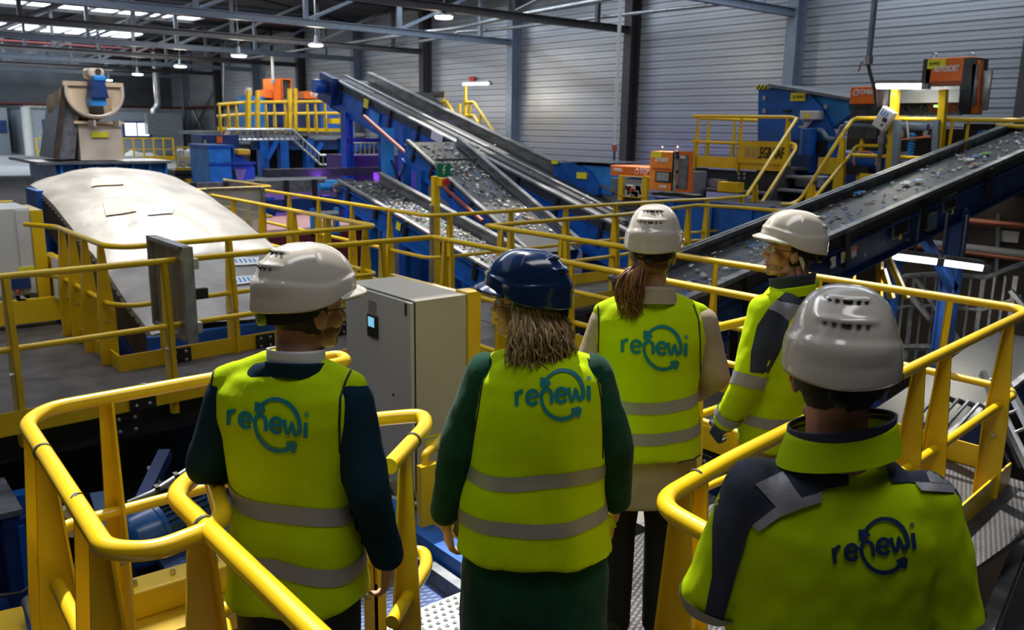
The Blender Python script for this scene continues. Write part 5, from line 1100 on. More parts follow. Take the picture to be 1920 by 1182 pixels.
tr_ = thing('cable_trough', 'brown and grey cable troughs behind the hand loop in the middle', 'trough', (2.4, 4.2, -.35))
for k, m in enumerate((GRYD, CARD, COP, GRYD)): obj('channel', MB().bar((2.66+k*.07, 4.2, -.42), (3.2+k*.07, 5.6, -.42), .05, .04), m, tr_)
obj('pale_slab', MB().box((2.62, 3.35, -.62), (3.3, 4.3, -.6)), WHT, tr_)
# ------------------------------------------------ right lower corner
t = thing('guard_fence', 'galvanised guard fence on the lower level beneath the right conveyor', 'fence', (12, 5, -1)); X = 12.0
top = [atx(1655, 532, X), atx(1700, 518, X), atx(1760, 514, X), atx(1850, 520, X), atx(1925, 492, X)]; obj('top_rail', MB().tube(top, .035, 8), GRYD, t); obj('mid_rail', MB().tube([p-V((0, 0, .45)) for p in top], .025, 8), GRYD, t)
for k, px in enumerate((1662, 1680, 1698, 1716, 1735, 1757, 1778, 1800, 1822, 1845, 1866, 1886, 1905)):
    p = atx(px, 518, X); obj('upright', MB().bar((X, p.y, p.z), (X, p.y, p.z-1.25), .03 if k % 3 else .06, .02), GRYD, t)
obj('kick_plate', MB().tube([p-V((0, 0, 1.05)) for p in top], .05, 4), GRYD, t); obj('walkway', MB().box((X, top[-1].y-.5, top[0].z-1.3), (X+1.5, top[0].y+1, top[0].z-1.2)), BLK, t)
for (px0, py0, px1, py1) in [(1720, 525, 1885, 770), (1700, 545, 1745, 600), (1895, 545, 1960, 620)]: obj('diagonal_strut', MB().bar(atx(px0, py0, X-.3), atx(px1, py1, X-.3), .07, .05), GRYD, t)
t = thing('lower_conveyor', 'dark blue-sided conveyor passing under the guard fence', 'conveyor', (10, 4, -1.5)); a = aty(1690, 640, 3.9); b = aty(1830, 590, 3.9)
a = V((8.2, 3.4, -.95)); b = V((11.5, 3.4, -.4)); obj('side_beam', MB().bar(a, b, .06, .3), BLUD, t); obj('belt', MB().prism([a+V((0, .03, .12)), a+V((0, .9, .12)), b+V((0, .9, .12)), b+V((0, .03, .12))], (0, 0, -.02)), RUB, t); obj('rim', MB().bar(a+V((0, 0, .18)), b+V((0, 0, .18)), .07, .05), RIM, t)
cbm = MB()
for k in range(5): cbm.tube([a+V((.2, .1*k, .2)), a+V((.8, .1*k, .42)), a+V((1.3, .1*k-.1, .2)), a+V((1.6, .1*k-.3, -.4))], .02, 6)
obj('cables', cbm, GRYD, t); obj('leg', MB().box((9.5, 3.5, -4), (9.7, 3.7, -.9)), BLUD, t)
t = thing('ladder', 'aluminium ladder leaning beyond the right corner of the railing', 'ladder', (9, 2.5, -3)); a0, b0 = atx(1842, 700, 9.5), atx(1942, 905, 8.7); a1, b1 = atx(1872, 690, 9.5), atx(1975, 890, 8.7)
obj('rail', MB().bar(a0, b0, .05, .08), ALU, t); obj('rail', MB().bar(a1, b1, .05, .08), ALU, t)
for k in range(6): obj('rung', MB().cyl(a0.lerp(b0, (k+.5)/6), a1.lerp(b1, (k+.5)/6), .014, 8), ALU, t)
t = thing('board_panels', 'beige and brown upright boards standing on the paving behind the corner posts', 'boards', (9, 2.8, -3))
obj('board', MB().box((8.0, 2.45, -4), (8.06, 3.1, -1.35)), BRN, t); obj('board', MB().box((9.2, 2.2, -4), (9.25, 2.9, -1.9)), mat('beige_board', (.34, .27, .2), .6, var=.1), t)
t = thing('pale_platform', 'pale concrete ledge on the lower level at the right edge', 'ledge', (12, 3.5, -3)); obj('slab', MB().box((10.2, 1.2, -4), (14.8, 3.4, -2.6)), mat('pale_concrete', (.36, .37, .38), .6, var=.15, vscale=3), t)
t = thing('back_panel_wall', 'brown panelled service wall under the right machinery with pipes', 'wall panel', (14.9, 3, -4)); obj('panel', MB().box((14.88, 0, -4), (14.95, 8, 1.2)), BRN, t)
for (py0, py1, m, r_) in [(462, 478, WHT, .06), (470, 489, COP, .04), (415, 425, COP, .05)]: obj('pipe', MB().cyl(atx(1690, py0-12, 14.7), atx(1935, py1, 14.7), r_, 8), m, t)
obj('notice', bx_x(1876, 432, 1908, 456, 14.8, .03), WST, t); obj('upright_pipe', MB().cyl(atx(1873, 400, 14.75), atx(1868, 520, 14.75), .04, 8), GRY, t)
t = thing('yellow_ladder_frame', 'yellow braced frame behind the right man under the right conveyor', 'frame', (9.5, 6, -2)); X = 9.8
for (x0, y0, x1, y1) in [(1665, 482, 1700, 560), (1655, 505, 1672, 560), (1650, 490, 1648, 590), (1598, 500, 1598, 550)]: obj('bar', MB().bar(atx(x0, y0, X), atx(x1, y1, X), .06, .06), YELD, t)
obj('bar', MB().box((X, atx(1598, 500, X).y, -4), (X+.1, atx(1598, 500, X).y+.1, atx(1598, 530, X).z)), YELD, t)
t = thing('belt_conveyor', 'dark conveyor with a grey rim crossing the bottom right corner', 'conveyor', (3.5, .6, -1)); a = atz(1838, 1215, -.3); b = atz(1940, 960, -.3); dd = (b-a).normalized(); sd = V((dd.y, -dd.x, 0))
obj('rim', MB().bar(a-dd*.4, b+dd*.8, .07, .09), RIM, t); obj('belt', MB().prism([a-dd*.4+sd*.04-V((0, 0, .05)), b+dd*.8+sd*.04-V((0, 0, .05)), b+dd*.8+sd*1.0-V((0, 0, .05)), a-dd*.4+sd*1.0-V((0, 0, .05))], (0, 0, -.03)), RUB, t)
obj('side_beam', MB().bar(a-dd*.4-V((0, 0, .2)), b+dd*.8-V((0, 0, .2)), .05, .3), DGR, t); obj('leg', MB().bar(a+V((0, 0, -.3)), V((a.x, a.y, -4)), .12, .12), BLUD, t)
t = thing('roller_frame', 'dark roller frame with pale slats beyond the nearest man’s right shoulder', 'machine', (4.4, 1.2, -1.5)); obj('frame', MB().box((3.4, .9, -4), (4.9, 1.35, -1.6)), BLK, t)
for k in range(5): obj('slat', MB().box((3.5+k*.28, .92, -1.6), (3.6+k*.28, 1.33, -1.55)), TAN2, t)
t = thing('grille_panel', 'pale louvred panel with cable ladder behind the right man’s arm', 'panel', (6.5, 4.2, -1)); X = 6.6; bk = bx_x(1366, 612, 1402, 690, X, .03); obj('panel', bk, mat('louvre_panel', (.2, .2, .19), .5, metal=.3), t); sl = MB()
for k in range(14): q = bx_x(1368, 617+k*5, 1399, 619+k*5, X-.01, .01); sl.add(q.v, q.f)
obj('louvres', sl, BLK, t)['kind'] = 'stuff'; obj('stand', MB().box((X+.03, atx(1400, 690, X).y, -4), (X+.2, atx(1366, 690, X).y, atx(1380, 690, X).z)), BLUD, t)
for px in (1386, 1392): obj('ladder_rail', MB().bar(atx(px, 612, X-.05), atx(px, 705, X-.05), .015, .015), GRY, t)
# ================================================================== people
VEST = mat('hi_vis_yellow_cloth', (.47, .66, .0), .8, var=.04, vscale=6, bump=.55, bscale=9, spec=.12, stretch=(1.6, 1.6, .45))
REFL = mat('silver_reflective_tape', (.30, .30, .33), .5, metal=.25, bump=.15, bscale=200)
NAVY = mat('navy_wool', (.003, .022, .042), .9, var=.15, bump=.12, bscale=220, spec=.15)
NAVJ = mat('navy_workwear', (.018, .028, .055), .7, var=.12, bump=.12, bscale=200)
GREE = mat('dark_green_velvet', (.003, .045, .026), .85, var=.3, vscale=9, bump=.12, bscale=160, sheen=.08, spec=.15)
BEIG = mat('beige_wool', (.36, .29, .20), .8, var=.06, bump=.15, bscale=160)
KHAK = mat('khaki_trousers', (.30, .22, .12), .8, var=.12)
BLKC = mat('black_cloth', (.006, .006, .008), .85, bump=.1, bscale=160)
NAVT = mat('navy_trousers', (.006, .012, .022), .85)
SHRT = mat('white_shirt', (.62, .64, .68), .7)
PIPG = mat('black_piping', (.01, .01, .01), .6)
LOGO = mat('teal_print', (.0, .19, .25), .6)
LOGN = mat('navy_print', (.006, .03, .10), .6)
SKIN = mat('skin', (.56, .31, .21), .5, var=.10, vscale=14, spec=.4)
SKIR = mat('ruddy_skin', (.58, .27, .18), .5, var=.14, vscale=14, spec=.4)
HELW = mat('white_helmet_shell', (.60, .55, .48), .15, coat=.7, var=.02)
HELB = mat('navy_helmet_shell', (.006, .02, .07), .16, coat=.6)
HDRK = mat('black_plastic', (.012, .012, .012), .45)
HGRN = mat('lime_plastic', (.35, .5, .02), .45)
GLAS = mat('clear_lens', (.8, .85, .85), .05, alpha=.28, coat=.5)
EYEW = mat('eye_white', (.75, .72, .68), .2); IRIS = mat('iris', (.06, .05, .03), .2); LIPS = mat('lips', (.42, .13, .10), .5)
HAIRD = [mat('dark_brown_hair', (.035, .02, .012), .6, var=.3, vscale=60, bump=.6, bscale=120, stretch=(6, 6, .6))]
HAIRP = [mat('auburn_hair', (.20, .085, .035), .45), mat('auburn_hair_light', (.36, .17, .07), .42), mat('auburn_hair_dark', (.09, .04, .018), .5)]
HAIRB = [mat('blonde_hair', (.36, .24, .12), .42), mat('blonde_hair_light', (.55, .40, .22), .4), mat('blonde_hair_dark', (.15, .09, .05), .5)]
EARB = mat('earbud', (.8, .8, .8), .3)

def ell(c, r, rot=None, n=16):
    mb = MB(); rows = []
    for i in range(n+1):
        ph = PI*i/n - PI/2; rows.append([V((r[0]*math.cos(ph)*math.cos(2*PI*k/(2*n)), r[1]*math.cos(ph)*math.sin(2*PI*k/(2*n)), r[2]*math.sin(ph))) for k in range(2*n)])
    b = 0; vs = [V((0, 0, -r[2]))] + [p for q in rows[1:-1] for p in q] + [V((0, 0, r[2]))]; m = 2*n; f = []
    for k in range(m): f.append((0, 1+(k+1) % m, 1+k))
    for i in range(n-2):
        for k in range(m): f.append((1+i*m+k, 1+i*m+(k+1) % m, 1+(i+1)*m+(k+1) % m, 1+(i+1)*m+k))
    L = len(vs)-1
    for k in range(m): f.append((L, 1+(n-2)*m+k, 1+(n-2)*m+(k+1) % m))
    if rot: vs = [rot @ p for p in vs]
    mb.add([V(c)+p for p in vs], f); return mb
def caps(p, q, r1, r2=None, n=14):
    """tapered capsule"""
    p, q = V(p), V(q); r2 = r1 if r2 is None else r2; d = q-p
    if d.length < 1e-6: return ell(p, (r1,)*3)
    dn = d.normalized(); pts, rr = [], []
    for k in range(5): a = PI/2*k/4.6; pts.append(p-dn*r1*math.cos(a)); rr.append(max(.0008, r1*math.sin(a)))
    pts.append(p); rr.append(r1); pts.append(p.lerp(q, .5)); rr.append((r1+r2)/2); pts.append(q); rr.append(r2)
    for k in range(5): a = PI/2*(4.6-(k+.6))/4.6; pts.append(q+dn*r2*math.cos(a)); rr.append(max(.0008, r2*math.sin(a)))
    return MB().tube(pts, rr, n)
def chain(pts, rs):
    return [caps(pts[i], pts[i+1], rs[i], rs[i+1]) for i in range(len(pts)-1)]
def loft(rings, n=40, pw=2.4, ycut=None):
    """rings: (z, half width, half depth, x offset, y offset)"""
    mb = MB(); N = len(rings)
    for (z, a, b, cx, cy) in rings:
        for k in range(n):
            t = 2*PI*k/n; c, s = math.cos(t), math.sin(t)
            mb.v.append(V((cx+a*abs(c)**(2/pw)*(1 if c >= 0 else -1), cy+b*abs(s)**(2/pw)*(1 if s >= 0 else -1), z)))
    for i in range(N-1):
        for k in range(n): mb.f.append((i*n+k, i*n+(k+1) % n, (i+1)*n+(k+1) % n, (i+1)*n+k))
    mb.f.append(tuple(reversed(range(n)))); mb.f.append(tuple((N-1)*n+k for k in range(n))); return mb
def blob_mesh(parts, voxel, sm=6, disp=None):
    me = bpy.data.meshes.new('b'); vs, fs = [], []
    for p in parts:
        n = len(vs); vs += [tuple(v) for v in p.v]; fs += [tuple(i+n for i in f) for f in p.f]
    me.from_pydata(vs, [], fs); bm = bmesh.new(); bm.from_mesh(me)
    bm.to_mesh(me); bm.free()
    o = bpy.data.objects.new('b', me); COL.objects.link(o)
    r = o.modifiers.new('r', 'REMESH'); r.mode = 'VOXEL'; r.voxel_size = voxel; r.adaptivity = 0
    if sm: s = o.modifiers.new('s', 'SMOOTH'); s.factor = .5; s.iterations = sm
    dg = bpy.context.evaluated_depsgraph_get(); dg.update(); m2 = bpy.data.meshes.new_from_object(o.evaluated_get(dg))
    bpy.data.objects.remove(o); bpy.data.meshes.remove(me)
    if disp:
        ns = [v.normal.copy() for v in m2.vertices]
        for v, n in zip(m2.vertices, ns): v.co += n*disp(v.co, n)
        m2.update()
    return m2
def finish(me, name, m, xf, parent, subd=0):
    me.name = name; me.transform(xf); me.update()
    for p in me.polygons: p.use_smooth = True
    for q in (m if isinstance(m, list) else [m]): me.materials.append(q)
    o = bpy.data.objects.new(name, me); COL.objects.link(o)
    if parent is not None: o.parent = parent
    return o
def bvh_of(me): return BVHTree.FromPolygons([v.co.copy() for v in me.vertices], [tuple(p.vertices) for p in me.polygons])

class Person:
    def __init__(s, label, px, py, depth, yaw, H, hyaw=0, hpitch=0, hroll=0, lean=0, hx=0, hk=.93):
        """px, py: where the head centre shows; yaw: facing, degrees right of the viewing direction"""
        hz = H*hk
        # find ground spot so that the head sits on the sight line
        p = atd(px, py, depth); s.loc = V((p.x, p.y, 0)); s.H = H; s.lean = lean
        th = math.radians(39.5+yaw); s.F = V((math.sin(th), math.cos(th), 0)); s.R = V((math.cos(th), -math.sin(th), 0))
        s.xf = Matrix(((s.R.x, s.F.x, 0, 0), (s.R.y, s.F.y, 0, 0), (0, 0, 1, 0), (0, 0, 0, 1)))
        s.headc = V((hx, .02+lean, hz)); s.loc = s.loc - s.R*hx; s.hrot = Matrix.Rotation(math.radians(-hyaw), 3, 'Z') @ Matrix.Rotation(math.radians(-hpitch), 3, 'X') @ Matrix.Rotation(math.radians(hroll), 3, 'Y')
        s.label = label; s.root = None
    def hd(s, x, y, z): return s.headc + s.hrot @ V((x, y, z))
    def world(s, p): return s.loc + s.xf @ V(p)
    def part(s, name, mb_or_me, m, parent=None, smooth=True):
        parent = parent if parent is not None else s.root
        if isinstance(mb_or_me, MB):
            me = bpy.data.meshes.new(name); me.from_pydata([tuple(v) for v in mb_or_me.v], [], mb_or_me.f); me.update()
            bm = bmesh.new(); bm.from_mesh(me); bmesh.ops.recalc_face_normals(bm, faces=bm.faces); bm.to_mesh(me); bm.free()
        else: me = mb_or_me
        o = finish(me, name, m, s.xf.copy(), parent)
        return o
    def wpart(s, name, mb, m, parent=None):
        """part given in world space"""
        inv = s.xf.inverted(); q = MB(); q.v = [inv @ (v-s.loc) for v in mb.v]; q.f = mb.f; return s.part(name, q, m, parent)
    def body(s, arms, skin, legs=True, fingers=(), female=False, smile=False):
        H = s.H; hd = s.hd; P = []
        k = .96 if female else 1.0
        def he(c, r): P.append(ell(hd(*c), [x*k for x in r], s.hrot))
        he((0, -.012, .03), (.076, .096, .088)); he((0, .03, -.045), (.056, .062, .072)); he((0, .07, -.098), (.024, .022, .020))
        P.append(caps(hd(0, .088, .012), hd(0, .108, -.03), .009, .0135)); P.append(caps(hd(-.01, .098, -.034), hd(.01, .098, -.034), .008))
        P.append(caps(hd(-.034, .076, .022), hd(.034, .076, .022), .013)); he((0, .088, -.062), (.023, .012, .009))
        for q in (-1, 1):
            he((q*.038, .062, -.03), (.026, .026, .028)); he((q*.081, -.002, -.014), (.012, .021, .036)); P.append(caps(hd(q*.045, .01, -.085), hd(q*.02, .06, -.1), .02, .017))
        nb = V((s.headc.x*.3, -.015+s.lean*.6, H*.815)); nb = V((s.headc.x*.6, -.012+s.lean*.6, H*.83)); P.append(caps(hd(0, -.02, -.06), nb, .060*k, .062*k)); P.append(caps(hd(0, -.035, -.03), nb+V((0, -.012, 0)), .056*k, .058*k))
        P.append(loft([(H*.47, .13, .09, 0, 0), (H*.56, .15, .10, 0, 0), (H*.63, .13, .09, 0, 0), (H*.72, .155, .10, 0, s.lean*.3), (H*.79, .15, .085, 0, s.lean*.5), (H*.825, .07, .055, 0, s.lean*.6)]))
        for a in arms:
            a = [V((a[0].x*.82, a[0].y, a[0].z-.045))]+list(a[1:]); P += chain(a, [.036, .034, .027, .024][:len(a)])
        if legs:
            for q in (-1, 1): P += chain([V((q*.085, 0, H*.5)), V((q*.095, .01, H*.28)), V((q*.10, -.01, .09)), V((q*.10, .12, .045))], [.075, .05, .04, .035])
        for f in fingers: P += f
        me = blob_mesh(P, .0055, 4); s.root = finish(me, 'person', skin, s.xf.copy(), None); s.root.location = s.loc
        if legs:
            for q in (-1, 1): s.part('shoe', blob_mesh([caps((q*.10, -.045, .05), (q*.10, .13, .042), .046, .04), ell((q*.10, -.02, .075), (.045, .06, .05))], .009, 3), HDRK)
        s.root['label'] = s.label; s.root['category'] = 'person'
        for q in (-1, 1):
            e = s.part('eye', ell(hd(q*.031, .0775, .002), (.0125,)*3, n=8), EYEW); s.part('iris', ell(hd(q*.031, .0875, .002), (.0055, .003, .0055), s.hrot, n=6), IRIS, e)
        s.part('mouth', ell(hd(0, .0945, -.063), (.021, .0065, .0058), s.hrot, n=8), LIPS)
        return s.root
    def hand(s, wrist, d, palm_n, side, curl=.5, size=1.0):
        """wrist point, direction down the hand, palm normal, side (+1: thumb on the +cross side)"""
        d = V(d).normalized(); n = V(palm_n); n = (n-d*n.dot(d)).normalized(); w_ = d.cross(n)*side; wr = V(wrist); P = []
        k = size; pc = wr+d*.045*k
        for o_ in (-.026, -.009, .009, .026): P.append(caps(wr+d*.01+w_*o_*.7*k, wr+d*.088*k+w_*o_*1.05*k, .0135*k, .0115*k, 10))
        L = (.066, .078, .072, .056)
        for i, o_ in enumerate((.029, .0105, -.009, -.0275)):
            b = wr+d*.088*k+w_*o_*k; a1 = curl*(.6+.12*i); dirn = d; p = b; pts = [b]
            for j, seg in enumerate((.45, .3, .25)):
                a = a1*(j+1); dirn = (d*math.cos(a)+n*math.sin(a)).normalized(); p = p+dirn*L[i]*seg*k; pts.append(p)
            P += chain(pts, [.0092*k, .0085*k, .0078*k, .0065*k])
        tb = wr+d*.02*k+w_*.026*k; t1 = tb+(d*.7+w_*.75+n*.25).normalized()*.042*k; t2 = t1+(d*.95+w_*.3+n*.35).normalized()*.03*k; t3 = t2+(d*.98+w_*.05+n*.4).normalized()*.024*k
        P += chain([tb, t1, t2, t3], [.014*k, .0115*k, .0095*k, .008*k]); P.append(caps(wr-d*.03, wr+d*.02, .026*k, .024*k))
        return P
    def helmet(s, m, back_vents=True, tilt=0, knob=HDRK, z0=0.0):
        R0 = s.hrot @ Matrix.Rotation(math.radians(tilt), 3, 'X'); C0 = s.headc + s.hrot @ V((0, -.008, .052+z0))
        def base_r(t):   # t=0 front(+y)
            c, q = math.cos(t), math.sin(t); b = .143 if c > 0 else .148; return 1/math.sqrt((q/.110)**2+(c/b)**2)
        def zb(t): c = math.cos(t); return -.012-.045*max(0, -c)**1.2-.030*math.sin(t)**2*(1 if c < .35 else max(0, c < .9)*.6)
        def zbs(t):
            c = math.cos(t); back = max(0, -c); side = abs(math.sin(t)); f = max(0, c); return .004-.052*back**1.3-.034*side**3*(1-f*.6)
        def pt(t, ph, off=0):
            r = base_r(t); cp = max(0, math.cos(ph)); rr = r*cp**.80; zt = .128; z = zbs(t)*(1-math.sin(ph))**1.5+zt*math.sin(ph)**1.0
            x, y = rr*math.sin(t), rr*math.cos(t)
            # raised central crown and panel edges
            cr = 1/(1+math.exp((abs(x)-.062-.02*(y < 0))*180)); bump = .0045*cr*(1 if ph > .35 else max(0, (ph-.2)/.15))
            # lower skirt step
            skirt = .0055/(1+math.exp((ph-(.34+.12*max(0, -math.cos(t))))*60))
            # hoods over the two rear vent rows
            hood = 0
            if math.cos(t) < -.5 and abs(math.sin(t)) < .62:
                for pv in (1.0, .66): dd = ph-pv; hood += .0065*math.exp(-((dd-.05)/.05)**2)*(1 if dd > 0 else math.exp(-(dd/.012)**2))*max(0, 1-(math.sin(t)/.55)**4)
            k = 1+(bump+skirt+hood+off)/max(.06, math.sqrt(rr*rr+z*z))
            return V((x*k, y*k, z*k))
        NT, NP = 120, 56; rows = []
        for j in range(NP+1):
            ph = PI/2*j/NP; rows.append([pt(2*PI*i/NT, min(ph, PI/2-.002)) for i in range(NT)])
        mb = MB()
        outer = rows; inner = [[p*.955 for p in r] for r in rows[:NP-8]]
        for r in outer: mb.v += r
        for j in range(NP):
            for i in range(NT): i2 = (i+1) % NT; mb.f.append((j*NT+i, j*NT+i2, (j+1)*NT+i2, (j+1)*NT+i))
        top = len(mb.v); mb.v.append(V((0, 0, pt(0, PI/2-.001).z)));
        for i in range(NT): mb.f.append((NP*NT+i, NP*NT+(i+1) % NT, top))
        b = len(mb.v)
        for r in inner[:12]: mb.v += r
        for j in range(11):
            for i in range(NT): i2 = (i+1) % NT; mb.f.append((b+j*NT+i, b+(j+1)*NT+i, b+(j+1)*NT+i2, b+j*NT+i2))
        for i in range(NT): i2 = (i+1) % NT; mb.f.append((i, b+i, b+i2, i2))
        mb.f.append(tuple(b+11*NT+i for i in range(NT)))
        # peak
        n0 = len(mb.v); K = 40; W = 5
        for i in range(K+1):
            t = (-1.15+2.3*i/K); e = max(0, math.cos(t*1.32))**.6; p0 = pt(t, .05); o_ = V((math.sin(t), math.cos(t), 0))
            for j in range(W+1): f = j/W; mb.v.append(p0+o_*(.034*e*f+.001)+V((0, 0, -.010*f*e-.006*f*f*e)))
        for i in range(K+1):
            t = (-1.15+2.3*i/K); e = max(0, math.cos(t*1.32))**.6; p0 = pt(t, .0)*.99; o_ = V((math.sin(t), math.cos(t), 0))
            for j in range(W+1): f = j/W; mb.v.append(p0+o_*(.034*e*f)+V((0, 0, -.010*f*e-.006*f*f*e-.001)))
        A = n0; B = n0+(K+1)*(W+1)
        for i in range(K):
            for j in range(W): q = A+i*(W+1)+j; mb.f.append((q, q+1, q+W+2, q+W+1)); q = B+i*(W+1)+j; mb.f.append((q, q+W+1, q+W+2, q+1))
            q, q2 = A+i*(W+1)+W, B+i*(W+1)+W; mb.f.append((q, q2, q2+W+1, q+W+1))
        mb.v = [C0 + R0 @ p for p in mb.v]
        h = s.part('hard_hat', mb, m)
        vs = MB()
        for pv, sc in ((1.0, 1.0), (.66, 1.0)):
            for q, (w_, hh) in zip((-.46, -.25, 0, .25, .46), ((.008, .003), (.008, .0055), (.018, .0065), (.008, .0055), (.008, .003))):
                t = PI+q*(.75 if pv > .9 else .62)*1.1; c = pt(t, pv-.005, .0032); e1 = (pt(t+.03, pv-.005, .0032)-c).normalized(); e2 = (pt(t, pv+.03, .0032)-c).normalized(); nn = e1.cross(e2)
                nn = nn if nn.dot(c) > 0 else -nn
                poly = [c+e1*w_*.5*math.cos(a*PI/4+.4)*1.1+e2*hh*.5*math.sin(a*PI/4+.4)*1.1+nn*.001 for a in range(8)]
                vs.prism(poly, -nn*.004)
        vs.v = [C0 + R0 @ p for p in vs.v]; s.part('vent_slots', vs, HDRK, h)
        st = MB(); rows = []
        for j in range(5): rows.append([])
        for i in range(31):
            t = PI*.42+PI*1.16*i/30
            for j in range(5): z = -.03-.055*j/4*(.5+.5*max(0, -math.cos(t))); r = base_r(t)*.80+.002; rows[j].append(C0+R0 @ V((r*math.sin(t), r*math.cos(t), z)))
        st.grid(rows); s.part('nape_strap', st, HDRK, h)
        kn = C0+R0 @ V((0, -.122, -.07)); k2 = C0+R0 @ V((0, -.138, -.072)); s.part('strap_knob', MB().tube([kn, kn.lerp(k2, .1), k2, k2], [.019, .019, .017, .004], 18), knob, h)
        # inner head band
        s.h_C0, s.h_R0, s.h_pt = C0, R0, pt
        return h
    def torso_band(s, bvh, name, m, zf, h, parent, cx=0, cy=0, a0=0, a1=2*PI, n=110, off=.003, closed=True, maxd=.5):
        """tape wrapped round a garment: zf(angle) centre height, angle 0 = back, grows toward the right"""
        mb = MB(); rows = []
        for j in range(5):
            r = []
            for i in range(n+1):
                a = a0+(a1-a0)*i/n; d = V((math.sin(a), -math.cos(a), 0)); z = zf(a)+h*(j/4-.5)
                hit = bvh.ray_cast(V((cx, cy, z)), d, maxd); r.append((V((cx, cy, z))+d*(hit[3]+off)) if hit[0] else None)
            rows.append(r)
        n0 = 0; idx = {}
        for j in range(5):
            for i in range(n+1):
                if rows[j][i] is not None: idx[(j, i)] = len(mb.v); mb.v.append(rows[j][i])
        for j in range(4):
            for i in range(n):
                q = [(j, i), (j, i+1), (j+1, i+1), (j+1, i)]
                if all(k in idx for k in q): mb.f.append(tuple(idx[k] for k in q))
        return s.part(name, mb, m, parent)
    def limb_band(s, bvh, name, m, p, q, f0, f1, parent, maxd=.13, off=.006, a0=0, a1=2*PI, rows_n=4, n=48, **kw):
        p, q = V(p), V(q); d = (q-p).normalized(); s1, u1 = basis(d); mb = MB(); idx = {}; L = (q-p).length
        for j in range(rows_n+1):
            c = p+d*L*(f0+(f1-f0)*j/rows_n)
            for i in range(n+1):
                a = a0+(a1-a0)*i/n; dr_ = s1*math.cos(a)+u1*math.sin(a); hit = bvh.ray_cast(c, dr_, maxd)
                if hit[0]: idx[(j, i)] = len(mb.v); mb.v.append(hit[0]+dr_*off)
        for j in range(rows_n):
            for i in range(n):
                k = [(j, i), (j, i+1), (j+1, i+1), (j+1, i)]
                if all(t in idx for t in k): mb.f.append(tuple(idx[t] for t in k))
        return s.part(name, mb, m, parent)
    def cast_px(s, bvh, px, py, off):
        """surface point of a garment (local space) under a sight line"""
        inv = s.xf.inverted(); o = inv @ (CAM-s.loc); d = (inv @ _ray(px, py)).normalized(); h = bvh.ray_cast(o, d, 20)
        return (h[0]-d*off, True) if h[0] else (None, False)
    def patch(s, bvh, name, m, poly, parent, off=.003, res=9):
        """cloth patch or print lying on the garment; outline sighted from the camera"""
        bm = bmesh.new(); vs = [bm.verts.new((x, y, 0)) for x, y in poly]; bm.faces.new(vs); bmesh.ops.triangulate(bm, faces=bm.faces)
        for _ in range(7):
            es = [e for e in bm.edges if e.calc_length() > res]
            if not es: break
            bmesh.ops.subdivide_edges(bm, edges=es, cuts=1); bmesh.ops.triangulate(bm, faces=[f for f in bm.faces if len(f.verts) > 3])
        bm.verts.ensure_lookup_table(); keep = {}; mb = MB()
        for v in bm.verts:
            p, ok = s.cast_px(bvh, v.co.x, v.co.y, off)
            if ok: keep[v.index] = len(mb.v); mb.v.append(p)
        for f in bm.faces:
            k = [v.index for v in f.verts]
            if all(i in keep for i in k):
                ps = [mb.v[keep[i]] for i in k]
                if max((ps[i]-ps[i-1]).length for i in range(len(ps))) < .08: mb.f.append(tuple(keep[i] for i in k))
        bm.free(); return s.part(name, mb, m, parent)
    def strokes(s, bvh, name, m, lines, parent, off=.004):
        """printed strokes: (points in px, width in px)"""
        mb = MB()
        for pts, wd in lines:
            P2 = [V((a, b, 0)) for a, b in pts]; fine = []
            for a, b in zip(P2, P2[1:]):
                n = max(1, int((b-a).length/3.0))
                for k in range(n): fine.append(a.lerp(b, k/n))
            fine.append(P2[-1]); L, R_ = [], []
            closed = (P2[0]-P2[-1]).length < .01
            for i, p in enumerate(fine):
                a = fine[max(0, i-1)]; b = fine[min(len(fine)-1, i+1)]
                d = (b-a).normalized() if (b-a).length > 1e-6 else V((1, 0, 0)); nn = V((-d.y, d.x, 0)); w_ = wd[i*(len(wd)-1)//max(1, len(fine)-1)] if isinstance(wd, (list, tuple)) else wd
                L.append(p+nn*w_/2); R_.append(p-nn*w_/2)
            ids = []
            for q, e in zip(L, R_):
                row = []
                for f in (0, .5, 1): z = q.lerp(e, f); c, ok = s.cast_px(bvh, z.x, z.y, off); row.append(c if ok else None)
                ids.append(row)
            base = {}
            for i, row in enumerate(ids):
                for j, c in enumerate(row):
                    if c is not None: base[(i, j)] = len(mb.v); mb.v.append(c)
            for i in range(len(ids)-1):
                for j in (0, 1):
                    k = [(i, j), (i+1, j), (i+1, j+1), (i, j+1)]
                    if all(t in base for t in k): mb.f.append(tuple(base[t] for t in k))
        return s.part(name, mb, m, parent)
    def logo(s, bvh, m, o, ux, uy, parent):
        """circular-arrow word mark: o = px of the baseline start, ux / uy = px vectors of one letter height"""
        o, ux, uy = V((*o, 0)), V((*ux, 0)), V((*uy, 0)); T = lambda x, y: tuple((o+ux*x+uy*y)[:2]); W = (ux.length+uy.length)/2
        arc = lambda cx, cy, rx, ry, a, b, n=22: [T(cx+rx*math.cos(math.radians(a+(b-a)*k/n)), cy+ry*math.sin(math.radians(a+(b-a)*k/n))) for k in range(n+1)]
        st = W*.25; L = []
        L.append(([T(.1, 0), T(.1, .92)], st)); L.append((arc(.48, .50, .38, .42, 180, 82, 10), st))
        for ex in (.72, 2.62): L.append((([T(ex+.06, .47), T(ex+.74, .50)]), st*.85)); L.append((arc(ex+.42, .47, .36, .43, 5, 325, 26), st))
        L.append((arc(2.06, .52, .34, .40, 180, 0, 14)+[T(2.40, 0)], st))
        L.append(([T(3.52, .92), T(3.60, .35), T(3.68, .08), T(3.80, .08), T(3.90, .45), T(3.98, .82), T(4.08, .45), T(4.18, .08), T(4.30, .08), T(4.38, .35)], st*.9))
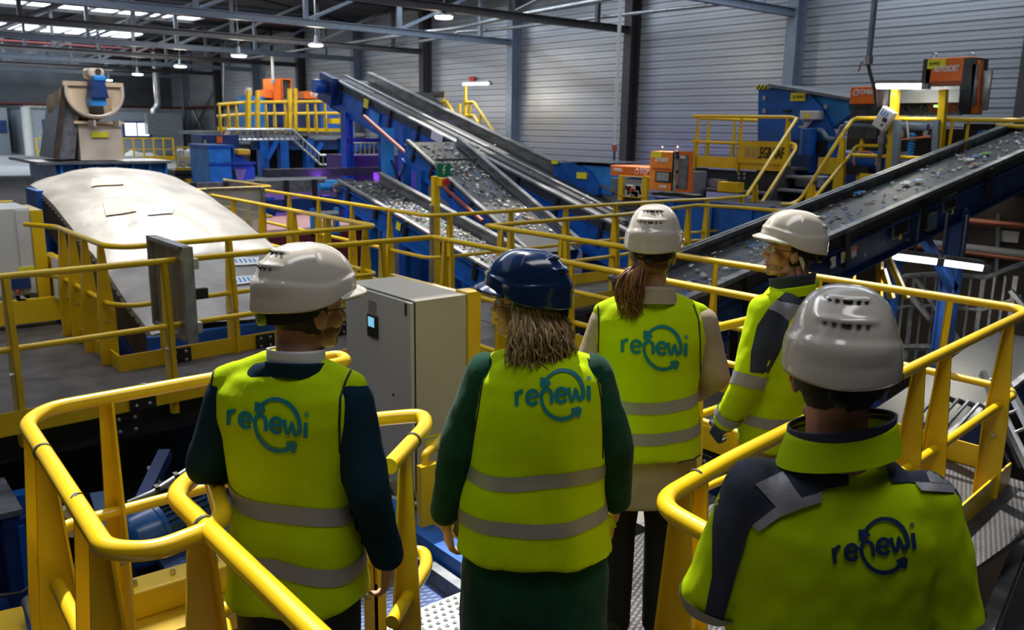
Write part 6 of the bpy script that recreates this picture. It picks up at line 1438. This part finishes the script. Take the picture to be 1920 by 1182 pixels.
        L.append(([T(4.83, 0), T(4.83, .95)], st*1.05))
        cx, cy, rx, ry = 3.10, .50, 1.38, 1.56
        L.append((arc(cx, cy, rx, ry, 146, -14, 40), [st*.8, st, st*1.1, st*1.05, st*.9])); L.append((arc(cx, cy, rx, ry, 180, 315, 40), [st*.9, st, st*1.1, st*1.0, st*.85]))
        # arrow heads
        def head(cx_, cy_, a):
            a = math.radians(a); d = V((math.cos(a), math.sin(a), 0)); n = V((-d.y, d.x, 0)); c = V((cx_, cy_, 0)); tip = c+d*.26
            L.append(([T(*(tip-d*.50+n*.30)[:2]), T(*tip[:2])], st*1.05)); L.append(([T(*(tip-d*.50-n*.30)[:2]), T(*tip[:2])], st*1.05))
            L.append(([T(*(tip-d*.42+n*.17)[:2]), T(*(tip-d*.42-n*.17)[:2])], st*1.3))
        head(cx+rx*math.cos(math.radians(148)), cy+ry*math.sin(math.radians(148)), 238); head(cx+rx*math.cos(math.radians(314)), cy+ry*math.sin(math.radians(314)), 42)
        L.append((arc(4.86, 1.42, .12, .12, 0, 360, 12), st*.22)); L.append(([T(4.82, 1.36), T(4.84, 1.48), T(4.90, 1.46), T(4.84, 1.42), T(4.90, 1.36)], st*.2))
        return s.strokes(bvh, 'print', m, L, parent)
    def piping(s, bvh, pts, parent, r=.0035, name='piping', m=None):
        out = []
        P2 = [V((*p, 0)) for p in pts]; fine = []
        for a, b in zip(P2, P2[1:]):
            n = max(1, int((b-a).length/5)); fine += [a.lerp(b, k/n) for k in range(n)]
        fine.append(P2[-1])
        for p in fine:
            c, ok = s.cast_px(bvh, p.x, p.y, .001)
            if ok and (not out or (c-out[-1]).length < .08): out.append(c)
        if len(out) > 1: return s.part(name, MB().tube(out, r, 6), m or PIPG, parent)
    def strands(s, roots, ends, n, m, r=.0035, wav=.012, frq=1.0, name='hair', seed=1, flare=0.0, mid=None):
        """hair locks from root(u) to end(u); u in 0..1"""
        rnd = random.Random(seed); mb = MB(); fm = []
        for k in range(n):
            u = rnd.random(); v = rnd.random(); a = roots(u, v); b = ends(u, v, rnd); pts, rr = [], []; ph = rnd.random()*6.28; fr = rnd.uniform(3.5, 6.5)*frq; amp = wav*rnd.uniform(.4, 1.2); out_ = (b-s.headc); out_.z = 0
            sd_ = V((rnd.uniform(-1, 1), rnd.uniform(-1, 1), 0)).normalized(); m_ = mid(a, b, u, v) if mid else a.lerp(b, .5)
            for i in range(13):
                f = i/12; p = a*(1-f)**2+m_*2*f*(1-f)+b*f*f; p = p+sd_*amp*math.sin(fr*f+ph)*f; pts.append(p); rr.append(r*(1-.75*f**2.5)*rnd.uniform(.9, 1.1))
            c0 = len(mb.f); mb.tube(pts, rr, 5); mi = rnd.choices(range(len(m)), [3, 1.6, 2][:len(m)])[0]; fm += [mi]*(len(mb.f)-c0)
        o = s.part(name, mb, m)
        for p, i in zip(o.data.polygons, fm): p.material_index = i
        return o
    def short_hair(s, m, low=-.1, name='hair', front=False):
        """close-cropped hair over the back and sides of the head"""
        rows = []; rnd = random.Random(4)
        for j in range(20):
            z = .06+(low-.06)*j/19; r = []
            for i in range(41):
                t = PI*.40+PI*1.2*i/40; lowcut = low+(.055*max(0, 1-abs(t-PI*.40)/.5))+(.055*max(0, 1-abs(t-PI*1.6)/.5)); zz = .06+(lowcut-.06)*j/19
                k = math.sqrt(max(.05, 1-((zz-.03)/.135)**2)); x = .0815*k*math.sin(t); y = -.012+.101*k*math.cos(t)
                if zz < -.04: y = max(y, -.092+(-.04-zz)*.35)
                nz = noise.noise(V((x*60, y*60, zz*60)))*.0025; q = V((x, y, 0)); q = q*(1+nz/max(.03, q.length)); r.append(s.hd(q.x, q.y, zz))
            rows.append(r)
        return s.part(name, MB().grid(rows), m)
    def glasses(s, m=HDRK):
        g = MB(); hd = s.hd
        for q in (-1, 1):
            g.tube([hd(q*.060, .085, .004), hd(q*.074, .06, .004), hd(q*.078, .0, .002), hd(q*.076, -.03, -.01)], .0022, 6)
        o = s.part('glasses', g, m)
        for q in (-1, 1):
            ln = [[hd(q*(.006+.056*i/6), .106-.004*j*0-.018*(i/6)**2, .024-.044*j/4) for i in range(7)] for j in range(5)]; s.part('lens', MB().grid(ln), GLAS, o)
            s.part('lens_rim', MB().tube([hd(q*(.006+.056*i/6), .106-.018*(i/6)**2, .024) for i in range(7)], .0016, 6), m, o)
        return o

def folds(am, sx=7, sz=1.6, z_lo=.8, z_hi=1.6, seed=0, fine=.0015):
    def f(co, n):
        g = min(1, max(.25, 1-(co.z-z_lo)/(z_hi-z_lo)))
        return am*g*noise.noise(V((co.x*sx+seed, co.y*sx, co.z*sz)))+am*.5*noise.noise(V((co.x*4+co.z*3+seed, co.y*4, co.z*7)))+fine*noise.noise(V((co.x*25, co.y*25, co.z*18+seed)))
    return f
def vest_rings(H, hem, w0, w1, w2, d=.125, flare=0, lean=0):
    return [(hem, w0+flare, d+.02, 0, .0), (hem+.08, w0, d+.015, 0, 0), (H*.60, w1, d, 0, 0), (H*.68, w1+.004, d+.002, 0, lean*.2), (H*.745, w2, d+.004, 0, lean*.4), (H*.785, w2*.98, d-.012, 0, lean*.5), (H*.812, w2*.80, d-.035, 0, lean*.55), (H*.83, w2*.48, d-.06, 0, lean*.6)]
# ------------------------------------------------ 1: man in the navy suit (front left)
p = Person('man in a navy suit, hi-vis vest and white helmet, facing the grey cabinet', 572, 560, 2.36, 4, 1.81, hyaw=46, hpitch=2, hx=.055, hk=.913)
H = p.H
aL = [V((-.185, 0, H*.80)), V((-.245, -.01, H*.655)), V((-.20, .20, H*.60)), V((-.13, .26, H*.60))]
aR = [V((.185, 0, H*.80)), V((.235, -.03, H*.635)), V((.262, .05, H*.50)), V((.262, .055, H*.488))]
hR = p.hand((.262, .055, H*.485), (-.03, .05, -1), (-1, .2, 0), 1, curl=.7)
p.body([aL, aR], SKIN, fingers=[hR])
tr = blob_mesh(chain([V((-.09, 0, H*.5)), V((-.10, .01, H*.28)), V((-.10, -.01, .06))], [.105, .08, .07])+chain([V((.09, 0, H*.5)), V((.10, .01, H*.28)), V((.10, -.01, .06))], [.105, .08, .07]), .012, 4, folds(.006)); p.part('trousers', tr, NAVT)
jk = [loft([(H*.44, .19, .13, 0, 0), (H*.52, .185, .13, 0, 0), (H*.62, .165, .115, 0, 0), (H*.74, .19, .12, 0, 0), (H*.80, .175, .10, 0, 0), (H*.835, .08, .07, 0, 0)])]
jk += chain([V((-.178, 0, H*.772)), V((-.25, -.01, H*.655)), V((-.20, .21, H*.60))], [.064, .062, .05]) + chain([V((.178, -.01, H*.772)), V((.235, -.06, H*.635)), V((.262, .03, H*.50))], [.066, .064, .052])
jm = blob_mesh(jk, .009, 5, folds(.007, 9, 5, fine=.003)); jb_ = bvh_of(jm); J = p.part('suit_jacket', jm, NAVY)
vm = blob_mesh([loft(vest_rings(H, H*.435, .20, .180, .205, .135, flare=.012))]+[caps((q*.05, -.01, H*.822), (q*.182, -.005, H*.795), .052, .044) for q in (-1, 1)], .009, 5, folds(.022, seed=2)); vb_ = bvh_of(vm)
VS = p.part('hi_vis_vest', vm, VEST)
p.torso_band(vb_, 'reflective_band', REFL, lambda a: 1.102-.03*math.sin(a)+.008*math.sin(3*a), .052, VS); p.torso_band(vb_, 'reflective_band', REFL, lambda a: .932-.03*math.sin(a)+.008*math.sin(3*a+1), .052, VS)
p.logo(vb_, LOGO, (425, 797), (30.5, 5.2), (1.0, -31), VS)
p.piping(vb_, [(414, 668), (400, 700), (392, 745), (390, 800)], VS); p.piping(vb_, [(660, 690), (648, 715), (638, 745), (636, 800), (637, 850)], VS)
# collars
def collar(P_, name, m, zc, h, rx, ry, tilt=.0, cy=0, a0=0.25, a1=2*PI-.25, off=.0, flare=.0, thick=.004, skew=0, cx=None):
    cx = P_.headc.x*.5 if cx is None else cx
    rows = []
    for j in range(6):
        f = j/5; r = []
        for i in range(45):
            a = a0+(a1-a0)*i/44; x = math.sin(a)*(rx+flare*f+off); y = math.cos(a)*(ry+flare*f+off)+cy+P_.lean*.6; r.append(V((x+cx, y, zc+h*f+tilt*y+skew*x)))
        rows.append(r)
    back = [[V(((q.x-cx)*.95+cx, (q.y-cy)*.95+cy, q.z)) for q in r] for r in reversed(rows)]
    return P_.part(name, MB().grid(rows+back), m)
collar(p, 'shirt_collar', SHRT, H*.828, .042, .080, .080, tilt=-.14, cy=-.012); collar(p, 'jacket_collar', NAVY, H*.808, .040, .088, .088, tilt=-.2, cy=-.01, a0=.5, a1=2*PI-.5)
p.short_hair(HAIRD, low=-.125); p.glasses(); p.helmet(HELW, knob=HGRN)
p.part('earbud', ell(p.hd(.084, .002, -.018), (.007, .007, .009), n=6), EARB); p.part('beard', blob_mesh([ell(p.hd(0, .038, -.06), (.0575, .060, .042), p.hrot), ell(p.hd(0, .069, -.1), (.0255, .0235, .0215), p.hrot)], .006, 3), mat('stubble', (.24, .13, .085), .8, var=.25, vscale=80))
# ------------------------------------------------ 2: woman with the navy helmet
p = Person('woman in a dark green dress, hi-vis vest and navy blue helmet', 985, 566, 2.8, 0, 1.715, hyaw=-72, hpitch=-2, hx=-.05, hk=.925)
H = p.H
aL = [V((-.165, 0, H*.80)), V((-.27, -.02, H*.635)), V((-.315, .05, H*.465)), V((-.315, .055, H*.455))]
aR = [V((.175, 0, H*.80)), V((.262, -.02, H*.64)), V((.285, .06, H*.50)), V((.28, .09, H*.475))]
hL = p.hand((-.315, .055, H*.46), (.12, .04, -1), (.9, .3, 0), -1, curl=.75, size=1.1); hR = p.hand((.28, .09, H*.475), (-.05, .1, -1), (-1, .2, 0), 1, curl=.7, size=1.0)
p.body([aL, aR], SKIN, fingers=[hL, hR], female=True)
dr = [loft([(.06, .26, .18, 0, 0), (H*.25, .26, .18, 0, 0), (H*.36, .26, .165, 0, 0), (H*.46, .235, .14, 0, 0), (H*.62, .195, .118, 0, 0), (H*.74, .20, .12, 0, 0), (H*.80, .17, .095, 0, 0), (H*.835, .075, .065, 0, 0)])]
dr += chain([V((-.175, 0, H*.785)), V((-.27, -.02, H*.635)), V((-.315, .045, H*.485))], [.078, .072, .055]) + chain([V((.175, 0, H*.785)), V((.262, -.02, H*.64)), V((.285, .06, H*.51))], [.078, .07, .052]) + [caps((-.313, .042, H*.495), (-.315, .046, H*.485), .057), caps((.285, .057, H*.515), (.285, .06, H*.51), .054)]
p.part('green_dress', blob_mesh(dr, .010, 5, folds(.012, 8, 1.2, z_lo=.2, z_hi=1.5, fine=.003)), GREE)
vm = blob_mesh([loft(vest_rings(H, H*.42, .258, .232, .218, .16, flare=.012))]+[caps((q*.05, -.01, H*.822), (q*.18, -.005, H*.80), .050, .044) for q in (-1, 1)]+[caps((.25, .03, H*.475), (.285, .05, H*.455), .03, .012)], .0095, 5, folds(.021, seed=9)); vb_ = bvh_of(vm)
VS = p.part('hi_vis_vest', vm, VEST)
p.torso_band(vb_, 'reflective_band', REFL, lambda a: 1.03+.012*math.sin(a)+.006*math.sin(3*a), .05, VS); p.torso_band(vb_, 'reflective_band', REFL, lambda a: .868+.012*math.sin(a)-.006*math.sin(3*a+1), .05, VS)
p.logo(vb_, LOGO, (966, 762), (28.6, -2.2), (-.5, -29.5), VS)
p.piping(vb_, [(912, 672), (907, 700), (901, 740), (895, 780), (887, 830)], VS); p.piping(vb_, [(1102, 672), (1119, 700), (1127, 750), (1130, 810), (1130, 860)], VS)
def root2(u, v): a = PI*.42+PI*1.16*u; r = .088; return p.hd(r*math.sin(a)*.93, r*math.cos(a)*1.1-.012, .015-.02*v)
def end2(u, v, rnd):
    a = PI*.36+PI*1.22*u; L = .125+.075*rnd.random(); r = .098+.04*v; return p.hd(r*math.sin(a)*1.0, r*math.cos(a)*1.05-.025, -L)
def mid2(a, b, u, v): q = a.lerp(b, .5); o_ = (q-p.headc); o_.z = 0; return q+o_.normalized()*.03
p.part('hair_base', blob_mesh([ell(p.hd(0, -.022, -.03), (.088, .092, .10), p.hrot), ell(p.hd(0, -.045, -.09), (.085, .07, .06), p.hrot)], .008, 3), HAIRB[2])
p.strands(root2, end2, 820, HAIRB, r=.004, wav=.026, frq=1.9, mid=mid2, seed=3)
p.glasses(m=mat('pale_frame', (.25, .22, .2), .3)); h = p.helmet(HELB)
p.part('chin_strap', MB().grid([[p.hd(-.086, .02-.06*i/8, .02-.065*(i/8)**1.5-j*.022) for i in range(9)] for j in range(3)]), mat('grey_strap', (.42, .42, .36), .5), h)
# ------------------------------------------------ 3: woman with the ponytail
p = Person('woman with a ponytail, beige coat, hi-vis vest and white helmet', 1226, 467, 3.38, 2, 1.81, hyaw=14, hpitch=4, hk=.927)
H = p.H; DX = .0
aL = [V((-.17, 0, H*.80)), V((-.225, .0, H*.66)), V((-.20, .15, H*.56)), V((-.16, .22, H*.53))]
aR = [V((.18, 0, H*.80)), V((.238, .0, H*.65)), V((.20, .18, H*.57)), V((.15, .24, H*.56))]
p.body([aL, aR], SKIN, fingers=[p.hand((-.16, .22, H*.53), (.4, .6, -.4), (1, 0, 0), -1, .6, .92), p.hand((.15, .24, H*.56), (-.4, .6, -.3), (-1, 0, 0), 1, .6, .92)], female=True)
lg = chain([V((-.085, 0, H*.5)), V((-.09, .01, H*.28)), V((-.09, -.01, .06))], [.10, .075, .07])+chain([V((.085, 0, H*.5)), V((.095, .03, H*.28)), V((.10, .0, .06))], [.10, .075, .07])
p.part('trousers', blob_mesh(lg, .012, 4, folds(.006)), BLKC)
ct = [loft([(H*.35, .24, .15, 0, 0), (H*.44, .222, .138, 0, 0), (H*.62, .18, .125, 0, 0), (H*.74, .188, .12, 0, 0), (H*.80, .17, .10, 0, 0), (H*.835, .08, .07, 0, 0)])]
ct += chain([V((-.18, 0, H*.77)), V((-.24, .0, H*.66)), V((-.20, .16, H*.57))], [.066, .066, .055]) + chain([V((.2, 0, H*.77)), V((.268, .0, H*.65)), V((.215, .18, H*.58))], [.075, .068, .055])
p.part('beige_coat', blob_mesh(ct, .010, 5, folds(.009, 8, 3, fine=.003)), BEIG)
vm = blob_mesh([loft(vest_rings(H, H*.47, .228, .212, .232, .14, flare=.01))]+[caps((q*.05, -.01, H*.822), (q*.195, -.005, H*.793), .050, .042) for q in (-1, 1)], .0095, 5, folds(.018, seed=15)); vb_ = bvh_of(vm)
VS = p.part('hi_vis_vest', vm, VEST)
p.torso_band(vb_, 'reflective_band', REFL, lambda a: 1.078+.03*max(0, math.sin(a))**2, .048, VS); p.torso_band(vb_, 'reflective_band', REFL, lambda a: .952+.03*max(0, math.sin(a))**2, .048, VS)
p.logo(vb_, LOGO, (1164, 661), (25.2, 1.6), (.3, -25.8), VS)
p.piping(vb_, [(1121, 568), (1123, 600), (1122, 660)], VS); p.piping(vb_, [(1300, 572), (1310, 600), (1313, 640), (1313, 700)], VS); p.piping(vb_, [(1180, 872), (1240, 874), (1300, 862), (1335, 838)], VS)
collar(p, 'coat_collar', BEIG, H*.812, .068, .108, .100, tilt=-.22, cy=-.015, a0=.5, a1=2*PI-.5, flare=-.02)
p.part('hair_cap', blob_mesh([ell(p.hd(0, -.018, .005), (.085, .095, .085), p.hrot), ell(p.hd(0, -.045, -.05), (.072, .06, .045), p.hrot), ell(p.hd(-.02, -.105, -.045), (.035, .035, .035), p.hrot)], .007, 3), HAIRP[0])
def root3(u, v): a = 2*PI*u; return p.hd(-.022+.026*math.cos(a)*v, -.118, -.045+.022*math.sin(a)*v)
def end3(u, v, rnd): return p.hd(-.06+.085*(rnd.random()-.5), -.125+.05*(rnd.random()-.5), -.17-.10*rnd.random())
def mid3(a, b, u, v): return a.lerp(b, .4)+p.hrot @ V((-.05+.045*math.sin(u*9), -.05+.03*math.cos(u*7), .012))
p.strands(root3, end3, 340, HAIRP, r=.0032, wav=.018, mid=mid3, seed=8, name='ponytail')
def root4(u, v): a = PI*.42+PI*1.16*u; return p.hd(.087*math.sin(a), .094*math.cos(a)-.018, .01-.02*v)
def end4(u, v, rnd): return p.hd(-.022+.02*(rnd.random()-.5), -.112, -.045+.02*(rnd.random()-.5))
p.strands(root4, end4, 150, HAIRP, r=.003, wav=.004, seed=9, name='swept_hair', mid=lambda a, b, u, v: a.lerp(b, .5)+(a-p.headc).normalized()*.02)
p.part('hair_tie', MB().tube([p.hd(-.022+.028*math.cos(k*PI/6), -.117, -.046+.026*math.sin(k*PI/6)) for k in range(12)], .006, 6, closed=True), HDRK)
p.helmet(HELW, tilt=3, z0=.008)
# ------------------------------------------------ 4: man on the right in profile
p = Person('man in profile with glasses, yellow and navy jacket and white helmet', 1488, 475, 3.8, -38, 1.76, hyaw=-50, hpitch=-6)
H = p.H
aL = [V((-.18, 0, H*.80)), V((-.25, .0, H*.61)), V((-.23, .12, H*.485)), V((-.20, .18, H*.455))]
aR = [V((.18, 0, H*.80)), V((.25, .0, H*.655)), V((.16, .18, H*.58)), V((.05, .24, H*.57))]
gl = p.hand((-.20, .18, H*.455), (.35, .5, -.7), (1, 0, 0), -1, .8, 1.08)
p.body([aL, aR], SKIR, fingers=[])
p.part('trousers', blob_mesh(chain([V((-.09, 0, H*.5)), V((-.10, .01, H*.28)), V((-.10, -.01, .06))], [.11, .085, .075])+chain([V((.09, 0, H*.5)), V((.10, .01, H*.28)), V((.10, -.01, .06))], [.11, .085, .075]), .012, 4, folds(.006)), KHAK)
jk = [loft([(H*.42, .205, .15, 0, 0), (H*.50, .21, .152, 0, 0), (H*.62, .20, .14, 0, 0), (H*.74, .205, .135, 0, 0), (H*.80, .185, .11, 0, 0), (H*.84, .085, .08, 0, 0)])]
jk += chain([V((-.17, 0, H*.785)), V((-.258, .0, H*.61)), V((-.232, .12, H*.49))], [.08, .072, .058]) + chain([V((.17, 0, H*.785)), V((.26, .0, H*.655)), V((.17, .17, H*.585))], [.08, .072, .058])
jm = blob_mesh(jk, .010, 5, folds(.010, 8, 5, fine=.004)); jb_ = bvh_of(jm); J = p.part('work_jacket', jm, VEST)
p.part('glove', blob_mesh(gl+chain([V((-.222, .13, H*.48)), V((-.20, .18, H*.455))], [.05, .036]), .007, 3), NAVJ)
S0, S1 = V((-.17, 0, H*.785)), V((-.258, .0, H*.61)); S2 = V((-.232, .12, H*.49))
p.limb_band(jb_, 'reflective_band', REFL, S0, S1, .88, 1.06, J, maxd=.12); p.limb_band(jb_, 'reflective_band', REFL, S1, S2, .78, .98, J, maxd=.12)
p.torso_band(jb_, 'reflective_band', REFL, lambda a: .885, .05, J, maxd=.24)
p.patch(jb_, 'navy_sleeve_panel', NAVJ, [(1440, 580), (1462, 588), (1480, 602), (1472, 640), (1452, 680), (1440, 702), (1406, 698), (1408, 660), (1420, 610)], J); p.patch(jb_, 'shoulder_tape', REFL, [(1440, 578), (1455, 564), (1500, 572), (1492, 590), (1480, 603), (1462, 588)], J)
p.patch(jb_, 'navy_yoke', NAVJ, [(1456, 563), (1476, 545), (1540, 528), (1545, 560), (1500, 573)], J)
collar(p, 'jacket_collar', NAVJ, H*.838, .052, .092, .096, tilt=-.25, cy=-.005, a0=.35, a1=2*PI-.35, flare=.006); collar(p, 'collar_base', VEST, H*.812, .045, .102, .104, tilt=-.25, cy=-.005, a0=.35, a1=2*PI-.35)
p.short_hair(HAIRD, low=-.105); p.glasses(m=mat('red_brown_frame', (.2, .05, .03), .3)); h = p.helmet(HELW)
p.part('chin_strap', MB().grid([[p.hd(-.086, -.01-.04*i/8, .03-.07*(i/8)-j*.018) for i in range(9)] for j in range(3)]), WHT, h)
p.part('earpiece_cord', MB().tube([p.hd(-.088, 0, -.01), p.hd(-.088, -.005, -.06), p.hd(-.085, -.03, -.11), p.hd(-.085, -.07, -.135)], .0022, 5), HDRK); p.part('beard', blob_mesh([ell(p.hd(0, .034, -.075), (.0545, .058, .034), p.hrot), ell(p.hd(0, .069, -.1), (.0255, .0235, .0215), p.hrot)], .006, 3), mat('grey_stubble', (.34, .19, .13), .8, var=.2, vscale=90))
p.part('radio_clip', ell(p.hd(-.03, -.13, -.125), (.018, .018, .024), n=8), HGRN)
# ------------------------------------------------ 5: nearest man, lower right
p = Person('nearest man, his back turned, in a yellow and navy jacket and white helmet', 1582, 655, 1.70, 11, 1.80, hyaw=9, hpitch=3, hx=-.02)
H = p.H
aL = [V((-.185, 0, H*.80)), V((-.26, -.01, H*.655)), V((-.22, .17, H*.60)), V((-.15, .24, H*.60))]
aR = [V((.185, 0, H*.80)), V((.262, -.01, H*.655)), V((.24, .14, H*.58)), V((.18, .22, H*.58))]
p.body([aL, aR], SKIR, fingers=[p.hand((-.15, .24, H*.60), (.5, .6, -.2), (.3, 0, -1), -1, .7), p.hand((.18, .22, H*.58), (-.5, .6, -.2), (.3, 0, -1), 1, .7)])
p.part('trousers', blob_mesh(chain([V((-.09, 0, H*.5)), V((-.10, .01, H*.28)), V((-.10, -.01, .06))], [.11, .085, .075])+chain([V((.09, 0, H*.5)), V((.10, .01, H*.28)), V((.10, -.01, .06))], [.11, .085, .075]), .012, 4, folds(.006)), NAVT)
jk = [loft([(H*.47, .20, .145, 0, 0), (H*.52, .205, .148, 0, 0), (H*.62, .20, .14, 0, 0), (H*.70, .203, .138, 0, 0), (H*.76, .20, .128, 0, 0), (H*.80, .175, .105, 0, 0), (H*.835, .095, .08, 0, 0)])]
jk += chain([V((-.165, 0, H*.785)), V((-.232, .0, H*.655)), V((-.19, .18, H*.605))], [.072, .07, .06]) + chain([V((.165, 0, H*.785)), V((.236, .0, H*.655)), V((.21, .15, H*.585))], [.072, .07, .06])
jm = blob_mesh(jk, .0075, 5, folds(.017, 7, 4, fine=.004, seed=30)); jb_ = bvh_of(jm)
J = p.part('work_jacket', jm, [VEST, NAVJ])
# far side of the shoulders is navy too
inv = p.xf.inverted()
for f in J.data.polygons:
    c = inv @ f.center
    if c.z > H*.775 and abs(c.x) > .10 and c.y > -.02: f.material_index = 1
p.patch(jb_, 'navy_shoulder', NAVJ, [(1590, 842), (1592, 910), (1548, 918), (1470, 955), (1405, 990), (1392, 1040), (1378, 1085), (1352, 1182), (1315, 1182), (1335, 1080), (1335, 990), (1345, 900), (1400, 850), (1470, 838), (1520, 838)], J, res=9, off=.0055)
p.patch(jb_, 'navy_shoulder', NAVJ, [(1652, 840), (1680, 825), (1760, 835), (1820, 870), (1860, 930), (1850, 965), (1790, 925), (1745, 905), (1672, 905)], J, res=9, off=.0055)
p.patch(jb_, 'shoulder_tape', REFL, [(1416, 908), (1468, 884), (1504, 936), (1456, 952)], J, off=.0085, res=9); p.patch(jb_, 'back_tape', REFL, [(1410, 986), (1456, 950), (1504, 934), (1543, 922), (1540, 942), (1500, 955), (1462, 970), (1422, 998)], J, off=.0085, res=9)
p.patch(jb_, 'shoulder_tape', REFL, [(1725, 858), (1752, 866), (1788, 902), (1790, 908), (1744, 904)], J, off=.0085, res=9); p.patch(jb_, 'back_tape', REFL, [(1716, 904), (1790, 908), (1822, 928), (1826, 942), (1790, 924), (1728, 920)], J, off=.0085, res=9)
p.logo(jb_, LOGN, (1563, 1058), (31.5, -5.8), (-4.0, -32.0), J)
a, b = V((.165, 0, H*.785)), V((.236, .0, H*.655)); p.limb_band(jb_, 'reflective_band', REFL, a, b, .98, 1.22, J, maxd=.12); p.limb_band(jb_, 'reflective_band', REFL, V((-.165, 0, H*.785)), V((-.232, .0, H*.655)), 1.12, 1.3, J, maxd=.12)
collar(p, 'jacket_collar', VEST, H*.837, .068, .118, .110, skew=.22, cx=-.012, tilt=-.1, cy=-.005, a0=.35, a1=2*PI-.35, flare=-.017, off=.002); collar(p, 'collar_edge', NAVJ, H*.868, .022, .103, .098, skew=.22, cx=-.012, tilt=-.1, cy=-.005, a0=.35, a1=2*PI-.35)
p.short_hair(HAIRD, low=-.11); p.helmet(HELW)
for q in (-1, 1): p.part('ear_red_glow', ell(p.hd(q*.088, -.004, -.015), (.008, .012, .014), n=6), RED)  # light glowing red through the ears, put in as red ovals
